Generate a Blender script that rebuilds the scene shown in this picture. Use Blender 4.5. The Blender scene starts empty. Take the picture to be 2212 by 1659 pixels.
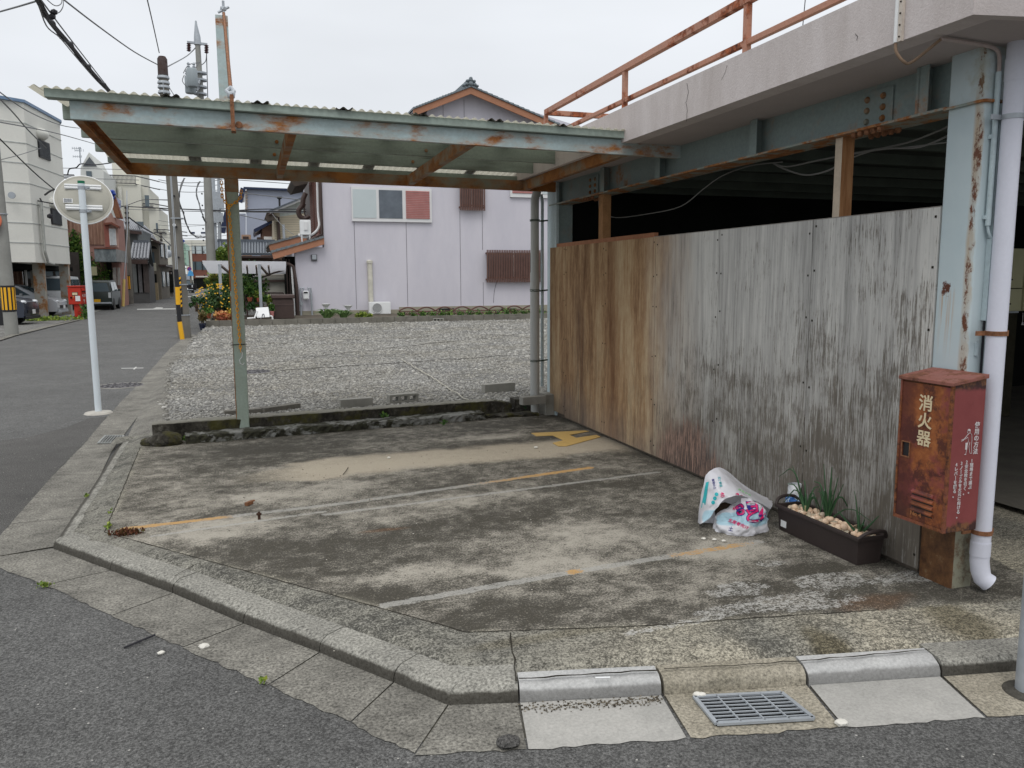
import bpy, bmesh, math, random
import numpy as np
from mathutils import Vector, Matrix
from mathutils.bvhtree import BVHTree

SC = bpy.context.scene
COL = SC.collection
R = math.radians
random.seed(7)

# ------------------------------------------------------------------ camera
FPX, CX, CY = 1728.0, 1106.0, 829.5        # focal length and centre, photo measured at 2212 x 1659
YAW, PITCH, ROLL, EYE = R(18.2), R(7.5), R(0.25), 1.56
fw = Vector((math.sin(YAW)*math.cos(PITCH), math.cos(YAW)*math.cos(PITCH), -math.sin(PITCH)))
r0 = Vector((math.cos(YAW), -math.sin(YAW), 0)); u0 = r0.cross(fw)
rt = r0*math.cos(ROLL) - u0*math.sin(ROLL); up = u0*math.cos(ROLL) + r0*math.sin(ROLL)
CAM = Vector((0, 0, EYE))
cam = bpy.data.cameras.new('camera'); camo = bpy.data.objects.new('camera', cam); COL.objects.link(camo)
camo.matrix_world = Matrix(((rt.x, up.x, -fw.x, 0), (rt.y, up.y, -fw.y, 0), (rt.z, up.z, -fw.z, EYE), (0, 0, 0, 1)))
cam.sensor_width = 36; cam.lens = FPX/2212*36; cam.clip_end = 2000; cam.clip_start = .05
SC.camera = camo

def at(u, v, x=None, y=None, z=None):
    """measured point of the photo -> real point on the plane x=, y= or z="""
    d = fw + rt*((u-CX)/FPX) - up*((v-CY)/FPX)
    if x is not None: t = x/d.x
    elif y is not None: t = y/d.y
    else: t = (z-EYE)/d.z
    return CAM + d*t

# ------------------------------------------------------------------ sky, sun, exposure
SUN_EL, SUN_AZ = R(58), R(200)
wd = bpy.data.worlds.new('World'); SC.world = wd; wd.use_nodes = True
nt = wd.node_tree; nt.nodes.clear()
def wn(t): return nt.nodes.new(t)
out = wn('ShaderNodeOutputWorld'); bg = wn('ShaderNodeBackground'); sky = wn('ShaderNodeTexSky')
sky.sky_type = 'NISHITA'; sky.sun_disc = False; sky.sun_elevation = SUN_EL; sky.sun_rotation = SUN_AZ
tc = wn('ShaderNodeTexCoord'); sep = wn('ShaderNodeSeparateXYZ'); nt.links.new(tc.outputs['Generated'], sep.inputs[0])
rp = wn('ShaderNodeValToRGB'); nt.links.new(sep.outputs['Z'], rp.inputs[0])
e = rp.color_ramp.elements
e[0].position = 0.0; e[0].color = (.60, .63, .655, 1)
e[1].position = 1.0; e[1].color = (1.12, 1.12, 1.12, 1)
k = e.new(.18); k.color = (.60, .618, .645, 1)
k = e.new(.45); k.color = (.70, .72, .745, 1)
mp = wn('ShaderNodeMapping'); mp.inputs['Scale'].default_value = (1.2, 1.2, 4.5); nt.links.new(tc.outputs['Generated'], mp.inputs[0])
nz = wn('ShaderNodeTexNoise'); nz.inputs['Scale'].default_value = 1.3; nz.inputs['Detail'].default_value = 4; nt.links.new(mp.outputs[0], nz.inputs['Vector'])
cl = wn('ShaderNodeMapRange'); cl.inputs[1].default_value = .3; cl.inputs[2].default_value = .7; cl.inputs[3].default_value = .91; cl.inputs[4].default_value = 1.09
nt.links.new(nz.outputs['Fac'], cl.inputs[0])
vm = wn('ShaderNodeVectorMath'); vm.operation = 'SCALE'; nt.links.new(rp.outputs[0], vm.inputs[0]); nt.links.new(cl.outputs[0], vm.inputs['Scale'])
vs = wn('ShaderNodeVectorMath'); vs.operation = 'SCALE'; vs.inputs['Scale'].default_value = 11.2; nt.links.new(vm.outputs[0], vs.inputs[0])
mx = wn('ShaderNodeMix'); mx.data_type = 'RGBA'; mx.inputs['Factor'].default_value = .93
nt.links.new(sky.outputs[0], mx.inputs[6]); nt.links.new(vs.outputs[0], mx.inputs[7])
nt.links.new(mx.outputs[2], bg.inputs[0]); bg.inputs[1].default_value = 0.1
nt.links.new(bg.outputs[0], out.inputs[0])
sl = bpy.data.lights.new('sun', 'SUN'); sl.energy = 0.9; sl.angle = R(28); sl.color = (1, .97, .93)
so = bpy.data.objects.new('sun', sl); COL.objects.link(so)
sd = Vector((math.sin(SUN_AZ)*math.cos(SUN_EL), math.cos(SUN_AZ)*math.cos(SUN_EL), math.sin(SUN_EL)))
so.rotation_euler = sd.to_track_quat('Z', 'Y').to_euler()
SC.view_settings.view_transform = 'Standard'; SC.view_settings.look = 'None'
SC.view_settings.exposure = 0.24; SC.view_settings.gamma = 1

# ------------------------------------------------------------------ material helpers
class NB:
    def __init__(s, name, rough=.7, spec=.3, metal=0):
        s.m = bpy.data.materials.new(name); s.m.use_nodes = True; s.t = s.m.node_tree
        s.b = s.t.nodes['Principled BSDF']; s.b.inputs['Roughness'].default_value = rough
        s.b.inputs['Specular IOR Level'].default_value = spec; s.b.inputs['Metallic'].default_value = metal
        s._o = None
    def new(s, t, ins=None, **pr):
        n = s.t.nodes.new(t)
        for k, v in pr.items(): setattr(n, k, v)
        for k, v in (ins or {}).items(): s.put(n.inputs[k], v)
        return n
    def put(s, inp, v):
        if isinstance(v, bpy.types.NodeSocket): s.t.links.new(v, inp)
        elif isinstance(v, (tuple, list)): inp.default_value = tuple(v) + ((1,) if len(v) == 3 and len(inp.default_value) == 4 else ())
        else: inp.default_value = v
    def co(s):
        if s._o is None: s._o = s.new('ShaderNodeTexCoord').outputs['Object']
        return s._o
    def vec(s, sc=(1, 1, 1), loc=(0, 0, 0)):
        return s.new('ShaderNodeMapping', {'Vector': s.co(), 'Scale': sc, 'Location': loc}).outputs[0]
    def noise(s, scale=5, detail=5, rough=.55, st=None, loc=(0, 0, 0), dist=0):
        v = s.vec(st or (1, 1, 1), loc)
        return s.new('ShaderNodeTexNoise', {'Vector': v, 'Scale': scale, 'Detail': detail, 'Roughness': rough, 'Distortion': dist}).outputs['Fac']
    def vor(s, scale=5, feature='F1', st=None, out='Distance'):
        return s.new('ShaderNodeTexVoronoi', {'Vector': s.vec(st or (1, 1, 1)), 'Scale': scale}, feature=feature).outputs[out]
    def ramp(s, f, stops):
        n = s.new('ShaderNodeValToRGB', {'Fac': f}); r = n.color_ramp
        while len(r.elements) < len(stops): r.elements.new(.5)
        for e, (p, c) in zip(r.elements, sorted(stops, key=lambda q: q[0])):
            e.position = p; e.color = (c, c, c, 1) if isinstance(c, (int, float)) else tuple(c) + (1,)
        return n.outputs[0]
    def mix(s, f, a, b, mode='MIX'):
        n = s.new('ShaderNodeMix', data_type='RGBA', blend_type=mode)
        s.put(n.inputs['Factor'], f); s.put(n.inputs[6], a); s.put(n.inputs[7], b); return n.outputs[2]
    def math(s, op, a, b=0):
        n = s.new('ShaderNodeMath', operation=op); s.put(n.inputs[0], a); s.put(n.inputs[1], b); return n.outputs[0]
    def xyz(s):
        n = s.new('ShaderNodeSeparateXYZ', {'Vector': s.co()}); return n.outputs
    def rng(s, v, a, b, c=0., d=1.):
        n = s.new('ShaderNodeMapRange'); n.interpolation_type = 'SMOOTHSTEP'
        for i, q in enumerate((v, a, b, c, d)): s.put(n.inputs[i], q)
        return n.outputs[0]
    def attr(s, name, out='Color'): return s.new('ShaderNodeAttribute', attribute_name=name).outputs[out]
    def island(s): return s.new('ShaderNodeNewGeometry').outputs['Random Per Island']
    def bump(s, h, dist=.01, strength=.5):
        n = s.new('ShaderNodeBump', {'Height': h, 'Distance': dist, 'Strength': strength}); s.t.links.new(n.outputs[0], s.b.inputs['Normal']); return s
    def col(s, c): s.put(s.b.inputs['Base Color'], c); return s
    def rgh(s, c): s.put(s.b.inputs['Roughness'], c); return s
MATS = {}
def simple(name, c, rough=.7, var=.25, scale=3, bump=0, spec=None, metal=0, fine=60):
    if spec is None: spec = .04 if max(c) < .04 and rough > .6 else .3
    if name in MATS: return MATS[name]
    n = NB(name, rough, spec, metal)
    a = n.noise(scale, 6, .6); b = n.noise(fine, 3, .6)
    f = n.math('ADD', n.math('MULTIPLY', a, .7), n.math('MULTIPLY', b, .3))
    lo = tuple(max(0, q*(1-var)) for q in c); hi = tuple(min(1, q*(1+var)) for q in c)
    n.col(n.ramp(f, [(.3, lo), (.7, hi)]))
    if bump: n.bump(b, bump, .4)
    MATS[name] = n.m; return n.m
def rusty(name, paint, rust=(.22, .075, .025), lo=.52, hi=.62, scale=4, dirt=(.12, .12, .10), dirtamt=.35, rough=.55, st=(1, 1, 1), rust2=(.42, .19, .07)):
    n = NB(name, rough, .35)
    a = n.noise(scale, 9, .68, st); b = n.noise(scale*.6, 5, .6, st, (7, 3, 1)); c = n.noise(45, 4, .6)
    m = n.ramp(a, [(lo, 0.), (hi, 1.)])
    p = n.mix(n.ramp(b, [(.42, 0.), (.75, dirtamt)]), n.ramp(c, [(.3, tuple(q*.88 for q in paint)), (.7, tuple(min(1, q*1.06) for q in paint))]), dirt)
    rc = n.mix(n.ramp(n.noise(scale*5, 5, .7), [(.35, 0.), (.62, 1.)]), rust, rust2)
    halo = n.ramp(a, [(max(0, lo-.07), 0.), (lo+.02, .45)])
    p = n.mix(halo, p, tuple((paint[i]+rust2[i])*.5 for i in range(3)))
    n.col(n.mix(m, p, rc)); n.rgh(n.math('ADD', n.math('MULTIPLY', m, .35), rough)); n.bump(n.math('ADD', m, n.math('MULTIPLY', c, .4)), .003, .5)
    MATS[name] = n.m; return n.m

# ------------------------------------------------------------------ mesh helpers
WO = {}
class MB:
    def __init__(s): s.v = []; s.f = []; s.mi = []; s.cur = 0
    def add(s, vs, fs):
        o = len(s.v); s.v += [tuple(q) for q in vs]; s.f += [tuple(i+o for i in f) for f in fs]; s.mi += [s.cur]*len(fs); return s
    def box(s, c, d, m=None):
        x, y, z = d[0]/2, d[1]/2, d[2]/2
        vs = [Vector((i*x, j*y, k*z)) for i in (-1, 1) for j in (-1, 1) for k in (-1, 1)]
        if m is not None: vs = [m @ q for q in vs]
        vs = [q + Vector(c) for q in vs]
        return s.add(vs, [(0, 1, 3, 2), (4, 6, 7, 5), (0, 4, 5, 1), (2, 3, 7, 6), (0, 2, 6, 4), (1, 5, 7, 3)])
    def bb(s, a, b):
        return s.box([(a[i]+b[i])/2 for i in range(3)], [abs(b[i]-a[i]) for i in range(3)])
    def prism(s, pts, ext):
        n = len(pts); e = Vector(ext); vs = [Vector(p) for p in pts]; vs = vs + [p+e for p in vs]
        return s.add(vs, [tuple(range(n))[::-1], tuple(range(n, 2*n))] + [(i, (i+1) % n, (i+1) % n+n, i+n) for i in range(n)])
    def quad(s, *p): return s.add(p, [tuple(range(len(p)))])
    def tube(s, pts, r, seg=8, cap=True, r1=None):
        pts = [Vector(p) for p in pts]; n = len(pts); vs = []; prev = None
        for i, p in enumerate(pts):
            t = (pts[min(i+1, n-1)]-pts[max(i-1, 0)]).normalized()
            if prev is None:
                a = Vector((0, 0, 1)) if abs(t.z) < .9 else Vector((1, 0, 0)); x = t.cross(a).normalized()
            else: x = (prev - t*prev.dot(t)).normalized()
            prev = x; y = t.cross(x)
            rr = r if r1 is None else r+(r1-r)*i/(n-1)
            if isinstance(r, (list, tuple)): rr = r[i]
            vs += [p + (x*math.cos(2*math.pi*k/seg)+y*math.sin(2*math.pi*k/seg))*rr for k in range(seg)]
        fs = [(i*seg+k, i*seg+(k+1) % seg, (i+1)*seg+(k+1) % seg, (i+1)*seg+k) for i in range(n-1) for k in range(seg)]
        if cap: fs += [tuple(range(seg))[::-1], tuple(range((n-1)*seg, n*seg))]
        return s.add(vs, fs)
    def cyl(s, a, b, r, r1=None, seg=12): return s.tube([a, b], r, seg, True, r if r1 is None else r1)
    def beam(s, a, b, w, h, upv=(0, 0, 1)):
        """rectangular bar from a to b; w sideways, h along up"""
        a = Vector(a); b = Vector(b); t = (b-a).normalized(); x = t.cross(Vector(upv)).normalized(); y = x.cross(t)
        vs = [p+x*i*w/2+y*j*h/2 for p in (a, b) for i, j in ((-1, -1), (1, -1), (1, 1), (-1, 1))]
        return s.add(vs, [(0, 1, 2, 3), (7, 6, 5, 4), (0, 4, 5, 1), (1, 5, 6, 2), (2, 6, 7, 3), (3, 7, 4, 0)])
    def lathe(s, c, prof, seg=20, m=None):
        vs = []
        for r, z in prof:
            for k in range(seg):
                a = 2*math.pi*k/seg; q = Vector((r*math.cos(a), r*math.sin(a), z)); vs.append((m @ q if m is not None else q)+Vector(c))
        n = len(prof); fs = [(i*seg+k, i*seg+(k+1) % seg, (i+1)*seg+(k+1) % seg, (i+1)*seg+k) for i in range(n-1) for k in range(seg)]
        fs += [tuple(range(seg))[::-1], tuple(range((n-1)*seg, n*seg))]
        return s.add(vs, fs)
    def blob(s, c, r, k=1, jit=0., m=None):
        bm = bmesh.new(); bmesh.ops.create_icosphere(bm, subdivisions=k, radius=1)
        vs = [Vector((q.co.x*r[0], q.co.y*r[1], q.co.z*r[2]))*(1+random.uniform(-jit, jit)) for q in bm.verts]
        if m is not None: vs = [m @ q for q in vs]
        s.add([q+Vector(c) for q in vs], [tuple(v.index for v in f.verts) for f in bm.faces]); bm.free(); return s
    def build(s, name, mat, parent=None, smooth=False, bevel=0, recalc=True, angle=40):
        if parent is not None and parent.name == 'carport_canopy':   # the frame sags a little toward the building
            for i, (x, y, z) in enumerate(s.v):
                if z > 2.30:
                    f = (y-5.9)/2.55; s.v[i] = (x, y, z-(1-f)*.0145*(x+1.02)+f*(.035-.0095*(x+1.02)))
        me = bpy.data.meshes.new(name); me.from_pydata(s.v, [], s.f); 
        ms = mat if isinstance(mat, (list, tuple)) else [mat]
        for q in ms: me.materials.append(q)
        if len(ms) > 1: me.polygons.foreach_set('material_index', s.mi)
        if recalc:
            bm = bmesh.new(); bm.from_mesh(me); bmesh.ops.recalc_face_normals(bm, faces=bm.faces); bm.to_mesh(me); bm.free()
        me.update()
        if smooth: me.shade_smooth() if not angle else me.shade_smooth()
        o = bpy.data.objects.new(name, me); COL.objects.link(o)
        if smooth and angle:
            try: me.set_sharp_from_angle(angle=R(angle))
            except Exception: pass
        WO[o] = Vector((0, 0, 0))
        if parent is not None:
            o.parent = parent; o.location = -WO[parent]
        if bevel:
            b = o.modifiers.new('bevel', 'BEVEL'); b.width = bevel; b.segments = 2; b.limit_method = 'ANGLE'; b.angle_limit = R(40)
        return o
def thing(name, label, cat, loc=(0, 0, 0), group=None):
    o = bpy.data.objects.new(name, None); COL.objects.link(o); o.location = loc; WO[o] = Vector(loc)
    o.empty_display_size = .1
    o['label'] = label; o['category'] = cat
    if group: o['group'] = group
    return o
def tag(o, label, cat, group=None):
    o['label'] = label; o['category'] = cat
    if group: o['group'] = group
    return o
def struct(o): o['kind'] = 'structure'; return o
def stuff(o, label=None, cat=None):
    o['kind'] = 'stuff'
    if label: o['label'] = label
    if cat: o['category'] = cat
    return o
def dup(root, shift, label=None, group=None, rz=0):
    def cp(o, par):
        c = o.copy(); COL.objects.link(c)
        if par is not None: c.parent = par
        WO[c] = WO[o].copy()
        for ch in list(o.children): cp(ch, c)
        return c
    c = cp(root, None); c.location = root.location + Vector(shift); c.rotation_euler.z += rz
    if label: c['label'] = label
    if group: c['group'] = group
    return c
def text_mesh(body, size, mat, frame, name='lettering', parent=None, bold=0., depth=.0015, vertical=False, spacing=1.0, align='CENTER', sx=1.0, surf=None, lift=0):
    """frame = (origin, right, up) ; real lettering as a thin mesh"""
    if vertical: body = '\n'.join(body)
    cu = bpy.data.curves.new('lettering', 'FONT'); cu.body = body; cu.size = size; cu.align_x = align; cu.align_y = 'TOP'
    cu.offset = bold*.10; cu.space_line = spacing; cu.resolution_u = 3; cu.extrude = depth/2
    t = bpy.data.objects.new('lettering', cu); COL.objects.link(t)
    dg = bpy.context.evaluated_depsgraph_get(); me = bpy.data.meshes.new_from_object(t.evaluated_get(dg))
    bpy.data.objects.remove(t); me.materials.clear(); me.materials.append(mat)
    o, rx, uy = Vector(frame[0]), Vector(frame[1]).normalized(), Vector(frame[2]).normalized(); nz = rx.cross(uy)
    for v in me.vertices:
        p = o + rx*v.co.x*sx + uy*v.co.y + nz*(v.co.z+depth/2)
        if surf is not None:
            h = surf.ray_cast(p + nz*.5, -nz)
            if h[0] is None:
                q_ = surf.find_nearest(p)
                if q_[0] is not None: p = q_[0]+q_[1]*.002
            if h[0] is not None: p = h[0] + h[1]*.0 + nz*(.0025+lift+v.co.z)
        v.co = p
    ob = bpy.data.objects.new(name, me); COL.objects.link(ob); WO[ob] = Vector((0, 0, 0))
    if parent is not None: ob.parent = parent; ob.location = -WO[parent]
    return ob
def leaf_mesh(mb, c, rad, n, size, shell=.35, up=.2, clump=0):
    """many small leaf faces spread through a crown volume"""
    cs = None
    if clump:
        cs = []
        for _ in range(clump):
            d = Vector((random.gauss(0, 1), random.gauss(0, 1), random.gauss(0, 1))).normalized()*random.uniform(.45, 1.0)
            cs.append((d, random.uniform(.22, .42)))
    for _ in range(n):
        if cs:
            d, s = random.choice(cs); q = Vector((random.gauss(0, 1), random.gauss(0, 1), random.gauss(0, 1))).normalized()*s*random.uniform(.4, 1); p = d*.8+q
        else:
            p = Vector((random.gauss(0, 1), random.gauss(0, 1), random.gauss(0, 1))).normalized()*random.uniform(shell, 1)
        p = Vector((p.x*rad[0], p.y*rad[1], p.z*rad[2])) + Vector(c)
        a = Vector((random.gauss(0, 1), random.gauss(0, 1), random.gauss(0, 1)+up)).normalized()
        b = a.cross(Vector((random.gauss(0, 1), random.gauss(0, 1), random.gauss(0, 1)))).normalized(); l = size*random.uniform(.6, 1.3)
        mb.add([p, p+(a*.5+b*.33)*l, p+a*l, p+(a*.5-b*.33)*l], [(0, 1, 2, 3)])
def leafmat(name, c1, c2, c3=None):
    if name in MATS: return MATS[name]
    n = NB(name, .55, .3); st = [(0., c1), (1., c2)] if c3 is None else [(0., c1), (.6, c2), (1., c3)]
    n.col(n.ramp(n.island(), st)); MATS[name] = n.m
    n.b.inputs['Subsurface Weight'].default_value = 0
    return n.m
# ------------------------------------------------------------------ shared materials
m_teal = rusty('pale_blue_green_paint', (.42, .52, .53), lo=.53, hi=.63, scale=2.6, st=(1, 2, 2.6), dirt=(.16, .17, .13), dirtamt=.5)
m_tealrust = rusty('rusted_blue_green_paint', (.22, .26, .22), lo=.36, hi=.52, scale=1.6, rust=(.20, .075, .022), rust2=(.36, .15, .045), st=(1, 1.4, 2), dirt=(.08, .08, .06), dirtamt=.6)
m_woodteal = rusty('weathered_green_grey_board', (.31, .375, .335), lo=.60, hi=.80, scale=2.4, rust=(.05, .045, .035), rust2=(.08, .07, .05), st=(.7, 1.5, 5), dirt=(.13, .14, .12), dirtamt=.7)
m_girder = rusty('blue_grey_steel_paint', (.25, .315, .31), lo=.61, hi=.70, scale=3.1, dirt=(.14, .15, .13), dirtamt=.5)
m_gird_edge = rusty('rust_flecked_flange_paint', (.27, .32, .29), lo=.47, hi=.56, scale=6, dirt=(.12, .11, .08), dirtamt=.6)
m_post = rusty('pale_green_post_paint', (.42, .49, .44), lo=.58, hi=.68, scale=3, dirt=(.25, .25, .18), dirtamt=.4)
m_parapet = simple('pinkish_render', (.60, .55, .54), .9, .10, 2.2, .012, fine=70)
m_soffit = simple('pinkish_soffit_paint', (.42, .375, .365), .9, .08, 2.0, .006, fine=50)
m_rail = rusty('faded_salmon_red_paint', (.46, .225, .15), rust=(.055, .018, .012), rust2=(.40, .12, .05), lo=.54, hi=.60, scale=3.4, dirt=(.33, .22, .17), dirtamt=.5)
m_dark = simple('shade_and_dark_grey', (.012, .013, .012), .95, .3)  # near-black that puts interior shade into the colour; other dark parts use it too
m_black = simple('black_plastic', (.02, .02, .022), .5, .2)
m_lilac = simple('pale_lilac_plastic_pipe', (.64, .65, .73), .45, .07, 2)
m_greypipe = simple('grey_plastic_pipe', (.42, .43, .42), .45, .07, 2)
m_lightblue = rusty('light_blue_flashing', (.50, .60, .63), lo=.66, hi=.72, scale=3, dirtamt=.2)
m_galv = simple('galvanised_steel', (.38, .41, .44), .45, .15, 8, metal=.3)
m_white = simple('white_plastic', (.74, .75, .75), .4, .05, 4)
m_timber = simple('bare_timber', (.36, .19, .085), .8, .35, 7)
m_conc = simple('weathered_concrete', (.26, .25, .22), .9, .35, 3, .004, fine=90)
m_concpole = simple('grey_concrete_pole', (.27, .27, .25), .9, .18, 2, .003, fine=80)
m_brownpole = simple('old_brown_grey_pole', (.17, .16, .14), .9, .25, 2, .003, fine=80)
m_dirtjoint = simple('dark_joint_dirt', (.035, .032, .026), 1, .4)
m_copper = simple('dark_brown_metal', (.06, .04, .035), .5, .2)
m_glass = NB('window_glass', .12, .6).col((.09, .12, .14)).m
m_glasslt = simple('frosted_curtain_glass', (.50, .56, .57), .3, .06, 1)
m_alu = simple('white_aluminium_frame', (.68, .68, .68), .4, .05)
m_tile = simple('dark_grey_roof_tile', (.10, .115, .135), .45, .35, 6)
m_tilelt = simple('silver_grey_roof_tile', (.25, .26, .28), .4, .25, 6)
m_cable = simple('black_cable', (.02, .02, .025), .6, .2)
m_greycable = simple('grey_cable', (.16, .165, .17), .6, .2)
m_yellow = simple('yellow_guard_plastic', (.80, .42, .02), .45, .08)
m_yellowpale = simple('faded_yellow_plastic', (.72, .52, .18), .5, .1)
m_leaf = leafmat('mid_green_leaves', (.02, .06, .015), (.07, .16, .03), (.16, .25, .05))
m_leafdark = leafmat('dark_green_leaves', (.008, .03, .01), (.03, .08, .02), (.06, .13, .03))
m_leafyel = leafmat('yellow_green_leaves', (.06, .12, .02), (.18, .26, .04), (.32, .36, .06))
m_bark = simple('brown_bark', (.09, .06, .04), .9, .4, 10)

# ------------------------------------------------------------------ asphalt, ground
def asphalt(name, base=.105, tint=(1, 1.01, 1.0)):
    n = NB(name, .85, .25)
    big = n.noise(.8, 5, .6, loc=(3, 1, 0)); mid = n.noise(6, 4, .6)
    fine = n.noise(105, 4, .8); vo = n.vor(150)
    c = n.ramp(n.math('ADD', n.math('MULTIPLY', big, .55), n.math('MULTIPLY', mid, .45)), [(.36, tuple(base*.84*t for t in tint)), (.62, tuple(base*1.14*t for t in tint))])
    sp = n.ramp(fine, [(.36, .30), (.5, .95), (.63, 1.9)])
    c = n.mix(1., c, sp, 'MULTIPLY')
    rare = n.new('ShaderNodeTexVoronoi', {'Vector': n.vec(), 'Scale': 70.}).outputs['Color']
    rr = n.new('ShaderNodeSeparateXYZ', {'Vector': rare}).outputs[0]
    c = n.mix(n.math('MULTIPLY', n.math('GREATER_THAN', rr, .991), n.math('LESS_THAN', n.vor(70), .30)), c, (.42, .41, .38))
    n.col(c); n.bump(n.math('ADD', fine, n.math('MULTIPLY', vo, .5)), .006, .8); return n.m
m_asph = asphalt('worn_asphalt', .108, (1.0, .995, .965))
m_asph2 = asphalt('patched_dark_asphalt', .085, (1.02, .99, .94))
struct(MB().quad((-400, -60, -.13), (500, -60, -.13), (500, 900, -.13), (-400, 900, -.13)).build('ground', simple('distant_ground', (.14, .14, .13), .95)))
struct(MB().quad((-40, -12, -.1), (40, -12, -.1), (40, 260, -.1), (-40, 260, -.1)).build('road', m_asph))

def P(u, v, z=-.1): return at(u, v, z=z)
# newer darker asphalt beside the gutter at the left, as a sheet 4 mm above the road
pt = [P(0, 1158), P(116, 1026), P(180, 961), P(232, 900), P(190, 905), P(140, 925), P(60, 945), P(-60, 960), P(-500, 1150)]
struct(MB().quad(*[Vector((p.x, p.y, -.096)) for p in pt]).build('road_patch', m_asph2))

# gutter: L shaped precast slabs, one after another with open joints
def cslab(name, c1, c2, seed=0, speck=1.0):
    n = NB(name, .9, .25); a = n.noise(2.2, 6, .65, loc=(seed, seed*2, 0)); f = n.noise(75, 3, .75); g = n.noise(9, 5, .7, loc=(seed, 0, 3))
    c = n.ramp(n.math('ADD', n.math('MULTIPLY', a, .55), n.math('MULTIPLY', g, .45)), [(.36, c1), (.62, c2)])
    c = n.mix(1., c, n.ramp(f, [(.33, 1-.6*speck), (.5, 1.), (.68, 1+.6*speck)]), 'MULTIPLY')
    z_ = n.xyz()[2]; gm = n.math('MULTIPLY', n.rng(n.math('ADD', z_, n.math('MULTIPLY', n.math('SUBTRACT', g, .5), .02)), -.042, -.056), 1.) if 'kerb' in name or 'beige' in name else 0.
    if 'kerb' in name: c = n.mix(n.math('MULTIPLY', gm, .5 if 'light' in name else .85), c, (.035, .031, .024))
    n.col(c); n.bump(f, .004, .6); return n.m
m_gut = cslab('old_gutter_concrete', (.108, .103, .091), (.235, .225, .197))
m_gutlt = cslab('new_light_gutter_concrete', (.31, .305, .285), (.40, .39, .365), 4, .22)
m_gutbe = cslab('beige_gutter_concrete', (.22, .20, .155), (.34, .31, .25), 7, .8)
m_kerbold = cslab('old_kerb_concrete', (.19, .185, .165), (.29, .282, .25), 9)
m_kerblt = cslab('new_light_kerb_concrete', (.37, .37, .365), (.45, .45, .44), 11, .3)
under = [P(405, 723), P(303, 826), P(180, 961), P(0, 1158), P(-46, 1210), P(96, 1265), P(393, 1400), P(756, 1563), P(895, 1632), P(1140, 1622), P(1770, 1575), P(2212, 1545), P(2600, 1515)]
inner = [P(2600, 1430), P(2189, 1440), P(1744, 1473), P(1121, 1510), P(968, 1515), P(526, 1340), P(239, 1226), P(120, 1180), P(170, 1080), P(262, 940), P(330, 850), P(395, 756), P(422, 723)]
BED = MB()
def slab(name, mat, a, b, c, d, zi=-.092, zo=-.0965, gap=.0035, n=14):
    """a,b outer (road side) left->right ; c,d inner right->left ; outer edge ragged where asphalt creeps over it"""
    a, b, c, d = [Vector(q) for q in (a, b, c, d)]; BED.quad(*[Vector((q.x, q.y, -.0985+.0055*0)) for q in (a.lerp(d, .25), b.lerp(c, .25), c, d)]); t = (b-a).normalized()*gap; a = a+t; b = b-t; t2 = (c-d).normalized()*gap; c = c-t2; d = d+t2
    mb = MB(); vs = []
    for i in range(n+1):
        q = a.lerp(b, i/n); w = d.lerp(c, i/n); o = (w-q).normalized()
        vs += [q+o*random.uniform(-.008, .010), w]
    for i, q in enumerate(vs): q.z = zo if i % 2 == 0 else zi
    return struct(mb.add(vs, [(2*i, 2*i+2, 2*i+3, 2*i+1) for i in range(n)]).build(name, mat))
# left arm (joints measured on the photo)
lo = [(405, 723), (364, 756), (303, 826), (268, 862), (232, 900), (205, 931), (180, 961), (162, 979), (116, 1026), (70, 1075), (20, 1133), (-46, 1210)]
li = [(422, 723), (395, 756), (345, 826), (322, 862), (298, 900), (275, 931), (252, 961), (240, 979), (218, 1026), (190, 1075), (160, 1120), (118, 1183)]
for i in range(len(lo)-1):
    slab('gutter_slab', m_gut, P(*lo[i+1]), P(*lo[i]), P(*li[i]), P(*li[i+1]), n=8, zo=-.0965)
ho = [(-46, 1210), (96, 1265), (243, 1330), (393, 1400), (578, 1482), (756, 1563), (895, 1632)]
hi_ = [(118, 1186), (239, 1235), (373, 1284), (526, 1350), (690, 1413), (850, 1478), (968, 1527)]
for i in range(len(ho)-1):
    slab('gutter_slab', m_gut, P(*ho[i]), P(*ho[i+1]), P(*hi_[i+1]), P(*hi_[i]))
slab('gutter_slab', m_gut, P(895, 1632), P(1140, 1622), P(1120, 1522), P(968, 1527))
slab('gutter_slab', m_gutlt, P(1140, 1622), P(1486, 1597), P(1430, 1506), P(1122, 1522))
slab('gutter_slab', m_gutbe, P(1492, 1597), P(1818, 1573), P(1744, 1484), P(1434, 1505))
slab('gutter_slab', m_gutlt, P(1824, 1573), P(2130, 1552), P(2032, 1465), P(1748, 1484))
slab('gutter_slab', m_gutbe, P(2134, 1552), P(2500, 1525), P(2420, 1437), P(2036, 1465))

struct(BED.build('gutter_bed', simple('soil_filled_joint', (.075, .07, .055), 1, .4, 20)))
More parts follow.
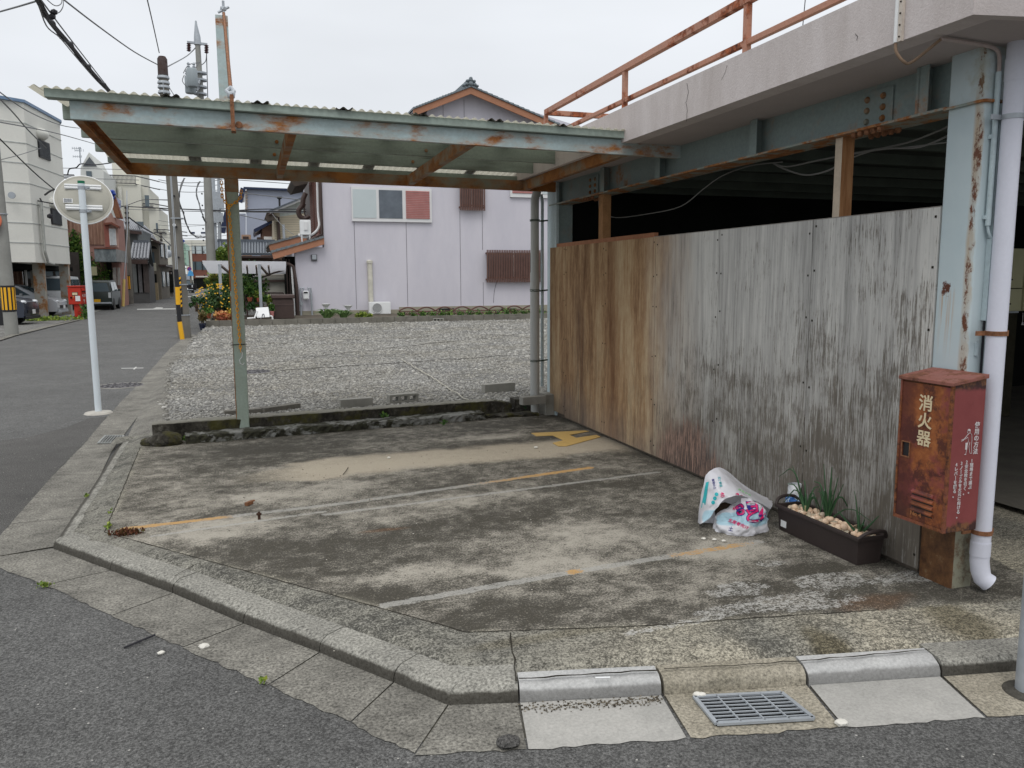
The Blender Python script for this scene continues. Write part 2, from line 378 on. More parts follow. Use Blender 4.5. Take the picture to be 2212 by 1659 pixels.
# kerb stones
def kerb(name, mat, b0, b1, back=.17, h=.065, top=-.028, gap=.0025, lean=.025, e0=0, e1=0):
    b0, b1 = Vector(b0), Vector(b1); t = (b1-b0).normalized(); nrm = Vector((-t.y, t.x, 0)); b0 = b0+t*gap; b1 = b1-t*gap
    prof = [(0, -.10), (.002, -.070), (lean*.45, top-.020), (lean*1.1, top-.009), (lean*1.9, top), (back, top+.003), (back, -.10)]
    mb = MB(); vs = []; n = 12
    for i in range(n+1):
        p = b0.lerp(b1, i/n); f = i/n
        for k, (o, z) in enumerate(prof):
            w = random.uniform(-.0025, .0025) if 0 < k < 4 else 0
            q = p+nrm*(o+w) + t*(o*(e0*(1-f)+e1*f)); vs.append((q.x, q.y, z+w*.6))
    m = len(prof)
    fs = [(i*m+k, i*m+k+1, (i+1)*m+k+1, (i+1)*m+k) for i in range(n) for k in range(m-1)]
    fs += [tuple(range(m)), tuple(range(n*m, n*m+m))]
    return struct(mb.add(vs, fs).build(name, mat, smooth=True, angle=35))
kd = [(115, 1188), (239, 1235), (373, 1283), (526, 1349), (690, 1413), (850, 1478), (968, 1527)]
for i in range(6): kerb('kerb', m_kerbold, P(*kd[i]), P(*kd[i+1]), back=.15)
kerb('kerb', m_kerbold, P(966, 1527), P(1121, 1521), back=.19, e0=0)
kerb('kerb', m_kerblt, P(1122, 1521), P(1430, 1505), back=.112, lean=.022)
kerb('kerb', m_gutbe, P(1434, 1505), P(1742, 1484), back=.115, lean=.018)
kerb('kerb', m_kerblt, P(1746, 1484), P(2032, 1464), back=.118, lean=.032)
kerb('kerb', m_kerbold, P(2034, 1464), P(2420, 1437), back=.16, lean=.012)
kl = [(118, 1186), (160, 1120), (195, 1068), (228, 1015), (258, 966)]
for i in range(4): kerb('kerb', m_kerbold, P(*kl[i+1], -.1), P(*kl[i], -.1), back=-.12 if 0 else .14, top=-.045)

# ------------------------------------------------------------------ lot pavement: one worn concrete sheet, painted with its own stains
def vnoise(x, y, seed):
    def h(i, j):
        s = np.sin(i*127.1+j*311.7+seed*74.7)*43758.5453; return s-np.floor(s)
    xi, yi = np.floor(x), np.floor(y); xf, yf = x-xi, y-yi; xf = xf*xf*(3-2*xf); yf = yf*yf*(3-2*yf)
    return (h(xi, yi)*(1-xf)+h(xi+1, yi)*xf)*(1-yf)+(h(xi, yi+1)*(1-xf)+h(xi+1, yi+1)*xf)*yf
def fbm(x, y, s=1., seed=0, o=5, sx=1., sy=1.):
    a = 0; w = .5; tot = 0
    for k in range(o):
        f = s*2**k; a = a+w*vnoise(x*f*sx+k*9.1, y*f*sy+k*5.3, seed+k); tot += w; w *= .55
    return a/tot
def sst(v, a, b): t = np.clip((v-a)/(b-a), 0, 1); return t*t*(3-2*t)
def seg_d(x, y, a, b):
    ax, ay = a[0], a[1]; bx, by = b[0], b[1]; dx, dy = bx-ax, by-ay; L = dx*dx+dy*dy
    t = np.clip(((x-ax)*dx+(y-ay)*dy)/L, 0, 1); return np.hypot(x-ax-t*dx, y-ay-t*dy), t
def inpoly(x, y, poly):
    c = np.zeros(x.shape, bool); n = len(poly)
    for i in range(n):
        x0, y0 = poly[i][0], poly[i][1]; x1, y1 = poly[(i+1) % n][0], poly[(i+1) % n][1]
        with np.errstate(divide='ignore', invalid='ignore'):
            k = ((y0 > y) != (y1 > y)) & (x < (x1-x0)*(y-y0)/(y1-y0+1e-12)+x0)
        c ^= k
    return c
J = [P(303, 967, 0), P(226, 1150, 0), P(1010, 1366, 0), P(1400, 1352, 0), P(1659, 1333, 0), P(1899, 1318, 0), P(2300, 1290, 0)]
outer = [P(268, 960, -.03), P(235, 1015, -.03), P(168, 1120, -.03), P(150, 1160, -.03), P(186, 1173, -.03), P(376, 1245, -.03), P(561, 1316, -.03), P(756, 1387, -.03), P(965, 1482, -.03), P(1114, 1478, -.03),
         P(1415, 1460, -.03), P(1633, 1448, -.03), P(1714, 1444, -.03), P(2009, 1420, -.03), P(2400, 1395, -.03), Vector((5.4, 2.0, 0)), Vector((5.4, 9.0, 0)), Vector((-.8, 8.9, 0)), Vector((-1.35, 8.9, 0)), Vector((-1.35, 8.35, 0))]
kb = [P(*q) for q in kl[::-1]] + [P(*q) for q in kd[1:]] + [P(1121, 1521), P(1430, 1505), P(1742, 1484), P(2032, 1464), P(2420, 1437)]; ko = []
for i, p in enumerate(kb):
    t_ = (kb[min(i+1, len(kb)-1)]-kb[max(i-1, 0)]).normalized(); ko.append(p+Vector((-t_.y, t_.x, 0))*.085)
outer = ko + [Vector((5.4, 2.0, 0)), Vector((5.4, 9.0, 0)), Vector((-.8, 8.9, 0)), Vector((-1.35, 8.9, 0)), Vector((-1.35, 8.35, 0))]
res = .0165
gx = np.arange(-1.7, 5.4, res); gy = np.arange(1.7, 8.9, res); X, Y = np.meshgrid(gx, gy)
keep = inpoly(X, Y, outer)
do_ = np.full(X.shape, 9.)
for i in range(len(ko)-1): do_ = np.minimum(do_, seg_d(X, Y, outer[i], outer[i+1])[0])
slabpoly = [(p.x, p.y) for p in J] + [(5.6, 9.1), (-.86, 9.1)]
ins = inpoly(X, Y, slabpoly)
dj = np.full(X.shape, 9.)
for i in range(len(J)-1): dj = np.minimum(dj, seg_d(X, Y, J[i], J[i+1])[0])
dj = np.minimum(dj, seg_d(X, Y, J[0], (-.9, 9.2))[0])
Z = np.where(ins, 0, -np.minimum(dj*.075, .0365)) - .02*sst(1-do_/.12, 0, .6) + (fbm(X, Y, 6, 3)-.5)*.004
n1 = fbm(X, Y, 1.4, 1); n2 = fbm(X, Y, 5, 12, 6, 1, 1.8); n3 = fbm(X, Y, 16, 22, 4)
tone = .37+.6*(n1-.5)+.6*(n2-.5)+.9*(n3-.5)
def blobm(u, v, ru, rv, soft=.5, seed=0, amp=.8):
    """ragged patch: centre measured at (u,v) on the lot, half sizes in metres along x / y"""
    c = P(u, v, 0); d = np.hypot((X-c.x)/ru, (Y-c.y)/rv)+amp*(fbm(X, Y, 3.2, 40+seed, 5)-.5)*1.6
    return sst(1-d, -.15*soft, soft)
light = np.zeros(X.shape)
for q in [(1290, 1150, .75, .55, .9, 1), (1000, 1080, .7, .2, .8, 2), (1560, 1180, .4, .3, .7, 3), (620, 1065, .8, .35, .9, 4), (760, 1010, 1.2, .35, .9, 5), (900, 1240, .5, .2, .8, 6), (1180, 1230, .5, .2, .8, 7), (480, 1140, .5, .3, .8, 8), (1050, 945, .6, .15, .7, 9)]:
    light = np.maximum(light, blobm(*q[:5], q[5])*.9)
dark = np.zeros(X.shape)
for q in [(1000, 1130, .9, .22, .9, 11), (700, 1180, .8, .3, .8, 12), (1100, 1330, .5, .15, .7, 13), (800, 1290, .4, .2, .7, 14), (1500, 975, .9, .3, .8, 15), (1000, 965, 1.2, .25, .8, 16), (520, 975, .7, .25, .8, 17), (1760, 1230, .3, .16, .5, 18), (1640, 1270, .28, .12, .5, 19), (1900, 1280, .35, .14, .5, 20), (1100, 915, 1.0, .25, .8, 21), (2120, 1330, .35, .5, .7, 22), (1330, 1045, .9, .12, .8, 23)]:
    dark = np.maximum(dark, blobm(*q[:5], q[5]))
white = np.zeros(X.shape)
for q in [(1590, 1275, .26, .12, .5, 31), (1690, 1300, .36, .12, .5, 32), (1570, 1318, .28, .07, .4, 33), (1800, 1250, .3, .13, .5, 34), (1960, 1245, .3, .12, .5, 35), (1780, 1305, .32, .08, .4, 36), (1500, 1343, .3, .03, .3, 37), (1680, 1215, .28, .10, .5, 38)]:
    white = np.maximum(white, blobm(*q[:5], q[5], 1.1))
# sandy band swept along the lot
cl_ = 6.55+.16*np.sin(X*1.1)+.10*(X-.6)+(fbm(X, Y, 2, 50)-.5)*.5
wd_ = np.interp(X, [-.6, .0, .8, 1.8, 2.7, 3.3], [.02, .22, .42, .42, .45, .5])
sand = sst(1-np.abs(Y-cl_)/wd_, 0, .55)*sst(X, -.3, .5)
sand = np.maximum(sand, .6*blobm(1340, 930, .6, .3, .6, 51)); sand = np.maximum(sand, .8*blobm(690, 1000, .35, .1, .7, 52))
def lerp(a, b, f): return a*(1-f[..., None])+np.array(b)*f[..., None]
C0 = np.array([.072, .066, .053]); C1 = np.array([.37, .345, .295])
t = np.clip(tone*.80+light*.50-dark*.24, 0, 1)
col = C0+(C1-C0)*t[..., None]
col = lerp(col, (.42, .37, .29), sand*.92)
rustm = blobm(1480, 972, .4, .05, .8, 61)*.45+blobm(1900, 1300, .3, .1, .6, 62)*.55+blobm(2030, 1360, .1, .3, .6, 63)*.5+blobm(1800, 1400, .06, .2, .6, 64)*.6+blobm(830, 1145, .18, .04, .6, 65)*.7
col = lerp(col, (.17, .085, .04), np.clip(rustm, 0, 1)*.7)
# apron of the pavement strip: lighter exposed aggregate, greenish near the kerb
apc = np.array([.105, .102, .09])+np.clip(.5+1.1*(n2-.5)+.6*(n3-.5), 0, 1)[..., None]*np.array([.12, .115, .095])
warm = sst(X, .8, 2.2); apc = lerp(apc, (.35, .32, .25), warm*.8*sst(n1, .2, .55))
apr = (~ins).astype(float)
apc = lerp(apc, (.10, .085, .05), np.clip(blobm(1810, 1395, .09, .25, .6, 71)+blobm(2080, 1340, .16, .3, .6, 72)*.9+blobm(1200, 1370, .5, .05, .6, 73)*.5, 0, 1)*.8)
col = np.where(ins[..., None], col, apc)
edge = np.exp(-(dj/.03)**2)*(fbm(X, Y, 4, 81) > .5); col = lerp(col, (.33, .31, .25), edge*.55*ins)
# darker towards the foot of the wall
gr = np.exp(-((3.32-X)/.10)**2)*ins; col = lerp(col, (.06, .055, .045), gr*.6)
mk = np.zeros(X.shape+(4,)); mk[..., 3] = np.where(ins, t, np.clip(.42+.5*(n1-.5)+.5*(n2-.5), .2, .8))
def line(a, b, w, yel):
    d, t = seg_d(X, Y, P(*a, 0), P(*b, 0)); m = sst(1-d/w, 0, .35); mk[..., 1] = np.maximum(mk[..., 1], m)
    mk[..., 0] = np.maximum(mk[..., 0], m*np.interp(t, [q[0] for q in yel], [q[1] for q in yel]))
line((270, 1142), (760, 1085), .045, [(0, .9), (.12, .95), (.42, .85), (.5, .25), (.8, .1), (1, .4)])
line((760, 1085), (1275, 1010), .045, [(0, .55), (.15, .5), (.25, .15), (.35, .5), (.55, .75), (.8, 1.), (1, 1.)])
line((330, 1158), (700, 1105), .03, [(0, .1), (1, .25)])
line((700, 1112), (1420, 1020), .035, [(0, .05), (1, .0)])
line((830, 1308), (1240, 1235), .045, [(0, .1), (.5, .05), (.93, .2), (.97, .8), (1, .9)])
line((1240, 1235), (1640, 1170), .045, [(0, .9), (.12, .2), (.4, .2), (.5, .75), (.85, .85), (1, .5)])
mk[..., 2] = white
idx = -np.ones(X.shape, int); kk = keep; idx[kk] = np.arange(kk.sum())
cellk = kk[:-1, :-1] & kk[1:, :-1] & kk[:-1, 1:] & kk[1:, 1:]
a_, b_, c_, d_ = idx[:-1, :-1][cellk], idx[:-1, 1:][cellk], idx[1:, 1:][cellk], idx[1:, :-1][cellk]
def fastmesh(name, verts, faces):
    me = bpy.data.meshes.new(name); nv = len(verts); nf, k = faces.shape
    me.vertices.add(nv); me.vertices.foreach_set('co', np.ascontiguousarray(verts, dtype=np.float32).ravel())
    me.loops.add(nf*k); me.loops.foreach_set('vertex_index', faces.astype(np.int32).ravel())
    me.polygons.add(nf); me.polygons.foreach_set('loop_start', np.arange(0, nf*k, k, dtype=np.int32)); me.polygons.foreach_set('loop_total', np.full(nf, k, dtype=np.int32))
    me.update(calc_edges=True); me.validate(); return me
me = fastmesh('lot_pavement', np.stack([X[kk], Y[kk], Z[kk]], 1), np.stack([a_, b_, c_, d_], 1))
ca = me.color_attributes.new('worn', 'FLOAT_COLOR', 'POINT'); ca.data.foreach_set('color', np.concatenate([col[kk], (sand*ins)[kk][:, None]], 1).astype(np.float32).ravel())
cb = me.color_attributes.new('marks', 'FLOAT_COLOR', 'POINT'); cb.data.foreach_set('color', mk[kk].astype(np.float32).ravel())
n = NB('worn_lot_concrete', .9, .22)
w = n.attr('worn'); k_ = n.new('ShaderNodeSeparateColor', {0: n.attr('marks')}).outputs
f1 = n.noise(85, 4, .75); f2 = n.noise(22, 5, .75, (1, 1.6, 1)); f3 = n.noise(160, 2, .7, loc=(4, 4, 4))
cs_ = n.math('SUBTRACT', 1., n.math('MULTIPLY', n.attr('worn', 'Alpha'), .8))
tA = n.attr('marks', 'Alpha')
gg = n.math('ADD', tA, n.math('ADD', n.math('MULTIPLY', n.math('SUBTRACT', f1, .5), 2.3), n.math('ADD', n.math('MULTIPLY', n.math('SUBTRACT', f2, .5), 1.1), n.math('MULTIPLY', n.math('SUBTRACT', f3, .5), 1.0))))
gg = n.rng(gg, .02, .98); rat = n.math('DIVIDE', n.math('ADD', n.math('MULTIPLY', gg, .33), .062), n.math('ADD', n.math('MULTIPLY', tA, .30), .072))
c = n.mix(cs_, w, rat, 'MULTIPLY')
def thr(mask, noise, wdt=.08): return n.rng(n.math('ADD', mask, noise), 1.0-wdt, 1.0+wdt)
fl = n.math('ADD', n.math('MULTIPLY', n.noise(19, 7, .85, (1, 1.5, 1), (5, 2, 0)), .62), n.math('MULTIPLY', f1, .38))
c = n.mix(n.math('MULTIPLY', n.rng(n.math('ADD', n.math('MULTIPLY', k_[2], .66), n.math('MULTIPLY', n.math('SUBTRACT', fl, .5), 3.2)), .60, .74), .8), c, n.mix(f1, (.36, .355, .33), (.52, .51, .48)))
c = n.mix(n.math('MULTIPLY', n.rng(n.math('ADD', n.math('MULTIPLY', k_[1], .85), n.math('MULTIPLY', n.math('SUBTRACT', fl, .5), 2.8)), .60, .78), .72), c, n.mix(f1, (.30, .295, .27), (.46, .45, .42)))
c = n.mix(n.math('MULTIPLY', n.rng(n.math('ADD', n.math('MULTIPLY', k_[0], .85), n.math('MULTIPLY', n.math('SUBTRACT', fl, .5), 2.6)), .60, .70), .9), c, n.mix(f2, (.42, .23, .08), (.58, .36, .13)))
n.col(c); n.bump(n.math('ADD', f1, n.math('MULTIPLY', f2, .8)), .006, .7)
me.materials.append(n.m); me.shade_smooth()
lot = bpy.data.objects.new('lot_pavement', me); COL.objects.link(lot); struct(lot)
# joints and cracks: thin dark grooves filled with dirt
def ribbon(name, pts, w, mat=m_dirtjoint, zo=.002, jit=.006, step=.05):
    mb = MB(); pl = []
    for a, b in zip(pts[:-1], pts[1:]):
        L = (b-a).length; m = max(1, int(L/step)); pl += [a.lerp(b, i/m) for i in range(m)]
    pl.append(pts[-1]); pl = [p+Vector((random.uniform(-jit, jit), random.uniform(-jit, jit), 0)) for p in pl]; vs = []
    for i, p in enumerate(pl):
        t = (pl[min(i+1, len(pl)-1)]-pl[max(i-1, 0)]); t.z = 0; t.normalize(); q = Vector((-t.y, t.x, 0))*w*random.uniform(.3, .6)
        vs += [p-q+Vector((0, 0, zo)), p+q+Vector((0, 0, zo))]
    return struct(mb.add(vs, [(2*i, 2*i+1, 2*i+3, 2*i+2) for i in range(len(pl)-1)]).build(name, mat))
ribbon('pavement_joint', [p.copy() for p in J[:6]], .006, jit=.003)
ribbon('pavement_joint', [P(1102, 1368, -.004), P(1117, 1474, -.025)], .006, zo=.006)
ribbon('pavement_joint', [P(375, 1248, -.03), P(428, 1218, -.015), P(505, 1208, 0)][:2], .006, zo=.008)
ribbon('pavement_joint', [P(178, 1112, -.035), P(255, 1085, -.012)], .006, zo=.008)
ribbon('pavement_joint', [P(1120, 1472, -.025), P(1416, 1453, -.025)], .011, zo=.012)
ribbon('pavement_joint', [P(1434, 1449, -.025), P(1640, 1438, -.025), P(1716, 1433, -.025), P(2009, 1408, -.025)], .008, zo=.010)
# fresh yellow mark by the wall
def z7(x, y): return P((1400+x/2.16)*.54, (1400+y/2.16)*.54, 0)
ym = [z7(1565, 722), z7(2030, 700), z7(2065, 706), z7(1895, 738), z7(1955, 764), z7(2130, 738), z7(2165, 755), z7(1870, 835), z7(1800, 835), z7(1750, 808), z7(1845, 785), z7(1750, 742), z7(1610, 748)]
for p in ym: p.z = .0065
ym2 = ym[:]
struct(MB().prism(ym2, (0, 0, -.004)).build('yellow_road_mark', simple('fresh_yellow_road_paint', (.54, .36, .12), .7, .12, 20)))
# ------------------------------------------------------------------ gravel yard
gz = .055
gp = [(-.80, 8.75), (-.98, 10.5), (-1.30, 15), (-1.35, 26.6), (-1.0, 27.6), (3.0, 28.6), (30, 27.5), (30, 8.9), (3.5, 8.9), (3.2, 8.8)]
m_gbase = NB('fine_grey_gravel', .95, .2); f = m_gbase.vor(42); g2 = m_gbase.noise(2, 5, .6); g3 = m_gbase.noise(60, 3, .7)
m_gbase.col(m_gbase.mix(1., m_gbase.ramp(g2, [(.35, (.22, .215, .20)), (.65, (.33, .325, .31))]), m_gbase.ramp(f, [(.1, 1.35), (.6, .35)]), 'MULTIPLY')); m_gbase.bump(f, .02, -.9)
struct(MB().quad(*[(x, y, gz) for x, y in gp]).build('gravel_bed', m_gbase.m))
struct(MB().quad((3.3, 8.7, -.02), (3.3, 60, -.02), (60, 60, -.02), (60, 8.7, -.02)).build('yard_ground', simple('yard_earth', (.2, .19, .16), .95)))
vg = []
for (uo, vo, xr) in ((298, 900, -.80), (322, 862, -.86), (345, 826, -.93), (395, 756, -1.15), (415, 727, -1.25)):
    q = P(uo, vo, -.092); vg.append([(q.x-.005, q.y, -.091), (q.x+.10, q.y, -.045), (xr+.02, q.y, .02), (xr+.35, q.y+.02, .05)])
vg.insert(0, [(-1.23, 8.30, -.091), (-1.16, 8.32, -.045), (-.95, 8.32, -.01), (-.72, 8.6, .0)])
struct(MB().add([p for r_ in vg for p in r_], [(4*i+k, 4*i+k+1, 4*i+k+5, 4*i+k+4) for i in range(len(vg)-1) for k in range(3)]).build('verge_concrete', m_gut))
rng = np.random.default_rng(5)
ph = (1+5**.5)/2
iv = np.array([(-1, ph, 0), (1, ph, 0), (-1, -ph, 0), (1, -ph, 0), (0, -1, ph), (0, 1, ph), (0, -1, -ph), (0, 1, -ph), (ph, 0, -1), (ph, 0, 1), (-ph, 0, -1), (-ph, 0, 1)])/math.sqrt(1+ph*ph)
ifc = np.array([(0, 11, 5), (0, 5, 1), (0, 1, 7), (0, 7, 10), (0, 10, 11), (1, 5, 9), (5, 11, 4), (11, 10, 2), (10, 7, 6), (7, 1, 8), (3, 9, 4), (3, 4, 2), (3, 2, 6), (3, 6, 8), (3, 8, 9), (4, 9, 5), (2, 4, 11), (6, 2, 10), (8, 6, 7), (9, 8, 1)])
def stones(n, xr, yr, size):
    x = rng.uniform(*xr, n); y = rng.uniform(*yr, n)
    lim = np.interp(y, [8.7, 10.5, 15, 27], [-.80, -1.0, -1.3, -1.3])+rng.normal(0, .05, n); ok = (x > lim) & (x < .36*y+.9)
    ok &= fbm(x, y, 1.2, 91) > rng.uniform(.12, .5, n)
    x, y = x[ok], y[ok]; n = len(x); s = size*rng.lognormal(0, .35, n)
    sc = np.stack([s*rng.uniform(.7, 1.3, n), s*rng.uniform(.6, 1.0, n), s*rng.uniform(.35, .7, n)], 1)
    v = iv[None]*rng.uniform(.75, 1.2, (n, 12, 1))*sc[:, None]; a = rng.uniform(0, 6.28, n); ca, sa = np.cos(a)[:, None], np.sin(a)[:, None]
    return np.stack([v[..., 0]*ca-v[..., 1]*sa+x[:, None], v[..., 0]*sa+v[..., 1]*ca+y[:, None], v[..., 2]+(gz+sc[:, 2]*.35)[:, None]], 2)
st = np.concatenate([stones(34000, (-1.3, 5.5), (8.75, 12.5), .0135), stones(40000, (-1.6, 7.5), (12.5, 19), .017), stones(30000, (-1.6, 11), (19, 28.4), .023)])
ns = len(st); me = fastmesh('gravel', st.reshape(-1, 3), (ifc[None]+np.arange(ns)[:, None, None]*12).reshape(-1, 3))
n = NB('river_gravel', .85, .25); n.col(n.ramp(n.island(), [(0, (.20, .195, .18)), (.3, (.27, .265, .25)), (.7, (.35, .345, .325)), (.93, (.42, .405, .37)), (1, (.54, .53, .50))]))
me.materials.append(n.m); _g = n.b.inputs['Base Color'].links[0].from_socket; n.col(n.mix(n.ramp(n.noise(.55, 5, .65), [(.40, 0.), (.62, .5)]), _g, n.mix(n.island(), (.17, .155, .12), (.30, .28, .23)))); go = bpy.data.objects.new('gravel', me); COL.objects.link(go); stuff(go, 'loose grey river gravel covering the empty yard', 'gravel')

# ------------------------------------------------------------------ low mossy wall between lot and gravel yard
nm = NB('mossy_black_stained_concrete', .95, .2); a = nm.noise(5, 7, .7); b = nm.noise(26, 4, .7); zz = nm.xyz()[2]
cc = nm.ramp(nm.math('ADD', nm.math('MULTIPLY', a, .6), nm.math('MULTIPLY', b, .4)), [(.42, (.022, .02, .016)), (.55, (.06, .055, .045)), (.70, (.22, .21, .18))])
cc = nm.mix(nm.math('MULTIPLY', nm.ramp(nm.noise(3.5, 5, .7, loc=(4, 4, 4)), [(.5, 0.), (.62, 1.)]), .7), cc, (.075, .07, .018))
top = nm.math('GREATER_THAN', zz, .172); cc = nm.mix(nm.math('MULTIPLY', top, .8), cc, nm.mix(b, (.17, .16, .13), (.34, .33, .29)))
nm.col(cc); nm.bump(b, .01, .8); m_moss = nm.m
def rough_bar(mb, a, b, w, h, n=60, jit=.012, z0=-.02, ztop=None, miss=None):
    a, b = Vector(a), Vector(b); t = (b-a).normalized(); nr = Vector((-t.y, t.x, 0)); vs = []
    for i in range(n+1):
        p = a.lerp(b, i/n); j = lambda: random.uniform(-jit, jit); hh = h+(miss(i/n) if miss else 0)
        vs += [(p.x, p.y+j()*.5, z0), (p.x+j()*.3, p.y+j(), z0+hh*.5), (p.x, p.y+j()*.7, z0+hh-.012+j()*.3), (p.x, p.y+.012+j()*.3, z0+hh+j()*.3), (p.x+nr.x*w, p.y+nr.y*w+j()*.3, z0+hh+j()*.3), (p.x+nr.x*w, p.y+nr.y*w, z0)]
    m = 6; fs = [(i*m+k, i*m+(k+1) % m, (i+1)*m+(k+1) % m, (i+1)*m+k) for i in range(n) for k in range(m)]+[tuple(range(m)), tuple(range(n*m, n*m+m))]
    return mb.add(vs, fs)
wl = thing('low_wall', 'low mossy black-stained concrete wall edging the gravel yard behind the parking bay', 'wall', (-.95, 8.3, 0))
rough_bar(MB(), (-.93, 8.33, 0), (2.86, 8.70, 0), .15, .20, miss=lambda f: -.05*max(0, (f-.93)/.07)).build('wall', m_moss, wl)
m_step = rusty('flaking_white_stained_kerb', (.25, .25, .235), lo=.45, hi=.52, scale=5, rust=(.018, .016, .012), rust2=(.05, .05, .03), st=(1, 1, 1.6), dirtamt=.7)
rough_bar(MB(), (-.62, 8.13, 0), (2.46, 8.46, 0), .20, .10, n=70, jit=.016).build('step', m_step, wl)
rough_bar(MB(), (2.5, 8.52, 0), (3.12, 8.50, 0), .16, .055, n=14, jit=.02).build('mortar_lump', m_moss, wl)
MB().bb((2.90, 8.72, -.02), (3.14, 8.90, .17)).build('end_block', m_moss, wl)
rk = MB(); rk.blob((-.80, 8.17, .04), (.15, .10, .09), 3, .07); rk.blob((-.93, 8.22, .02), (.10, .07, .055), 3, .07)
tag(rk.build('broken_concrete_lump', m_moss, smooth=False), 'dark mossy broken lump of concrete at the left end of the low wall', 'rubble')

def plant(name, label, base, n, h, spread, mat, cat='weed', w=.006, parent=None):
    mb = MB(); base = Vector(base)
    for i in range(n):
        a = random.uniform(0, 6.28); l = h*random.uniform(.5, 1.1); o = Vector((random.gauss(0, spread*.3), random.gauss(0, spread*.3), 0))
        d = Vector((math.cos(a)*spread, math.sin(a)*spread, l)); s = Vector((-math.sin(a), math.cos(a), 0))*w; p = base+o
        mid = p+d*.55+Vector((0, 0, l*.12)); tip = p+d*Vector((1, 1, .85)).length/1.9 if 0 else p+Vector((d.x*1.2, d.y*1.2, l*.8))
        mb.add([p-s*.5, p+s*.5, mid+s, mid-s, tip], [(0, 1, 2, 3), (3, 2, 4)])
    if parent is None: return tag(mb.build(name, mat, recalc=False), label, cat)
    return mb.build(name, mat, parent, recalc=False)
m_weedred = leafmat('red_brown_weed', (.06, .02, .012), (.16, .06, .03), (.10, .10, .03))
def lowweed(label, c, rx, ry, n, mat, size=.022, h=.03):
    mb = MB(); leaf_mesh(mb, c, (rx, ry, h), n, size, 0.0, 1.2); return tag(mb.build('weed', mat, recalc=False), label, 'weed')
w0 = P(255, 1155, 0); lowweed('reddish brown creeping weed in the corner joint of the parking bay', (w0.x+.05, w0.y-.02, .012), .11, .03, 420, m_weedred)
w0 = P(232, 1143, 0); lowweed('small yellow-green weed in the slab joint beside the reddish weed', (w0.x, w0.y+.03, .01), .012, .07, 60, m_leafyel, .018, .012)
w0 = P(237, 1107, 0); lowweed('sparse green weed growing along the left slab joint', (w0.x, w0.y, .0), .010, .10, 40, m_leafyel, .014, .010)
w0 = P(98, 1270); lowweed('bright green weed at the gutter edge near the left frame edge', (w0.x, w0.y, -.085), .05, .02, 60, m_leafyel, .02, .012)
w0 = P(571, 1479); lowweed('tiny three-leaved green seedling at the gutter and asphalt edge', (w0.x, w0.y, -.08), .02, .015, 14, m_leafyel, .024, .015)
w0 = P(188, 1071, -.03); lowweed('tiny pale weed in the joint behind the left kerb', (w0.x, w0.y, -.03), .02, .04, 40, m_leafyel, .015, .012)
w0 = P(430, 955, 0); lowweed('green weed at the foot of the low mossy wall near its left end', (w0.x-.2, w0.y+.03, .03), .12, .03, 120, m_leaf, .03, .04)
w0 = P(890, 925, 0); lowweed('small green weed at the foot of the low wall near its middle', (w0.x+.35, w0.y+.02, .03), .04, .02, 30, m_leaf, .03, .03)
w0 = P(660, 893, 0); lowweed('leafy weed rooted on top of the low wall step', (1.35, 8.45, .11), .06, .03, 30, m_leaf, .04, .03)
w0 = P(1118, 880, 0); lowweed('dark green weed by the wall end beside the grey drainpipe', (3.02, 8.70, .10), .06, .02, 50, m_leafdark, .035, .06)
mb = MB(); yf = P(375, 937, 0)
for i in range(9): mb.blob((yf.x+random.uniform(-.05, .05), yf.y+.1+random.uniform(-.02, .02), .08+random.uniform(-.02, .05)), (.009, .009, .006), 1)
tag(mb.build('yellow_flower', m_yellow), 'tiny yellow flowers beside the broken concrete lump', 'flower')

# ------------------------------------------------------------------ concrete blocks lying on the gravel
m_block = simple('grey_concrete_block', (.27, .262, .235), .92, .22, 5, .004, fine=120)
m_blockdk = simple('old_dark_concrete_block', (.155, .145, .125), .92, .35, 5, .004, fine=90)
def block(label, a, b, z, h=.10, d=.10, mat=m_block, holes=False, grp=None):
    """a,b: ends of the visible long side on the ground"""
    a, b = Vector(a), Vector(b); t = (b-a); L = t.length; t.normalize(); nr = Vector((-t.y, t.x, 0))
    m = Matrix((t, nr, Vector((0, 0, 1)))).transposed(); c = (a+b)/2+nr*d/2
    root = thing('concrete_block', label, 'concrete block', (c.x, c.y, z), grp)
    mb = MB()
    if not holes: mb.box((c.x, c.y, z+h/2), (L, d, h), m)
    else:
        mb.box((c.x, c.y, z+h-.014), (L, d, .028), m); mb.box((c.x, c.y, z+.014), (L, d, .028), m)
        for i in range(4):
            o = t*(L/2-.02)*(-1+2*i/3); mb.box((c.x+o.x, c.y+o.y, z+h/2), (.038, d-.004, h-.056), m)
    mb.build('block', mat, root, bevel=.004)
    return root
g1 = 'blocks lying along the low mossy wall'; g2_ = 'blocks lying along the garden wall'
block('solid grey concrete block left of the hollow one beside the low wall', P(736, 882, gz), P(806, 877, gz), gz+.0, grp=g1)
block('hollow grey concrete block with three holes beside the low wall', P(842, 873, gz), P(905, 868, gz), gz, d=.12, h=.11, holes=True, grp=g1)
block('grey concrete block lying askew farthest right on the near gravel', P(1048, 850, gz), P(1113, 844, gz), gz, h=.115, grp=g1)
block('grey concrete block half hidden behind the grey drainpipe', P(1130, 880, .13), P(1180, 876, .13), .15, h=.09, grp=g1)
block('long mossy block lying flat behind the canopy post', P(486, 898, gz), P(568, 892, gz), gz-.01, h=.06, mat=m_blockdk, grp=g1)
block('tilted dark block leading right from behind the canopy post', P(572, 893, gz), P(650, 882, gz), gz-.01, h=.07, mat=m_blockdk, grp=g1)
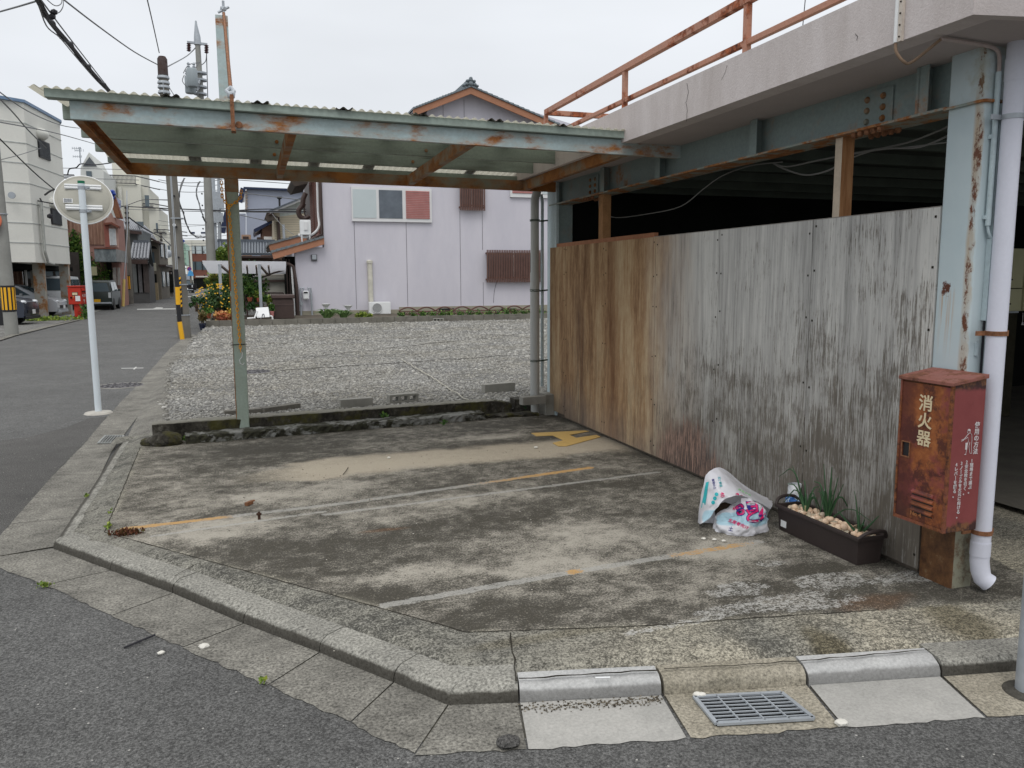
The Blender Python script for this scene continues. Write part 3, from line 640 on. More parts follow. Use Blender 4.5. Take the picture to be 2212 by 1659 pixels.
fb = [((518, 713), (547, 711), 0, 'half buried block by the garden wall nearest the canopy post'), ((556, 706), (584, 704), 1, 'hollow block resting on the gravel below the white plastic board'), ((594, 711), (626, 709), 0, 'long block on the gravel below the dark brown bin'),
      ((722, 702), (748, 700), 1, 'hollow block at the garden wall under the left lily clump'), ((752, 700), (778, 699), 0, 'flat block at the garden wall between the two lily clumps'), ((784, 698), (812, 697), 0, 'flat block at the garden wall below the ground floor cooling unit'),
      ((868, 697), (895, 695), 0, 'dark block by the garden wall under the scalloped edging'), ((936, 694), (958, 692), 1, 'hollow block standing by the garden wall under the scalloped edging'), ((966, 692), (990, 691), 0, 'dark flat block right of the standing hollow block'), ((1100, 690), (1125, 689), 0, 'block by the garden wall nearest the grey drainpipe')]
for a, b, hol, lb in fb:
    pa = at(a[0], a[1], y=27.9); pb = at(b[0], b[1], y=27.9)
    block(lb, (pa.x, 27.95, gz), (pb.x, 27.85, gz), gz, h=.12, d=.12, mat=m_blockdk if not hol else m_block, holes=bool(hol), grp=g2_)

# rope line on gravel, manhole covers
def rope(name, label, pts, r, mat, cat='rope'):
    return tag(MB().tube(pts, r, 5).build(name, mat, smooth=True), label, cat)
m_rope2 = simple('weathered_grey_rope', (.13, .125, .115), .9, .3, 30)
m_rope = simple('dirty_white_rope', (.42, .40, .34), .9, .3, 30)
def wig(a, b, n=24, j=.02, z=.09):
    a, b = Vector(a), Vector(b); return [Vector((a.x+(b.x-a.x)*i/n+random.uniform(-j, j), a.y+(b.y-a.y)*i/n+random.uniform(-j, j), z+random.uniform(-.006, .012))) for i in range(n+1)]
rope('rope', 'pale rope lying diagonally across the gravel toward the low wall', wig(P(866, 778, .06), P(1012, 868, .06), z=.082), .008, m_rope)
rope('rope', 'dark thin rope stretched across the gravel from the yard manhole to the right', wig(P(550, 806, .06), P(1150, 766, .06), 40, .02, .072), .006, m_rope2)
rope('rope', 'thin rope along the far gravel parallel to the garden wall', wig(P(640, 775, .06), P(1145, 720, .06), 40, .02, .070), .005, m_rope2)
m_iron = simple('dark_cast_iron', (.10, .095, .10), .6, .35, 12, metal=.3)
def manhole(label, c, r, z, mat=m_iron, ring=m_conc):
    t = thing('manhole_cover', label, 'manhole cover', (c[0], c[1], z))
    MB().lathe((c[0], c[1], z), [(r*1.14, -.02), (r*1.14, .003), (r*1.02, .004), (r*1.02, -.02)], 36).build('rim', ring, t)
    mb = MB(); mb.lathe((c[0], c[1], z), [(r, -.02), (r, .004), (r*.96, .006), (.001, .006)], 36)
    for k in range(16):
        a = k*math.pi/8
        for q in (.35, .62, .85):
            mb.box((c[0]+math.cos(a+q)*r*q, c[1]+math.sin(a+q)*r*q, z+.009), (r*.14, r*.07, .008), Matrix.Rotation(a+q, 3, 'Z'))
    mb.build('cover', mat, t); return t
mh = P(262, 833, -.1); manhole('round iron manhole cover in the road beside the gutter', mh, .33, -.1)
mh = P(545, 806, gz); manhole('round iron cover in the gravel behind the canopy post', (mh.x, mh.y), .30, gz+.02)

# drain gratings
def grate(label, p00, p10, p11, p01, nx, ny, mat, z=-.089):
    """four corners: left-near, right-near, right-far, left-far"""
    c = [Vector((q.x, q.y, z)) for q in (p00, p10, p11, p01)]; ctr = sum(c, Vector())/4
    t = thing('drain_grate', label, 'drain grate', tuple(ctr))
    MB().prism([q+Vector((0, 0, -.10)) for q in c], (0, 0, .101)).build('pit_shade_cap', simple('pit_shade_black', (.004, .004, .004), 1, .2, spec=0), t)  # solid black cap standing in for the shade inside the drain
    fr = MB()
    for i in range(4): fr.beam(c[i]+Vector((0, 0, .004)), c[(i+1) % 4]+Vector((0, 0, .004)), .016, .010)
    fr.build('frame', mat, t); b = MB()
    for i in range(1, ny):
        f = i/ny; b.beam(c[0].lerp(c[3], f)+Vector((0, 0, .003)), c[1].lerp(c[2], f)+Vector((0, 0, .003)), .006, .006)
    for i in range(1, nx):
        f = i/nx; b.beam(c[0].lerp(c[1], f)+Vector((0, 0, .006)), c[3].lerp(c[2], f)+Vector((0, 0, .006)), .006, .006)
    b.build('bars', mat, t); return t
grate('large galvanised drain grate set in the light gutter slab at the front right', P(1548, 1566, -.09), P(1757, 1554, -.09), P(1688, 1499, -.09), P(1500, 1508, -.09), 4, 8, m_galv)
grate('small square white-painted drain grate in the left gutter by the mirror pole', P(212, 958, -.09), P(256, 957, -.09), P(267, 942, -.09), P(228, 942, -.09), 7, 6, simple('pale_painted_iron', (.30, .31, .30), .6, .2, 20))

# ------------------------------------------------------------------ canopy
XL, XR, YF, YR = -1.02, 3.40, 5.90, 8.45
zf = lambda y: 2.585+(y-YF)/(YR-YF)*(2.512-2.585)       # underside of the frame
cn = thing('carport_canopy', 'pale green rusting steel carport canopy with corrugated plastic roof over the parking bay', 'canopy', (1.2, 7.2, 2.5))
def channel(y0, x0, x1, z, h, w, open_back=True):
    mb = MB(); t = .006; s = 1 if open_back else -1
    mb.bb((x0, y0, z), (x1, y0+s*t, z+h)); mb.bb((x0, y0+s*t, z), (x1, y0+s*w, z+t)); mb.bb((x0, y0+s*t, z+h-t), (x1, y0+s*w, z+h)); return mb
channel(YF, XL, XR, zf(YF), .112, .05).build('front_beam', m_teal, cn)
channel(YR-.05, XL+.0, 3.28, zf(YR), .105, .05).build('rear_beam', m_tealrust, cn)
ax = [XL+.003, .33, 1.63, 2.90]
for x in ax:
    mb = MB(); a = Vector((x, YF+.052, zf(YF)+.05)); b = Vector((x, YR-.056, zf(YR)+.05)); mb.beam(a, b, .006, .098); 
    for s in (-.046, .046): mb.beam(a+Vector((.025, 0, s)), b+Vector((.025, 0, s)), .05, .006)
    mb.build('cross_beam', m_tealrust, cn)
py = [YF-.055, 6.66, 7.33, 7.95, 8.47]; ph_ = [.055, .12, .132, .116, .048]; ox = [-1.15, -1.2, -1.2, -1.2, -1.18]; rx_ = [3.06, 3.0, 3.0, 2.98, 2.95]; po = [.114, .135, .130, .121, .108]
for i, y in enumerate(py):
    z = zf(y)+po[i]
    mb = MB(); mb.bb((ox[i], y+(.004 if i == 0 else 0), z), (rx_[i], y+(.105 if i == 0 else .045), z+ph_[i]))
    mb.build('purlin', m_woodteal, cn, bevel=.004)
    if 0 < i < 4:
        for x in ax[1:]: MB().lathe((x-.03, y-.004, z+.05), [(.016, 0), (.016, .01), (.008, .014)], 8, Matrix.Rotation(R(90), 3, 'X')).build('bolt', m_tealrust, cn)
# corrugated sheets, every seam overlap brown with dirt
sh_m = NB('corrugated_plastic_sheet', .55, .3); xx = sh_m.xyz()[0]; nn_ = sh_m.noise(9, 5, .7); lo_ = sh_m.noise(1.5, 4, .6)
sh_m.col(sh_m.mix(sh_m.ramp(sh_m.noise(30, 4, .7), [(.35, 0.), (.7, .6)]), sh_m.mix(lo_, (.50, .49, .44), (.38, .375, .34)), (.30, .29, .25)))
sh_m.b.inputs['Transmission Weight'].default_value = 0.0
# translucency by a real translucent lobe
tr = sh_m.new('ShaderNodeBsdfTranslucent', {'Color': (.62, .60, .50)}); ms = sh_m.new('ShaderNodeMixShader', {0: .45}); sh_m.t.links.new(sh_m.b.outputs[0], ms.inputs[1]); sh_m.t.links.new(tr.outputs[0], ms.inputs[2])
sh_m.t.links.new(ms.outputs[0], sh_m.t.nodes['Material Output'].inputs[0])
m_seam = rusty('brown_dirty_sheet_seam', (.20, .16, .13), lo=.45, hi=.55, scale=14, rust=(.035, .018, .012), rust2=(.11, .06, .045), dirtamt=.5)
def corr(x0, x1, y0, y1, dz=0, pitch=.063, amp=.009):
    nx = int((x1-x0)/pitch*8); vs = []; ys = [y0+(y1-y0)*k/6 for k in range(7)]
    for y in ys:
        for i in range(nx+1):
            x = x0+(x1-x0)*i/nx; vs.append((x, y, zf(y)+float(np.interp(y, [5.8, 7.3, 8.0, 8.6], [.160, .272, .251, .158]))+amp+dz+amp*math.cos((x)/pitch*2*math.pi)))
    m = nx+1; return MB().add(vs, [(r*m+i, r*m+i+1, (r+1)*m+i+1, (r+1)*m+i) for r in range(len(ys)-1) for i in range(nx)])
seams = [-.42, .14, 1.25, 1.80, 2.34]; seams = [-.42, .14, .70, 1.25, 1.80, 2.34]
xs = [-1.17]+seams+[3.04]
for i in range(len(xs)-1):
    o = corr(xs[i]-.03, xs[i+1]+.03, YF-.075+random.uniform(-.008, .008), 8.62, .0005*i).build('roof_sheet', sh_m.m, cn, smooth=True, recalc=False)
for x in seams:
    corr(x-.055, x+.06, YF-.085, 8.63, .005).build('roof_seam', m_seam, cn, smooth=True, recalc=False)
corr(-1.235, -1.19, YF-.075, 6.3, .0).build('roof_sheet', sh_m.m, cn, smooth=True, recalc=False)
# post carried on through the roof, tie rod down to the front beam
pa = .05
pm = rusty('green_grey_post_with_rust_band', (.36, .43, .37), lo=.60, hi=.70, scale=3, dirt=(.20, .19, .12), dirtamt=.5)
MB().bb((-.155, YR-.045, .03), (-.035, YR+.055, zf(YR)+.002)).build('post', pm, cn, bevel=.008)
MB().bb((-.168, YR-.035, zf(YR)+.24), (-.055, YR+.035, 4.02)).build('upper_post', m_lightblue if 0 else m_teal, cn, bevel=.004)
MB().bb((-.16, YR-.05, zf(YR)-.13), (-.03, YR+.058, zf(YR)-.002)).build('post_cap', m_tealrust, cn, bevel=.006)
rb = MB(); rb.bb((-.160, YR-.049, 1.45), (-.146, YR-.0455, 2.38)); rb.bb((-.158, YR-.048, .03), (-.151, YR-.0455, 1.4)); rb.build('rust_strip', m_tealrust, cn)
m_rustmetal = simple('rusty_steel_rod', (.22, .10, .05), .8, .5, 30)
mb = MB(); A = Vector((-.09, YR-.03, 4.04)); B = Vector((-.04, YF-.03, 2.80)); m1 = A.lerp(B, .93)
mb.tube([A, m1], .012, 6)
for k in range(60): 
    q = A.lerp(m1, k/60); mb.blob(q, (.016, .016, .012), 1)
mb.build('tie_rod', m_rustmetal, cn)
mb = MB(); mb.blob(A+Vector((0, 0, .04)), (.035, .025, .03), 1); mb.cyl(A+Vector((-.05, 0, .0)), A+Vector((.05, 0, .06)), .012); mb.cyl(A, A+Vector((0, 0, .11)), .012)
mb.build('rod_clamp', m_galv, cn)
mb = MB(); mb.tube([m1, m1.lerp(B, .5)+Vector((.02, 0, 0)), B], .014, 6); mb.tube([m1, m1.lerp(B, .5)-Vector((.03, 0, 0)), B], .012, 6); mb.blob(B, (.03, .03, .03), 1); mb.build('turnbuckle', m_galv, cn)
mb = MB(); mb.bb((-.05, YF-.068, zf(YF)-.02), (-.025, YF-.058, 2.80)); mb.bb((-.05, YF-.058, zf(YF)-.02), (-.02, YF+.05, zf(YF)-.008)); mb.cyl((.0, YF-.02, zf(YF)+.03), (.0, YF+.02, zf(YF)+.03), .022); mb.build('rod_strap', m_rustmetal, cn)

# chain on the post
m_chain = simple('yellow_plastic_chain', (.78, .36, .03), .5, .15, 20)
ch = thing('plastic_chain', 'yellow plastic chain looped round the canopy post and hanging down to a hook', 'chain', (-.1, YR-.1, 1.2))
def link(mb, p, t, side, L=.042, w=.022, r=.0045):
    t = Vector(t).normalized(); s = Vector(side); s = (s-t*s.dot(t)).normalized(); pts = []
    for k in range(11):
        a = 2*math.pi*k/10; pts.append(Vector(p)+t*math.cos(a)*L/2+s*math.sin(a)*w/2)
    mb.tube(pts, r, 5, cap=False)
def chainpath(pts, mb, step=.031):
    pts = [Vector(q) for q in pts]; i = 0; d = 0; k = 0; pos = []
    for a, b in zip(pts[:-1], pts[1:]):
        L = (b-a).length; t = (b-a)/L
        while d < L: pos.append((a+t*d, t)); d += step
        d -= L
    for k, (p, t) in enumerate(pos): link(mb, p, t, (1, 0, .0) if k % 2 == 0 else (0, 1, .1))
yc = YR-.060
mb = MB(); chainpath([(-.185, yc, 2.49), (-.185, yc, 2.36), (-.155, yc, 2.30), (-.115, yc-.01, 2.275)], mb); chainpath([(-.115, yc-.01, 2.275), (-.06, yc, 2.31), (-.012, yc, 2.36), (-.008, yc, 2.43)], mb)
chainpath([(-.13, yc-.01, 2.26), (-.115, yc-.01, 1.9), (-.105, yc-.01, 1.5), (-.085, yc-.01, .86)], mb); mb.build('chain_links', m_chain, ch)
mb = MB(); hp = [(-.085, yc-.01, .86), (-.07, yc-.01, .84), (-.075, yc-.01, .80), (-.10, yc-.01, .77), (-.095, yc-.01, .735), (-.07, yc-.01, .72), (-.055, yc-.01, .74)]; mb.tube(hp, .004, 6)
mb.build('hook', m_white, ch, smooth=True)
rope('wire_tie', 'thin black wire tied round the canopy post below the chain', [(-.17, yc, .92), (-.02, yc, .925)], .004, m_cable, 'wire')

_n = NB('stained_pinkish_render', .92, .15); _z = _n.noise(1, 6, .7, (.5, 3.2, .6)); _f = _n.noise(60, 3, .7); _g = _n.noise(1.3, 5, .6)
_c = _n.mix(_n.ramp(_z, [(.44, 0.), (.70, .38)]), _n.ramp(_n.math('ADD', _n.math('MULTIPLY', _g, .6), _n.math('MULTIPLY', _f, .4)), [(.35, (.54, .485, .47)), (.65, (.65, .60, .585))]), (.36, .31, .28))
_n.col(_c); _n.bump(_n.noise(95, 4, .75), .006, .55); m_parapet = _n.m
# ------------------------------------------------------------------ garage building (steel frame, rendered roof slab, railing)
gb = thing('garage_building', 'steel framed garage with pinkish rendered roof edge, blue-grey girder and salmon roof railing', 'building', (3.3, 5.8, 0))
zs = 2.62                                              # soffit
gx1 = 13.0
# I girder along the wall line, web slightly back
bot = 2.375
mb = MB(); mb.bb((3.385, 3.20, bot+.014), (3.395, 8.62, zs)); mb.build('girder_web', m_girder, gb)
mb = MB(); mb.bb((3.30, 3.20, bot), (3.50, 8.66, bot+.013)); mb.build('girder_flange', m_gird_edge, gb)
for y in (3.42, 4.86, 6.20, 7.3):
    MB().bb((3.305, y-.045, bot+.014), (3.384, y-.035, zs-.002)).build('stiffener', m_girder, gb); MB().bb((3.305, y-.10, bot+.014), (3.31, y-.02, zs-.002)).build('stiffener', m_girder, gb)
for yb, sgn in ((3.76, 1), (7.62, 1)):
    MB().bb((3.376, yb-.13, bot+.02), (3.384, yb+.13, zs-.03)).build('splice_plate', m_girder, gb)
    for j in (-.06, .06):
        for zz in (.055, .115, .175):
            mb = MB(); mb.lathe((3.372, yb+j, bot+zz), [(.001, -.012), (.012, -.010), (.019, 0), (.019, .006)], 10, Matrix.Rotation(R(90), 3, 'Y')); mb.build('rivet', m_tealrust, gb, smooth=True)
    for j in (-.10, -.05, 0, .05, .10):
        for xo in (3.33, 3.45): MB().lathe((xo, yb+j, bot-.028), [(.012, 0), (.012, .006), (.018, .007), (.018, .028)], 6).build('bolt', m_rustmetal, gb)
# columns
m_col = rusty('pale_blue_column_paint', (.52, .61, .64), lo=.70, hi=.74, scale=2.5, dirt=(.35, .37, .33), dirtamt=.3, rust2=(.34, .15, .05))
# add running rust along the front corner, a rust burst, and the brown foot
n = NB('rust_streaked_pale_blue_column', .5, .35); X_, Y_, Z_ = n.xyz(); base = n.ramp(n.noise(3, 5, .6), [(.3, (.44, .53, .56)), (.7, (.52, .60, .62))])
ed = n.math('MULTIPLY', n.rng(n.math('ADD', X_, n.math('MULTIPLY', n.noise(11, 6, .75, (1, 1, .35)), .05)), 3.350, 3.325, 0., 1.), n.rng(n.math('ADD', Y_, 0.), 3.055, 3.01, 0., 1.))
em = n.ramp(n.math('MULTIPLY', ed, n.noise(13, 6, .8, (1, 1, .6), (1, 7, 2))), [(.47, 0.), (.55, 1.)])
eh = n.ramp(n.math('MULTIPLY', ed, n.noise(6, 4, .7, (1, 1, .3), (1, 7, 2))), [(.30, 0.), (.6, .7)])
c = n.mix(eh, base, (.42, .28, .14)); 
by = n.rng(n.math('ABSOLUTE', n.math('SUBTRACT', Y_, 3.125)), .06, .01); bz = n.rng(n.math('ABSOLUTE', n.math('SUBTRACT', Z_, 1.50)), .09, .01)
bur = n.ramp(n.math('MULTIPLY', n.math('MULTIPLY', by, bz), n.noise(26, 5, .8)), [(.36, 0.), (.44, 1.)])
drip = n.math('MULTIPLY', n.math('MULTIPLY', n.rng(n.math('ABSOLUTE', n.math('SUBTRACT', Y_, 3.115)), .06, .02), n.rng(Z_, 1.10, 1.45)), n.math('MULTIPLY', n.rng(Z_, 1.52, 1.47), n.ramp(n.noise(60, 3, .6, (1, 1, .03)), [(.48, 0.), (.62, 1.)])))
c = n.mix(n.math('MULTIPLY', drip, .7), c, (.45, .24, .09)); c = n.mix(bur, c, (.10, .03, .015)); c = n.mix(em, c, (.13, .045, .02))
foot = n.rng(n.math('ADD', Z_, n.math('MULTIPLY', n.noise(9, 5, .7), .12)), .42, .34); c = n.mix(foot, c, n.ramp(n.noise(13, 6, .75), [(.35, (.06, .026, .013)), (.6, (.15, .07, .028)), (.8, (.26, .22, .13))])); c = n.mix(n.math('MULTIPLY', n.math('MULTIPLY', n.rng(Z_, .46, .40), n.math('LESS_THAN', Y_, 2.9815)), n.ramp(n.noise(16, 6, .8), [(.38, .25), (.52, .9)])), c, (.29, .29, .22))
up_ = n.rng(Z_, 2.3, 2.5); c = n.mix(n.math('MULTIPLY', up_, n.ramp(n.noise(4, 5, .7), [(.4, 0.), (.65, .8)])), c, (.30, .27, .16))
n.col(c); n.bump(n.noise(30, 4, .7), .002, .4); m_column = n.m
mb = MB(); r_ = .018; cpts = []
for (cx, cy, a0) in ((3.318, 2.998, 180), (3.425, 2.998, 270), (3.425, 3.172, 0), (3.318, 3.172, 90)):
    for k in range(5): a = R(a0+k*22.5); cpts.append((cx+r_*math.cos(a), cy+r_*math.sin(a), -.02))
mb.prism(cpts, (0, 0, zs+.02)); mb.build('column', m_column, gb, smooth=True, angle=30)
mb = MB(); mb.prism([(p[0]+(.018 if p[0] > 3.4 else -.018), p[1]+(.018 if p[1] > 3.1 else -.018), 2.366) for p in cpts], (0, 0, .012)); mb.build('column_collar', m_gird_edge, gb)
MB().bb((3.31, 8.46, -.02), (3.34, 8.74, zs)).build('column', m_lightblue, gb); MB().bb((3.34, 8.50, -.02), (3.52, 8.70, zs)).build('column', m_girder, gb)
MB().bb((3.2, 8.50, -.02), (3.42, 8.74, .24)).build('column_base', m_conc, gb, bevel=.006)
# roof slab with upstand, front corner turned along the street
fxo = 2.86
cA = at(2101, 50, x=fxo); yA = cA.y; dx_, dy_ = math.sin(R(101)), math.cos(R(101))
rim = [(fxo, 8.95), (fxo, yA), (fxo+6*dx_, yA+6*dy_), (gx1, yA+6*dy_), (gx1, 8.95)]
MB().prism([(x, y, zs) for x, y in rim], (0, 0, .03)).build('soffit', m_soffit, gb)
ptop = 2.885
mb = MB(); w_ = .12
mb.prism([(fxo-.006, 8.955, zs-.004), (fxo-.006, yA-.006, zs-.004), (fxo+w_, yA+.02, zs-.004), (fxo+w_, 8.955, zs-.004)], (0, 0, ptop-zs))
mb.prism([(fxo-.006, yA-.006, zs-.004), (fxo+6*dx_, yA+6*dy_-.006, zs-.004), (fxo+6*dx_, yA+6*dy_+w_, zs-.004), (fxo+w_, yA+.02, zs-.004)], (0, 0, ptop-zs))
mb.build('parapet', m_parapet, gb)
MB().prism([(x, y, 2.66) for x, y in ((fxo+w_+.002, 8.9), (fxo+w_+.002, yA+.1), (gx1-.1, yA+.1), (gx1-.1, 8.9))], (0, 0, .03)).build('roof_deck', m_conc, gb)
# cracks in the render
def crack(pts, x): 
    mb = MB(); q = [at(u, v, x=x) for u, v in pts]; q = [Vector((x-.0005, p.y, p.z)) for p in q]; f = []
    for a, b in zip(q[:-1], q[1:]):
        for i in range(5): f.append(a.lerp(b, i/5)+Vector((0, random.uniform(-.004, .004), random.uniform(-.004, .004))))
    f.append(q[-1]); return mb.tube(f, .0016, 4)
crack([(1484, 180), (1487, 200), (1482, 222), (1485, 240), (1483, 262)], fxo-.006).build('crack', m_dirtjoint, gb)
crack([(1571, 140), (1566, 158), (1559, 172)], fxo-.006).build('crack', simple('faint_crack', (.28, .25, .24)), gb)
crack([(1848, 72), (1853, 80), (1851, 87)], fxo-.006).build('crack', m_dirtjoint, gb)
# railing
rl = MB()
def rail_run(a, b, zt, hb, wb): MB().beam((a[0], a[1], zt-hb/2), (b[0], b[1], zt-hb/2), wb, hb).build('rail', m_rail, gb, bevel=.004)
rX = 3.32; rYe = 8.82; zt = 3.46; zm = 3.17
rail_run((rX, 2.6), (rX, rYe), zt, .058, .05); rail_run((rX, 2.6), (rX, rYe-.03), zm, .040, .035)
rail_run((rX+.03, rYe), (gx1-.5, rYe), zt-.003, .055, .05)
rail_run((rX+.03, rYe), (gx1-.5, rYe), zm-.003, .040, .035)
for y in (rYe-.0, 6.80, 4.93, 3.06): MB().beam((rX, y, 2.69), (rX, y, zt-.06), .045, .04, (1, 0, 0)).build('rail_post', m_rail, gb)
for x in (5.2, 7.1, 9.0): MB().beam((x, rYe, 2.69), (x, rYe, zt-.06), .045, .04, (1, 0, 0)).build('rail_post', m_rail, gb)
# inside: ceiling beams, back walls, floor; dark colours carry the indoor shade
struct(MB().quad((4.9, 2.6, .001), (14, 2.6, .001), (14, 8.8, .001), (4.9, 8.8, .001)).build('garage_floor', simple('garage_floor_concrete', (.13, .12, .10), .9, .3, 3, .004)))
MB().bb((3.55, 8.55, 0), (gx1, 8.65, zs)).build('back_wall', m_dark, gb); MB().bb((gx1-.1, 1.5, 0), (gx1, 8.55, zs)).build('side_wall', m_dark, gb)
mb = MB()
for y in (3.6, 4.3, 5.0, 5.7, 6.4, 7.1, 7.8, 8.4): mb.bb((3.55, y, 2.52), (gx1-.1, y+.05, zs-.001))
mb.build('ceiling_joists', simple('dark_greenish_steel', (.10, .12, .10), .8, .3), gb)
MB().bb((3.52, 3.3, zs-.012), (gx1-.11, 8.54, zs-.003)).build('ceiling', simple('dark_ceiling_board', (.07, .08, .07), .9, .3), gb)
# dark corrugated partition with a cream cabinet deep in the doorway
pX = at(2150, 905, z=0); yP = pX.y; m_part = simple('dark_brown_ribbed_panel', (.035, .032, .022), .8, .35, 5)
pt_ = thing('partition_wall', 'dark brown ribbed partition inside the garage behind the lilac drainpipe', 'partition', (5.2, yP, 0)); mb = MB()
ztop_ = at(2180, 676, y=yP).z
mb.bb((3.9, yP, .02), (8, yP+.03, ztop_))
for i in range(64): mb.bb((3.95+i*.06, yP-.008, .03), (3.95+i*.06+.025, yP-.0005, ztop_-.01))
mb.build('panel', m_part, pt_); MB().bb((3.9, yP-.012, ztop_), (8, yP+.04, ztop_+.02)).build('rail', m_galv, pt_)
m_cream = simple('cream_enamelled_steel', (.50, .48, .30), .5, .07, 3)
cb_ = thing('cabinet', 'cream metal cabinet standing on the dark partition at the right edge', 'cabinet', (5.2, yP, ztop_)); z1 = at(2180, 537, y=yP).z; xa = at(2172, 600, y=yP).x; xb = at(2202, 600, y=yP).x
MB().bb((xa-.3, yP-.05, ztop_+.022), (xb+1.2, yP+.35, z1)).build('body', m_cream, cb_, bevel=.006)
MB().bb((xb, yP-.075, ztop_+.03), (xb+1.1, yP-.052, z1-.04)).build('door', m_cream, cb_, bevel=.006)
MB().bb((xa-.3, yP-.062, ztop_+.26), (xb-.02, yP-.052, ztop_+.27)).build('seam', m_part, cb_)
for zz in (.10, .36): MB().cyl((xa+.03, yP-.06, ztop_+zz), (xa+.03, yP-.045, ztop_+zz), .008).build('screw', m_black, cb_)
tag(MB().tube([(xb+.02, yP-.06, ztop_), (xb+.025, yP-.06, ztop_-.10)], .003, 5).lathe((xb+.025, yP-.06, ztop_-.13), [(.012, 0), (.006, .03)], 8).build('pull_cord', m_white), 'short white pull cord hanging under the cream cabinet', 'cord')

# ------------------------------------------------------------------ plywood wall under the girder
n = NB('weathered_plywood', .9, .15); X_, Y_, Z_ = n.xyz()
st1 = n.noise(1., 6, .62, (1, 4.2, .5)); st2 = n.noise(1., 5, .7, (1, 42, 1.6), (2, 3, 1)); st3 = n.noise(1., 4, .75, (1, 120, 7), (5, 1, 2)); wav = n.noise(1., 5, .6, (1, 3, .8), (0, 9, 4))
warm = n.ramp(n.math('ADD', n.math('MULTIPLY', st1, .62), n.math('ADD', n.math('MULTIPLY', st2, .14), n.math('MULTIPLY', n.noise(1., 6, .75, (1, 30, 9), (7, 1, 2)), .24))), [(.34, (.095, .05, .030)), (.43, (.22, .125, .068)), (.51, (.37, .24, .135)), (.59, (.48, .36, .225)), (.68, (.55, .46, .32))])
grey = n.ramp(n.math('ADD', n.math('MULTIPLY', st1, .45), n.math('MULTIPLY', st2, .55)), [(.34, (.24, .238, .228)), (.46, (.40, .395, .38)), (.58, (.53, .525, .50)), (.70, (.60, .585, .545))])
wf = n.rng(n.math('ADD', Y_, n.math('MULTIPLY', n.math('SUBTRACT', wav, .5), 1.0)), 5.35, 6.45)
wf = n.math('MULTIPLY', wf, n.rng(n.math('ADD', Z_, n.math('MULTIPLY', n.math('SUBTRACT', st1, .5), 1.1)), -.15, .45, .62, 1.))
grey = n.mix(n.math('MULTIPLY', n.rng(n.math('ADD', Z_, n.math('MULTIPLY', n.math('SUBTRACT', st1, .5), .9)), 1.35, .0), .55), grey, n.mix(st2, (.11, .10, .085), (.23, .205, .17)))
c = n.mix(wf, grey, warm)
# dark mildew flecks, denser low down and toward the street
dens = n.math('ADD', n.math('MULTIPLY', n.rng(Z_, 1.85, .1), .115), n.math('MULTIPLY', n.rng(Y_, 6.0, 3.4), .055))
fk = n.rng(n.math('ADD', n.math('ADD', n.math('MULTIPLY', st3, .62), n.math('MULTIPLY', n.noise(3.2, 5, .7), .38)), dens), .575, .68)
fk = n.math('MULTIPLY', fk, n.rng(wf, 1.0, .0, .38, .92))
c = n.mix(n.math('MULTIPLY', fk, .86), c, n.mix(st2, (.055, .045, .035), (.13, .105, .075)))
# pinkish worn patch near the bottom
pd = n.math('ADD', n.math('POWER', n.math('DIVIDE', n.math('SUBTRACT', Y_, 5.55), .52), 2.), n.math('POWER', n.math('DIVIDE', n.math('SUBTRACT', Z_, .02), .42), 2.))
pm_ = n.rng(n.math('ADD', pd, n.math('MULTIPLY', n.math('SUBTRACT', st2, .5), 2.2)), 1.25, .5)
c = n.mix(n.math('MULTIPLY', pm_, .85), c, n.ramp(st3, [(.42, (.05, .032, .028)), (.50, (.15, .10, .085)), (.58, (.42, .27, .21))]))
# dark band inside the brown part
bd = n.rng(n.math('ABSOLUTE', n.math('SUBTRACT', n.math('ADD', Y_, n.math('MULTIPLY', n.math('SUBTRACT', wav, .5), .3)), 7.78)), .17, .02)
c = n.mix(n.math('MULTIPLY', n.math('MULTIPLY', bd, n.rng(st2, .38, .6)), n.math('MULTIPLY', n.rng(Z_, 1.65, 1.1), .8)), c, (.085, .05, .04))
bd2 = n.rng(n.math('ABSOLUTE', n.math('SUBTRACT', Y_, 6.95)), .22, .02); c = n.mix(n.math('MULTIPLY', n.math('MULTIPLY', bd2, n.rng(st2, .35, .65)), .55), c, (.17, .08, .04))
low = n.math('MULTIPLY', n.rng(n.math('ADD', Z_, n.math('MULTIPLY', st1, .5)), .72, .25), n.rng(Y_, 6.3, 8.6)); c = n.mix(n.math('MULTIPLY', low, .6), c, (.15, .12, .10))
n.col(c); n.bump(st3, .0008, .4); m_ply = n.m
pw = thing('plywood_wall', 'tall plywood hoarding, orange-brown at its far end and weathered grey toward the street', 'wall', (3.3, 5.9, 0))
jy = [8.63, 8.17, 7.15, 6.13, 5.16, 4.14, 3.19]
for i in range(6):
    y1, y0 = jy[i]-.003, jy[i+1]+.003; zb = .028 if i else .05
    MB().bb((3.300+.0012*(i % 2), y0, zb), (3.314, y1, 1.905)).build('plywood_sheet', m_ply, pw)
    sc = MB(); 
    for zz in (.12, .5, .9, 1.3, 1.6, 1.85):
        for yy in ((y0+.025, y1-.025) if i else (y0+.025,)): sc.box((3.2995, yy, zz+random.uniform(-.03, .03)), (.002, .012, .012))
    sc.build('nail_heads', m_dirtjoint, pw)
MB().bb((3.316, 6.2, 1.88), (3.36, 8.60, 1.945)).build('top_batten', simple('reddish_timber', (.34, .15, .08), .8, .3, 9), pw)
MB().bb((3.317, 3.2, 1.87), (3.36, 6.2, 1.912)).build('top_batten', simple('grey_timber', (.24, .22, .20), .9, .3, 9), pw)
MB().bb((3.33, 3.22, -.005), (3.38, 8.5, .055)).build('bottom_batten', simple('grey_brown_timber', (.12, .10, .08), .9, .4, 9), pw)
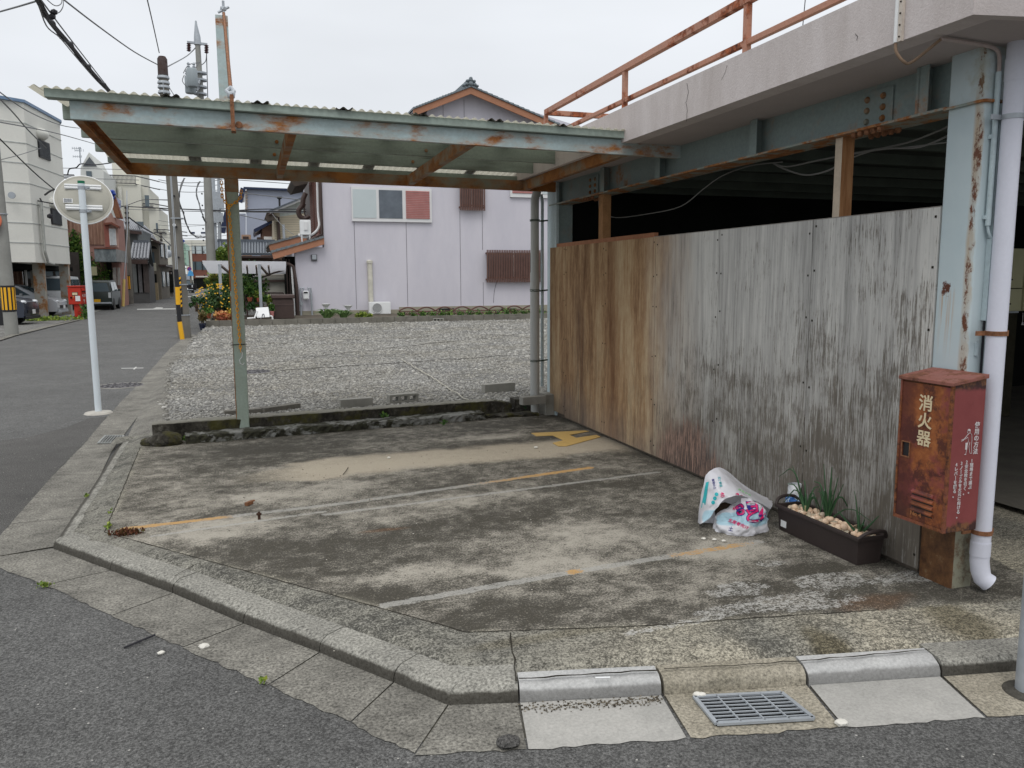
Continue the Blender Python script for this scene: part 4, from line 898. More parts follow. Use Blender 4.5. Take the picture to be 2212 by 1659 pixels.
m_tm = NB('two_tone_knotty_timber', .8, .2); a = m_tm.noise(1, 5, .7, (14, 14, 1.3)); m_tm.col(m_tm.ramp(a, [(.3, (.16, .065, .03)), (.5, (.33, .16, .07)), (.7, (.46, .27, .14))]))
m_tmw = simple('bleached_timber', (.50, .42, .33), .85, .2, 8)
for y, w_ in ((4.0, .06), (7.35, .10)):
    MB().bb((3.345, y-w_/2, 1.912), (3.43, y+w_/2, 2.374)).build('timber_prop', m_tm.m if y < 5 else m_timber, pw)
    MB().bb((3.3435, y-w_/2, 1.915), (3.3448, y+w_/2-.002, 2.37)).build('bleached_face', m_tmw if y < 5 else m_timber, pw) if y < 5 else None

# cables inside the opening
def sag(a, b, s, n=16, j=0):
    a, b = Vector(a), Vector(b); return [a.lerp(b, i/n)+Vector((random.uniform(-j, j), random.uniform(-j, j), -4*s*(i/n)*(1-i/n))) for i in range(n+1)]
def px(pts, **k): return [at(u, v, **k) for u, v in pts]
def smooth_pts(p, n=5):
    o = []
    for i in range(len(p)-1):
        p0, p1, p2, p3 = p[max(i-1, 0)], p[i], p[i+1], p[min(i+2, len(p)-1)]
        for k in range(n):
            t = k/n; o.append(.5*((2*p1)+(-p0+p2)*t+(2*p0-5*p1+4*p2-p3)*t*t+(-p0+3*p1-3*p2+p3)*t**3))
    return o+[p[-1]]
m_incable = simple('grey_vinyl_cable', (.20, .20, .19), .6, .15)
for lb, pts, r in [('upper grey cable slung under the garage girder near the column', [(2060, 268), (1960, 308), (1835, 333), (1760, 348), (1700, 360), (1670, 352)], .006),
                   ('lower grey cable slung under the garage girder near the column', [(2055, 290), (1985, 318), (1900, 322), (1830, 345), (1790, 368), (1740, 378), (1690, 363), (1670, 352)], .006),
                   ('grey cable curving down from the girder behind the timber props', [(1690, 350), (1620, 358), (1560, 380), (1520, 408), (1470, 446), (1400, 462), (1330, 470), (1300, 458)], .005),
                   ('thin dark cable across the garage ceiling', [(2050, 307), (1960, 318), (1890, 325), (1820, 338)], .004),
                   ('thin cable hanging at the far end of the garage opening, left strand', [(1254, 425), (1232, 470), (1215, 510), (1208, 530)], .004),
                   ('thin cable hanging at the far end of the garage opening, right strand', [(1292, 425), (1297, 470), (1310, 500), (1325, 520)], .004)]:
    tag(MB().tube(smooth_pts(px(pts, x=3.62)), r, 6).build('cable', m_incable, smooth=True), lb, 'cable')

# ------------------------------------------------------------------ pipes and conduits
dp = thing('drainpipe', 'thick pale lilac drainpipe with bent outlet beside the garage column', 'drainpipe', (3.50, 2.93, 0))
px0, py0 = 3.398, 2.91
MB().tube([(px0, py0, zs), (px0, py0, .16), (px0+.005, py0-.005, .11), (px0+.012, py0-.014, .075), (px0+.036, py0-.034, .052)], [.044, .044, .044, .044, .045], 24).build('pipe', m_lilac, dp, smooth=True)
MB().lathe((px0, py0, .19), [(.0465, 0), (.0465, .07)], 24).build('elbow_socket', m_lilac, dp, smooth=True)
MB().lathe((px0, py0, 2.45), [(.0465, 0), (.0465, .10)], 24).build('upper_socket', m_lilac, dp, smooth=True)
mo = Vector((px0+.0375, py0-.0355, .0512)); mm = Matrix.Rotation(R(-45), 3, 'Z') @ Matrix.Rotation(R(105), 3, 'Y')
MB().lathe(mo, [(.001, .0), (.040, .0)], 20, mm).build('outlet', m_black, dp)
for z in (.30, 1.28, 2.28):
    mb = MB(); mb.lathe((px0, py0, z), [(.0455, 0), (.048, 0), (.048, .022), (.0455, .022)], 24); mb.bb((px0-.10, py0+.02, z), (px0-.03, py0+.028, z+.022)); mb.bb((px0+.04, py0-.012, z-.003), (px0+.064, py0+.012, z+.025))
    mb.build('clamp', m_rustmetal if z < 2 else m_galv, dp)
cd = thing('conduit', 'slim pale blue conduit running down the garage column', 'conduit', (3.42, 2.96, 2)); cz = at(2115, 545, y=2.96)
MB().tube([(3.355, 2.962, 2.50), (3.355, 2.962, 1.80)], .013, 12).build('tube', m_lightblue, cd, smooth=True)
MB().tube(smooth_pts([Vector(q) for q in ((3.355, 2.962, 1.82), (3.357, 2.96, 1.78), (3.372, 2.955, 1.745), (3.40, 2.955, 1.73))]), .007, 8).build('flexible_end', m_lightblue, cd, smooth=True)
for z in (1.83, 2.20): MB().bb((3.335, 2.96, z), (3.373, 2.979, z+.018)).build('clip', m_lightblue, cd)
MB().tube(smooth_pts([Vector(q) for q in ((3.355, 2.962, 2.49), (3.35, 2.96, 2.56), (3.33, 2.96, 2.595), (3.25, 2.95, 2.605), (3.02, 2.93, 2.605), (2.96, 2.92, 2.60))]), .009, 8).build('ceiling_run', simple('pinkish_conduit', (.40, .33, .31), .6), cd, smooth=True)
c2 = thing('conduit', 'square pale blue cable duct between the column and the lilac drainpipe', 'conduit', (3.44, 2.97, 1.5))
MB().bb((3.372, 2.950, 1.35), (3.398, 2.979, 1.74)).build('lower_duct', m_lightblue, c2); MB().bb((3.378, 2.955, 1.742), (3.396, 2.979, 2.36)).build('upper_duct', m_lightblue, c2)
MB().bb((3.345, 2.970, 1.18), (3.360, 2.979, 1.24)).build('bracket', m_lightblue, c2)
MB().tube([(3.380, 2.965, 1.35), (3.384, 2.968, 1.0)], .006, 6).build('cable_tail', m_cable, c2)
# perforated strap on the fascia with a cable loop
fs_ = thing('wall_duct', 'cream perforated strip with looped cable fixed to the rendered roof edge', 'cable duct', (fxo, 3.0, 2.8))
qa, qb = at(1955, 0, x=fxo-.014), at(1938, 92, x=fxo-.014); 
MB().bb((fxo-.022, qb.y-.03, qb.z), (fxo-.007, qb.y-.008, ptop+.2)).build('strip', simple('cream_plastic', (.52, .46, .40), .5), fs_)
MB().tube([(fxo-.018, qb.y+.004, qb.z), (fxo-.018, qb.y+.004, ptop+.2)], .011, 8).build('tube', m_white, fs_, smooth=True)
for k in range(5): MB().cyl((fxo-.026, qb.y-.019, qb.z+.02+k*.05), (fxo-.021, qb.y-.019, qb.z+.02+k*.05), .004).build('hole', m_dirtjoint, fs_)
MB().tube(smooth_pts([Vector(q) for q in ((fxo-.018, qb.y+.004, qb.z), (fxo-.016, qb.y, qb.z-.04), (fxo+.01, qb.y-.02, qb.z-.085), (fxo+.05, qb.y-.03, qb.z-.085), (2.96, 2.92, 2.60))]), .007, 8).build('cable_loop', simple('brownish_cable', (.22, .15, .10), .6), fs_, smooth=True)
# grey drainpipe at the far end of the bay
gp_ = thing('drainpipe', 'grey drainpipe tied with green wire beside the far end of the plywood wall', 'drainpipe', (3.08, 8.66, 0)); gxp, gyp = 3.105, 8.60
MB().tube([(gxp+.04, gyp, 2.56), (gxp, gyp, 2.44), (gxp, gyp, .02)], .048, 18).build('pipe', m_greypipe, gp_, smooth=True)
MB().lathe((gxp, gyp, 1.62), [(.0525, -1.4), (.0525, 0), (.05, .01)], 18).build('lower_sleeve', m_greypipe, gp_, smooth=True)
m_gw = simple('green_wire', (.03, .05, .03), .6)
for z in (2.20, 1.42, .62):
    mb = MB()
    for dz in (0, .014): mb.tube([(gxp+.055*math.cos(a*math.pi/8), gyp+.055*math.sin(a*math.pi/8), z+dz+random.uniform(-.003, .003)) for a in range(17)], .004, 5)
    mb.tube([(gxp+.05, gyp, z), (gxp+.16, gyp+.01, z+.01)], .009, 5); mb.build('wire_tie', m_gw, gp_)
MB().tube([(gxp+.09, gyp+.04, 2.50), (gxp+.105, gyp+.04, 2.42), (gxp+.105, gyp+.04, .32)], .018, 10).build('small_pipe', m_lightblue, gp_, smooth=True)

# ------------------------------------------------------------------ fire extinguisher box
def boxmat(name, side):
    n = NB(name, .55, .3); X_, Y_, Z_ = n.xyz()
    red = n.ramp(n.noise(7, 5, .6), [(.3, (.20, .045, .045)), (.7, (.245, .062, .06))])
    rust = n.ramp(n.noise(9, 6, .7, loc=(3, 3, 3)), [(.33, (.15, .045, .016)), (.50, (.26, .08, .026)), (.66, (.38, .135, .042))])
    dk = n.ramp(n.noise(7.5, 7, .72, loc=(8, 1, 2)), [(.47, 0.), (.56, 1.)])
    if side == 'door':
        f = n.ramp(n.noise(4.2, 6, .7, loc=(2, 2, 7)), [(.38, 0.), (.50, 1.)])
        c = n.mix(f, red, rust); c = n.mix(n.math('MULTIPLY', dk, .85), c, (.06, .018, .016)); c = n.mix(n.math('MULTIPLY', n.rng(n.math('ADD', Y_, n.math('MULTIPLY', n.math('SUBTRACT', n.noise(6, 6, .7, loc=(1, 5, 1)), .5), .22)), 3.03, 3.10), .75), c, (.085, .022, .018))
        c = n.mix(n.math('MULTIPLY', n.rng(Z_, .52, .36), n.ramp(n.noise(6, 5, .7), [(.4, 0.), (.55, .9)])), c, (.055, .02, .018))
    else:
        m = n.rng(n.math('ADD', Z_, n.math('MULTIPLY', n.math('SUBTRACT', n.noise(7, 5, .7), .5), .16)), .415, .385); m2 = n.rng(n.math('ADD', Z_, n.math('MULTIPLY', n.math('SUBTRACT', n.noise(20, 5, .7), .5), .06)), 1.02, 1.05)
        c = n.mix(n.math('MAXIMUM', m, m2), red, n.mix(dk, (.20, .09, .04), (.05, .022, .02)))
        c = n.mix(n.ramp(n.noise(12, 6, .75, loc=(5, 5, 5)), [(.62, 0.), (.72, .8)]), c, (.10, .03, .02))
    n.col(c); n.bump(n.noise(40, 4, .7), .0012, .5); MATS[name] = n.m; return n.m
m_bdoor = boxmat('rust_blotched_red_door', 'door'); m_bside = boxmat('faded_red_side', 'side')
m_brim = rusty('rusted_red_edge', (.21, .06, .045), lo=.40, hi=.56, scale=9, rust=(.05, .02, .015), rust2=(.26, .09, .03))
m_cream_let = simple('cream_lettering', (.66, .55, .36), .6, .08, 30); m_white_let = simple('white_lettering', (.60, .56, .56), .6, .06, 30)
bx = thing('fire_extinguisher_box', 'rusty red fire extinguisher cabinet with white lettering mounted on the garage column', 'extinguisher box', (3.2, 3.0, .35))
x0, x1, y0, y1, z0, z1f, z1b = 3.085, 3.285, 2.845, 3.155, .352, 1.062, 1.085
mb = MB(); mb.prism([(x0+.012, y0, z0), (x0+.012, y0, z1f), (x1, y0, z1b), (x1, y0, z0)], (0, y1-y0, 0)); mb.build('case', m_bside, bx, bevel=.003)
DZ, DZ1 = z0+.018, z1f-.014
# door with a real handle opening: four plates round the hole
hy0, hy1, hz0, hz1 = y1-.075, y1-.03, .675, .745
mb = MB()
mb.bb((x0, y0+.012, DZ), (x0+.014, y1-.012, hz0)); mb.bb((x0, y0+.012, hz1), (x0+.014, y1-.012, DZ1)); mb.bb((x0, y0+.012, hz0), (x0+.014, hy0, hz1)); mb.bb((x0, hy1, hz0), (x0+.014, y1-.012, hz1))
door = mb.build('door', m_bdoor, bx)
mb = MB()
for a, b in (((x0-.004, y0, z0), (x0+.013, y0+.011, z1f)), ((x0-.004, y1-.011, z0), (x0+.013, y1, z1f)), ((x0-.004, y0+.0112, z0), (x0+.013, y1-.0112, z0+.016))): mb.bb(a, b)
mb.build('rim', m_brim, bx)
mb = MB(); mb.prism([(x0-.012, y0-.010, z1f-.006), (x0-.012, y0-.010, z1f+.012), (x1+.004, y0-.010, z1b+.022), (x1+.004, y0-.010, z1b+.002)], (0, y1-y0+.02, 0)); mb.build('lid', rusty('faded_red_lid', (.28, .10, .08), lo=.50, hi=.60, scale=8, rust=(.09, .035, .025), rust2=(.22, .09, .05)), bx, bevel=.003)
mb = MB(); t_ = .005
for a, b in (((x0-.003, hy0-t_, hz0-t_), (x0-.0002, hy0, hz1+t_)), ((x0-.003, hy1, hz0-t_), (x0-.0002, hy1+t_, hz1+t_)), ((x0-.003, hy0, hz0-t_), (x0-.0002, hy1, hz0)), ((x0-.003, hy0, hz1), (x0-.0002, hy1, hz1+t_))): mb.bb(a, b)
mb.build('handle_rim', m_rustmetal, door); MB().bb((x0+.006, hy0+.0005, hz0+.0005), (x0+.0075, hy1-.0005, hz1-.0005)).build('handle_shade_plate', m_black, door)  # black plate behind the hole stands in for the shade inside it
for k in range(4):
    z = .50-.030*k; MB().prism([(x0, y0+.07, z), (x0-.010, y0+.07, z+.004), (x0-.010, y0+.07, z+.010), (x0, y0+.07, z+.022)], (0, .13, 0)).build('louvre', m_bdoor, door)
    MB().bb((x0-.0006, y0+.07, z-.006), (x0-.0001, y0+.20, z)).build('slot', m_black, door)
# lettering: door faces -x (viewer's right is -y)
fr = lambda y, z: ((x0-.0005, y, z), (0, -1, 0), (0, 0, 1))
text_mesh('消火器', .082, m_cream_let, fr((y0+y1)/2-.005, .992), parent=door, vertical=True, bold=.014, spacing=1.05, sx=1.05)
text_mesh('No 4', .030, simple('worn_orange_lettering', (.36, .15, .06), .7), fr(y0+.17, .415), parent=door, bold=.010, sx=1.1)
fs2 = lambda x, z: ((x, y0-.0006, z), (1, 0, 0), (0, 0, 1))
text_mesh('使用の方法', .031, m_white_let, fs2(x1-.040, .880), parent=bx, vertical=True, bold=.005, spacing=1.02)
cols = ['1現場まで運ぶ。', '2安全栓を引く。', '3ノ丨ズルを火元に向ける。', '4レバ丨を握る。']
for k, s in enumerate(cols): text_mesh(s, .0215, m_white_let, fs2(x1-.058-k*.031, .705-k*.004), parent=bx, vertical=True, bold=.004, spacing=1.0)
# line figure holding the nozzle
mb = MB()
def pl(pts, r=.0012):
    mb.tube([(x1-.098+p[0]*.1, y0-.0012, .732+p[1]*.1) for p in pts], r, 5)
pl([(.02, 1.13), (.10, 1.18), (.18, 1.12), (.17, 1.0), (.08, .95), (.02, 1.0), (.02, 1.13)]); mb.blob((x1-.098+.012, y0-.0012, .732+.112), (.008, .0012, .006), 1)
pl([(.08, .95), (.0, .88), (-.16, .72), (-.32, .68)]); pl([(.18, .98), (.28, .9), (.32, .6), (.30, .35), (.36, .0)]); pl([(-.10, .70), (.05, .80), (.10, .62), (.04, .35), (-.0, .0)]); pl([(.15, .35), (.24, .02)]); pl([(.20, .55), (.15, .35)]); pl([(.0, 0), (-.08, -.04), (.02, -.04)]); pl([(.24, 0), (.36, .0)]); pl([(-.05, .82), (-.2, .66), (-.34, .62)])
mb.bb((x1-.098-.006, y0-.0016, .752), (x1-.098+.006, y0-.0006, .785)); mb.build('pictogram', m_white_let, bx)

# ------------------------------------------------------------------ planter with onions and egg shells
pl_ = thing('planter', 'long dark brown plastic planter box standing against the plywood wall', 'planter', (3.08, 3.75, 0))
m_pl = simple('dark_brown_plastic', (.040, .030, .028), .5, .15, 6)
PA, PB = P(1845, 1219, 0), P(1700, 1150, 0)       # near right foot, far left foot of the front side
L0, L1, W0, W1, hh = 3.385, 4.085, 3.080, 3.250, .155
def frus(mb, x0, x1, y0, y1, z0, X0, X1, Y0, Y1, z1):
    return mb.add([(x0, y0, z0), (x1, y0, z0), (x1, y1, z0), (x0, y1, z0), (X0, Y0, z1), (X1, Y0, z1), (X1, Y1, z1), (X0, Y1, z1)], [(0, 3, 2, 1), (0, 1, 5, 4), (1, 2, 6, 5), (2, 3, 7, 6), (3, 0, 4, 7)])
mb = MB(); frus(mb, W0+.012, W1-.005, L0+.015, L1-.015, .002, W0, W1+.005, L0, L1, hh)
frus(mb, W0+.016, W1-.009, L0+.019, L1-.019, .06, W0+.006, W1-.001, L0+.006, L1-.006, hh)
mb.build('box', m_pl, pl_)
mb = MB(); o_ = .012
for a, b in (((W0-o_, L0-o_, hh-.012), (W0+.008, L1+o_, hh+.008)), ((W1-.003, L0-o_, hh-.012), (W1+.005+o_, L1+o_, hh+.008)), ((W0+.009, L0-o_, hh-.012), (W1-.004, L0+.007, hh+.008)), ((W0+.009, L1-.007, hh-.012), (W1-.004, L1+o_, hh+.008))): mb.bb(a, b)
mb.build('rim', m_pl, pl_, bevel=.003)
for yy in (L0-.005, L1+.005):
    s = -1 if yy < 3.7 else 1
    MB().tube(smooth_pts([Vector(q) for q in ((W0-.008, yy, hh+.002), (W0+.03, yy+s*.02, hh+.035), (W0+.09, yy+s*.028, hh+.045), (W1-.02, yy+s*.02, hh+.035), (W1+.012, yy, hh+.002))]), .010, 8).build('handle', m_pl, pl_, smooth=True)
MB().bb((W0+.015, L0+.02, .10), (W1-.012, L1-.02, hh-.028)).build('soil', simple('dark_soil', (.035, .025, .018), 1, .4, 30, .01), pl_)
MB().bb((W0+.004, L1-.085, .03), (W0+.007, L1-.035, .07)).build('sticker', m_white, pl_)
m_shell = NB('brown_egg_shell', .55, .3); m_shell.col(m_shell.ramp(m_shell.island(), [(0, (.56, .37, .24)), (.6, (.70, .52, .37)), (1, (.78, .64, .50))])); m_shell = m_shell.m
m_shin = simple('egg_shell_inside', (.66, .60, .48), .6, .05)
def shell(p, r, rot, cut):
    t = thing('egg_shell', 'pale brown broken egg shell lying on the planter soil', 'egg shell', tuple(p), 'egg shells heaped in the planter'); n_, m_ = 12, 6; vs = []; fs = []
    for i in range(m_+1):
        a = cut*i/m_
        for k in range(n_):
            b = 2*math.pi*k/n_; rr = math.sin(a+.001)*(1+(.10*random.uniform(-1, 1) if i == m_ else 0)); vs.append(Vector((rr*math.cos(b), rr*math.sin(b), -math.cos(a)*1.25+(random.uniform(-.1, .1) if i == m_ else 0)))*r)
    for i in range(m_):
        for k in range(n_): fs.append((i*n_+k, i*n_+(k+1) % n_, (i+1)*n_+(k+1) % n_, (i+1)*n_+k))
    vs = [rot @ v + Vector(p) for v in vs]
    o = MB().add(vs, fs).build('shell', m_shell, t, smooth=True, recalc=False)
    if cut < 2.6: MB().add([rot @ ((rot.inverted() @ (v-Vector(p)))*.94) + Vector(p) for v in vs], fs).build('inner_skin', m_shin, t, smooth=True, recalc=False)
    return t
random.seed(21); sp = []
for k in range(60):
    for _ in range(60):
        q = Vector((random.uniform(W0+.03, W1-.03), random.uniform(L0+.04, L1-.05), hh-.018+random.uniform(0, .022)))
        if all((q-s).length > .026 for s in sp): break
    sp.append(q); rot = Matrix.Rotation(random.uniform(0, 6.28), 3, 'Z') @ Matrix.Rotation(random.uniform(-.8, 1.5), 3, 'X')
    shell(q, random.uniform(.018, .0225), rot, random.choice([1.5, 1.7, 2.0, 3.1]))
m_onion = leafmat('dark_green_onion_leaf', (.015, .05, .02), (.05, .12, .05))
def onion(label, base, leaves):
    t = thing('spring_onion', label, 'onion plant', tuple(base), 'onion plants in the planter'); base = Vector(base)
    for (dx, dy, h, bend, r) in leaves:
        p = [base+Vector((dx*f*.8+bend*max(0, f-.6)*dx*2.2, dy*f*.8+bend*max(0, f-.6)*dy*2.2, h*(f-bend*max(0, f-.72)*3.2))) for f in [i/8 for i in range(9)]]
        MB().tube(smooth_pts(p, 2), [r*(1-.75*(i/16)**1.6) for i in range(17)], 6).build('leaf', m_onion, t, smooth=True)
    MB().tube([base-Vector((0, 0, .03)), base+Vector((0, 0, .05))], .012, 8, r1=.008).build('bulb', simple('pale_onion_base', (.32, .30, .16), .6, .3, 30), t, smooth=True)
def ol(k, h0, h1): return [(random.uniform(-.10, .10), random.uniform(-.12, .12), random.uniform(h0, h1), random.choice([0, 0, .3, .9]), random.uniform(.006, .0095)) for _ in range(k)]
onion('tall spring onion clump at the left end of the planter, one leaf bent over', (3.17, 3.93, hh-.02), ol(9, .14, .26)+[(-.03, .17, .36, .55, .0055), (-.05, .10, .31, .1, .005)])
onion('dense upright spring onion clump in the middle of the planter', (3.19, 3.76, hh-.02), ol(13, .16, .30)+[(.0, -.02, .33, 0, .008), (.03, -.24, .17, .6, .005), (.01, .08, .33, 0, .006)])
onion('short spring onion clump at the right end of the planter', (3.17, 3.48, hh-.02), ol(8, .08, .15)+[(-.01, .05, .27, .1, .005)])

# ------------------------------------------------------------------ plastic bags
def bag_mesh(fn, nu, nv):
    vs = [fn(i/nu, j/nv) for j in range(nv+1) for i in range(nu+1)]
    return vs, [(j*(nu+1)+i, j*(nu+1)+i+1, (j+1)*(nu+1)+i+1, (j+1)*(nu+1)+i) for j in range(nv) for i in range(nu)]
from mathutils import noise as MN
def crumple(p, s, a): return MN.noise(p*s)*a + MN.noise(p*s*2.3+Vector((5, 1, 2)))*a*.7 + abs(MN.noise(p*s*3.1+Vector((2, 2, 7))))*a*.6 + abs(MN.noise(p*s*1.3+Vector((1, 9, 2))))*a*.7
nb = NB('printed_white_plastic_bag', .3, .5); X_, Y_, Z_ = nb.xyz()
wv = nb.math('ADD', nb.math('MULTIPLY', nb.math('SUBTRACT', nb.noise(9, 3, .6), .5), .10), nb.math('ADD', Z_, nb.math('MULTIPLY', Y_, -.35)))
wv = nb.math('ADD', nb.math('POWER', nb.math('DIVIDE', nb.math('SUBTRACT', nb.math('ADD', Y_, nb.math('MULTIPLY', X_, .5)), 5.53), .10), 2.), nb.math('ADD', nb.math('POWER', nb.math('DIVIDE', nb.math('SUBTRACT', Z_, .085), .045), 2.), nb.math('MULTIPLY', nb.noise(10, 3), 1.2)))
blue = nb.rng(wv, 1.7, 1.2); nb.col(nb.mix(nb.math('MULTIPLY', blue, .75), nb.mix(nb.noise(3), (.66, .66, .72), (.76, .76, .78)), (.30, .58, .70)))
tb = nb.new('ShaderNodeBsdfTranslucent', {'Color': (.7, .7, .7)}); mb_ = nb.new('ShaderNodeMixShader', {0: .2}); nb.t.links.new(nb.b.outputs[0], mb_.inputs[1]); nb.t.links.new(tb.outputs[0], mb_.inputs[2]); nb.t.links.new(mb_.outputs[0], nb.t.nodes['Material Output'].inputs[0])
m_bag = nb.m
bg_ = thing('plastic_soil_bag', 'crumpled white printed plastic potting soil bag slumped open against the plywood wall', 'plastic bag', (2.8, 4.25, 0))
# filled lower part: a slumped pillow;
Pc = P(1615, 1135, 0)
cx0, cy0 = 2.875, 4.17
def pil(u, v):
    a = (u)*2*math.pi; f = v*math.pi/2*1.02; ca, sa = math.cos(a), math.sin(a)
    rx, ry = .165, .135; e = .75; k = math.cos(f)**.55 if f < math.pi/2 else 0
    p = Vector((math.copysign(abs(ca)**e, ca)*rx*k, math.copysign(abs(sa)**e, sa)*ry*k, (.135+.05*ca)*math.sin(f)**.9*(1+.35*ca*0)))
    p = Vector((p.x, p.y, p.z)); n_ = crumple(p, 13, .020); d = p.normalized() if p.length > .01 else Vector((0, 0, 1))
    n_ = n_*.7+.006*(1-abs(MN.noise(p*22+Vector((3, 0, 0))))*2.2)-.003; q = p+d*n_; c_, s_ = math.cos(R(14)), math.sin(R(14))
    return Vector((cx0+q.x*c_-q.y*s_, cy0+q.x*s_+q.y*c_, max(.001, q.z)))
vs, fs = bag_mesh(pil, 110, 46); bag1 = MB().add(vs, fs).build('filled_bottom', m_bag, bg_, smooth=True, angle=60)
# loose mouth: an open sheet standing up and folding to the left
sp_ = [(1507, 1128), (1512, 1085), (1518, 1050), (1527, 1022), (1548, 1012), (1570, 1022), (1600, 1048), (1640, 1072), (1668, 1082)]
top_c = [at(u, v, y=4.36 if i < 5 else 4.36+.02*(i-4)) for i, (u, v) in enumerate(sp_)]
low_c = [at(1512, 1131, y=4.24), at(1530, 1121, y=4.22), at(1545, 1102, y=4.20), at(1560, 1082, y=4.18), at(1580, 1072, y=4.17), at(1600, 1070, y=4.17), at(1622, 1078, y=4.18), at(1645, 1088, y=4.2), at(1664, 1100, y=4.22)]
tc_, lc_ = smooth_pts(top_c, 6), smooth_pts(low_c, 6)
def sheet(off):
    nv = 14; vs = []
    for j in range(nv+1):
        for a, b in zip(tc_, lc_):
            p = a.lerp(b, j/nv); p = p+Vector((-.35, -.9, .1)).normalized()*(.022*math.sin(math.pi*j/nv)+crumple(p, 15, .016))+Vector((.01, .02, 0))*off; p.z = max(p.z, .003); vs.append(p)
    m = len(tc_); return vs, [(j*m+i, j*m+i+1, (j+1)*m+i+1, (j+1)*m+i) for j in range(nv) for i in range(m-1)]
vs, fs = sheet(0); bag2 = MB().add(vs, fs).build('open_mouth', m_bag, bg_, smooth=True, recalc=False)
back_c = [p+Vector((.05, .05, -.01)) for p in tc_]; floor_c = [Vector((p.x+.05, p.y+.10, .004)) for p in lc_]
vs = []; nv = 10
for j in range(nv+1):
    for a, b in zip(back_c, floor_c): p = a.lerp(b, j/nv); p = p+Vector((.3, .9, 0)).normalized()*crumple(p, 13, .012); p.z = max(.003, p.z); vs.append(p)
m = len(tc_); MB().add(vs, [(j*m+i, j*m+i+1, (j+1)*m+i+1, (j+1)*m+i) for j in range(nv) for i in range(m-1)]).build('back_side', m_bag, bg_, smooth=True, recalc=False)
mm = at(1566, 1103, y=4.29); MB().blob(mm, (.075, .05, .055), 2, .1).build('soil', simple('dark_soil', (.035, .025, .018)), bg_)
# prints on the bag, laid on its surface
dg = bpy.context.evaluated_depsgraph_get()
def bvh(o):
    v = [p.co.copy() for p in o.data.vertices]; off = o.matrix_world.translation; bpy.context.view_layer.update(); off = o.matrix_world.translation
    return BVHTree.FromPolygons([p+off for p in v], [tuple(f.vertices) for f in o.data.polygons]), off
bpy.context.view_layer.update()
t1, _ = bvh(bag1); t2, _ = bvh(bag2)
m_pink = simple('magenta_print', (.62, .02, .14), .35, .06); m_navy = simple('navy_print', (.03, .03, .22), .35); m_teal2 = simple('turquoise_print', (.03, .42, .46), .35); m_lime = simple('pale_green_print', (.35, .62, .35), .35)
vdir = Vector((-.55, -.75, .38)).normalized(); rr_ = Vector((.80, -.60, 0)).normalized(); uu_ = rr_.cross(vdir)*-1; uu_ = vdir.cross(rr_)
if uu_.z < 0: uu_ = -uu_
def dens_(me_text): return me_text
def pr(s, size, mat, u, v, ang, tree, yy, bold=.0, par=bg_, lift=0):
    dd_ = (at(u, v, y=4.0)-CAM).normalized(); hh_ = tree.ray_cast(CAM, dd_); o = hh_[0] if hh_[0] is not None else at(u, v, y=yy); a = R(ang); rx = rr_*math.cos(a)+uu_*math.sin(a); uy = uu_*math.cos(a)-rr_*math.sin(a)
    nz = rx.cross(uy)
    if nz.dot(vdir) < 0: nz = -nz
    return text_mesh(s, size, mat, (o, rx, uy), parent=par, bold=bold, surf=tree, depth=.001, lift=.0015 if mat is m_pink else 0)
for s, size, mat, u, v, ang, tr_, yy, bo in [(ch_, sz_, m_, u_, v_, an_, t1, 4.0, b_) for (ch_, sz_, u_, v_, an_) in (('8', .105, 1592, 1074, 15), ('ヨ', .09, 1622, 1072, 10), ('と', .10, 1622, 1100, 10), ('人', .09, 1650, 1090, 15)) for (m_, b_) in ((m_navy, .06), (m_pink, .022))]+[
                                   ('40ℓ', .032, m_pink, 1583, 1080, 30, t1, 4.0, .004), ('生産者向け', .026, m_pink, 1597, 1128, -20, t1, 4.0, .003), ('元肥入り', .024, m_navy, 1655, 1068, 40, t1, 4.0, .003), ('土', .03, m_navy, 1580, 1138, -10, t1, 4.0, .004)]:
    pr(s, size, mat, u, v, ang, tr_, yy, bo)
for s, size, mat, u, v, ang, bo in [('40', .034, m_pink, 1566, 1068, -80, .004), ('植物の土', .018, m_navy, 1545, 1045, -75, .002), ('花と野菜', .018, m_teal2, 1558, 1040, -75, .002), ('●●●', .030, m_teal2, 1540, 1075, 70, .004), ('●●●●', .022, m_lime, 1610, 1062, -15, .002), ('●●', .026, m_pink, 1600, 1072, -20, .0)]:
    pr(s, size, mat, u, v, ang, t2, 4.25, bo)
tq = [at(1524, 1040, y=4.3), at(1531, 1040, y=4.3), at(1524, 1090, y=4.28), at(1513, 1095, y=4.28)]
# strip of turquoise print
mbs = MB(); vs_ = []
for i in range(13):
    f = i/12
    for a, b in ((tq[0], tq[3]), (tq[1], tq[2])):
        p = a.lerp(b, f); h = t2.ray_cast(p+vdir*.5, -vdir); q = h[0]+vdir*.003 if h[0] is not None else p; vs_.append(q)
mbs.add(vs_, [(2*i, 2*i+1, 2*i+3, 2*i+2) for i in range(12)]).build('print_stripe', m_teal2, bg_, recalc=False)
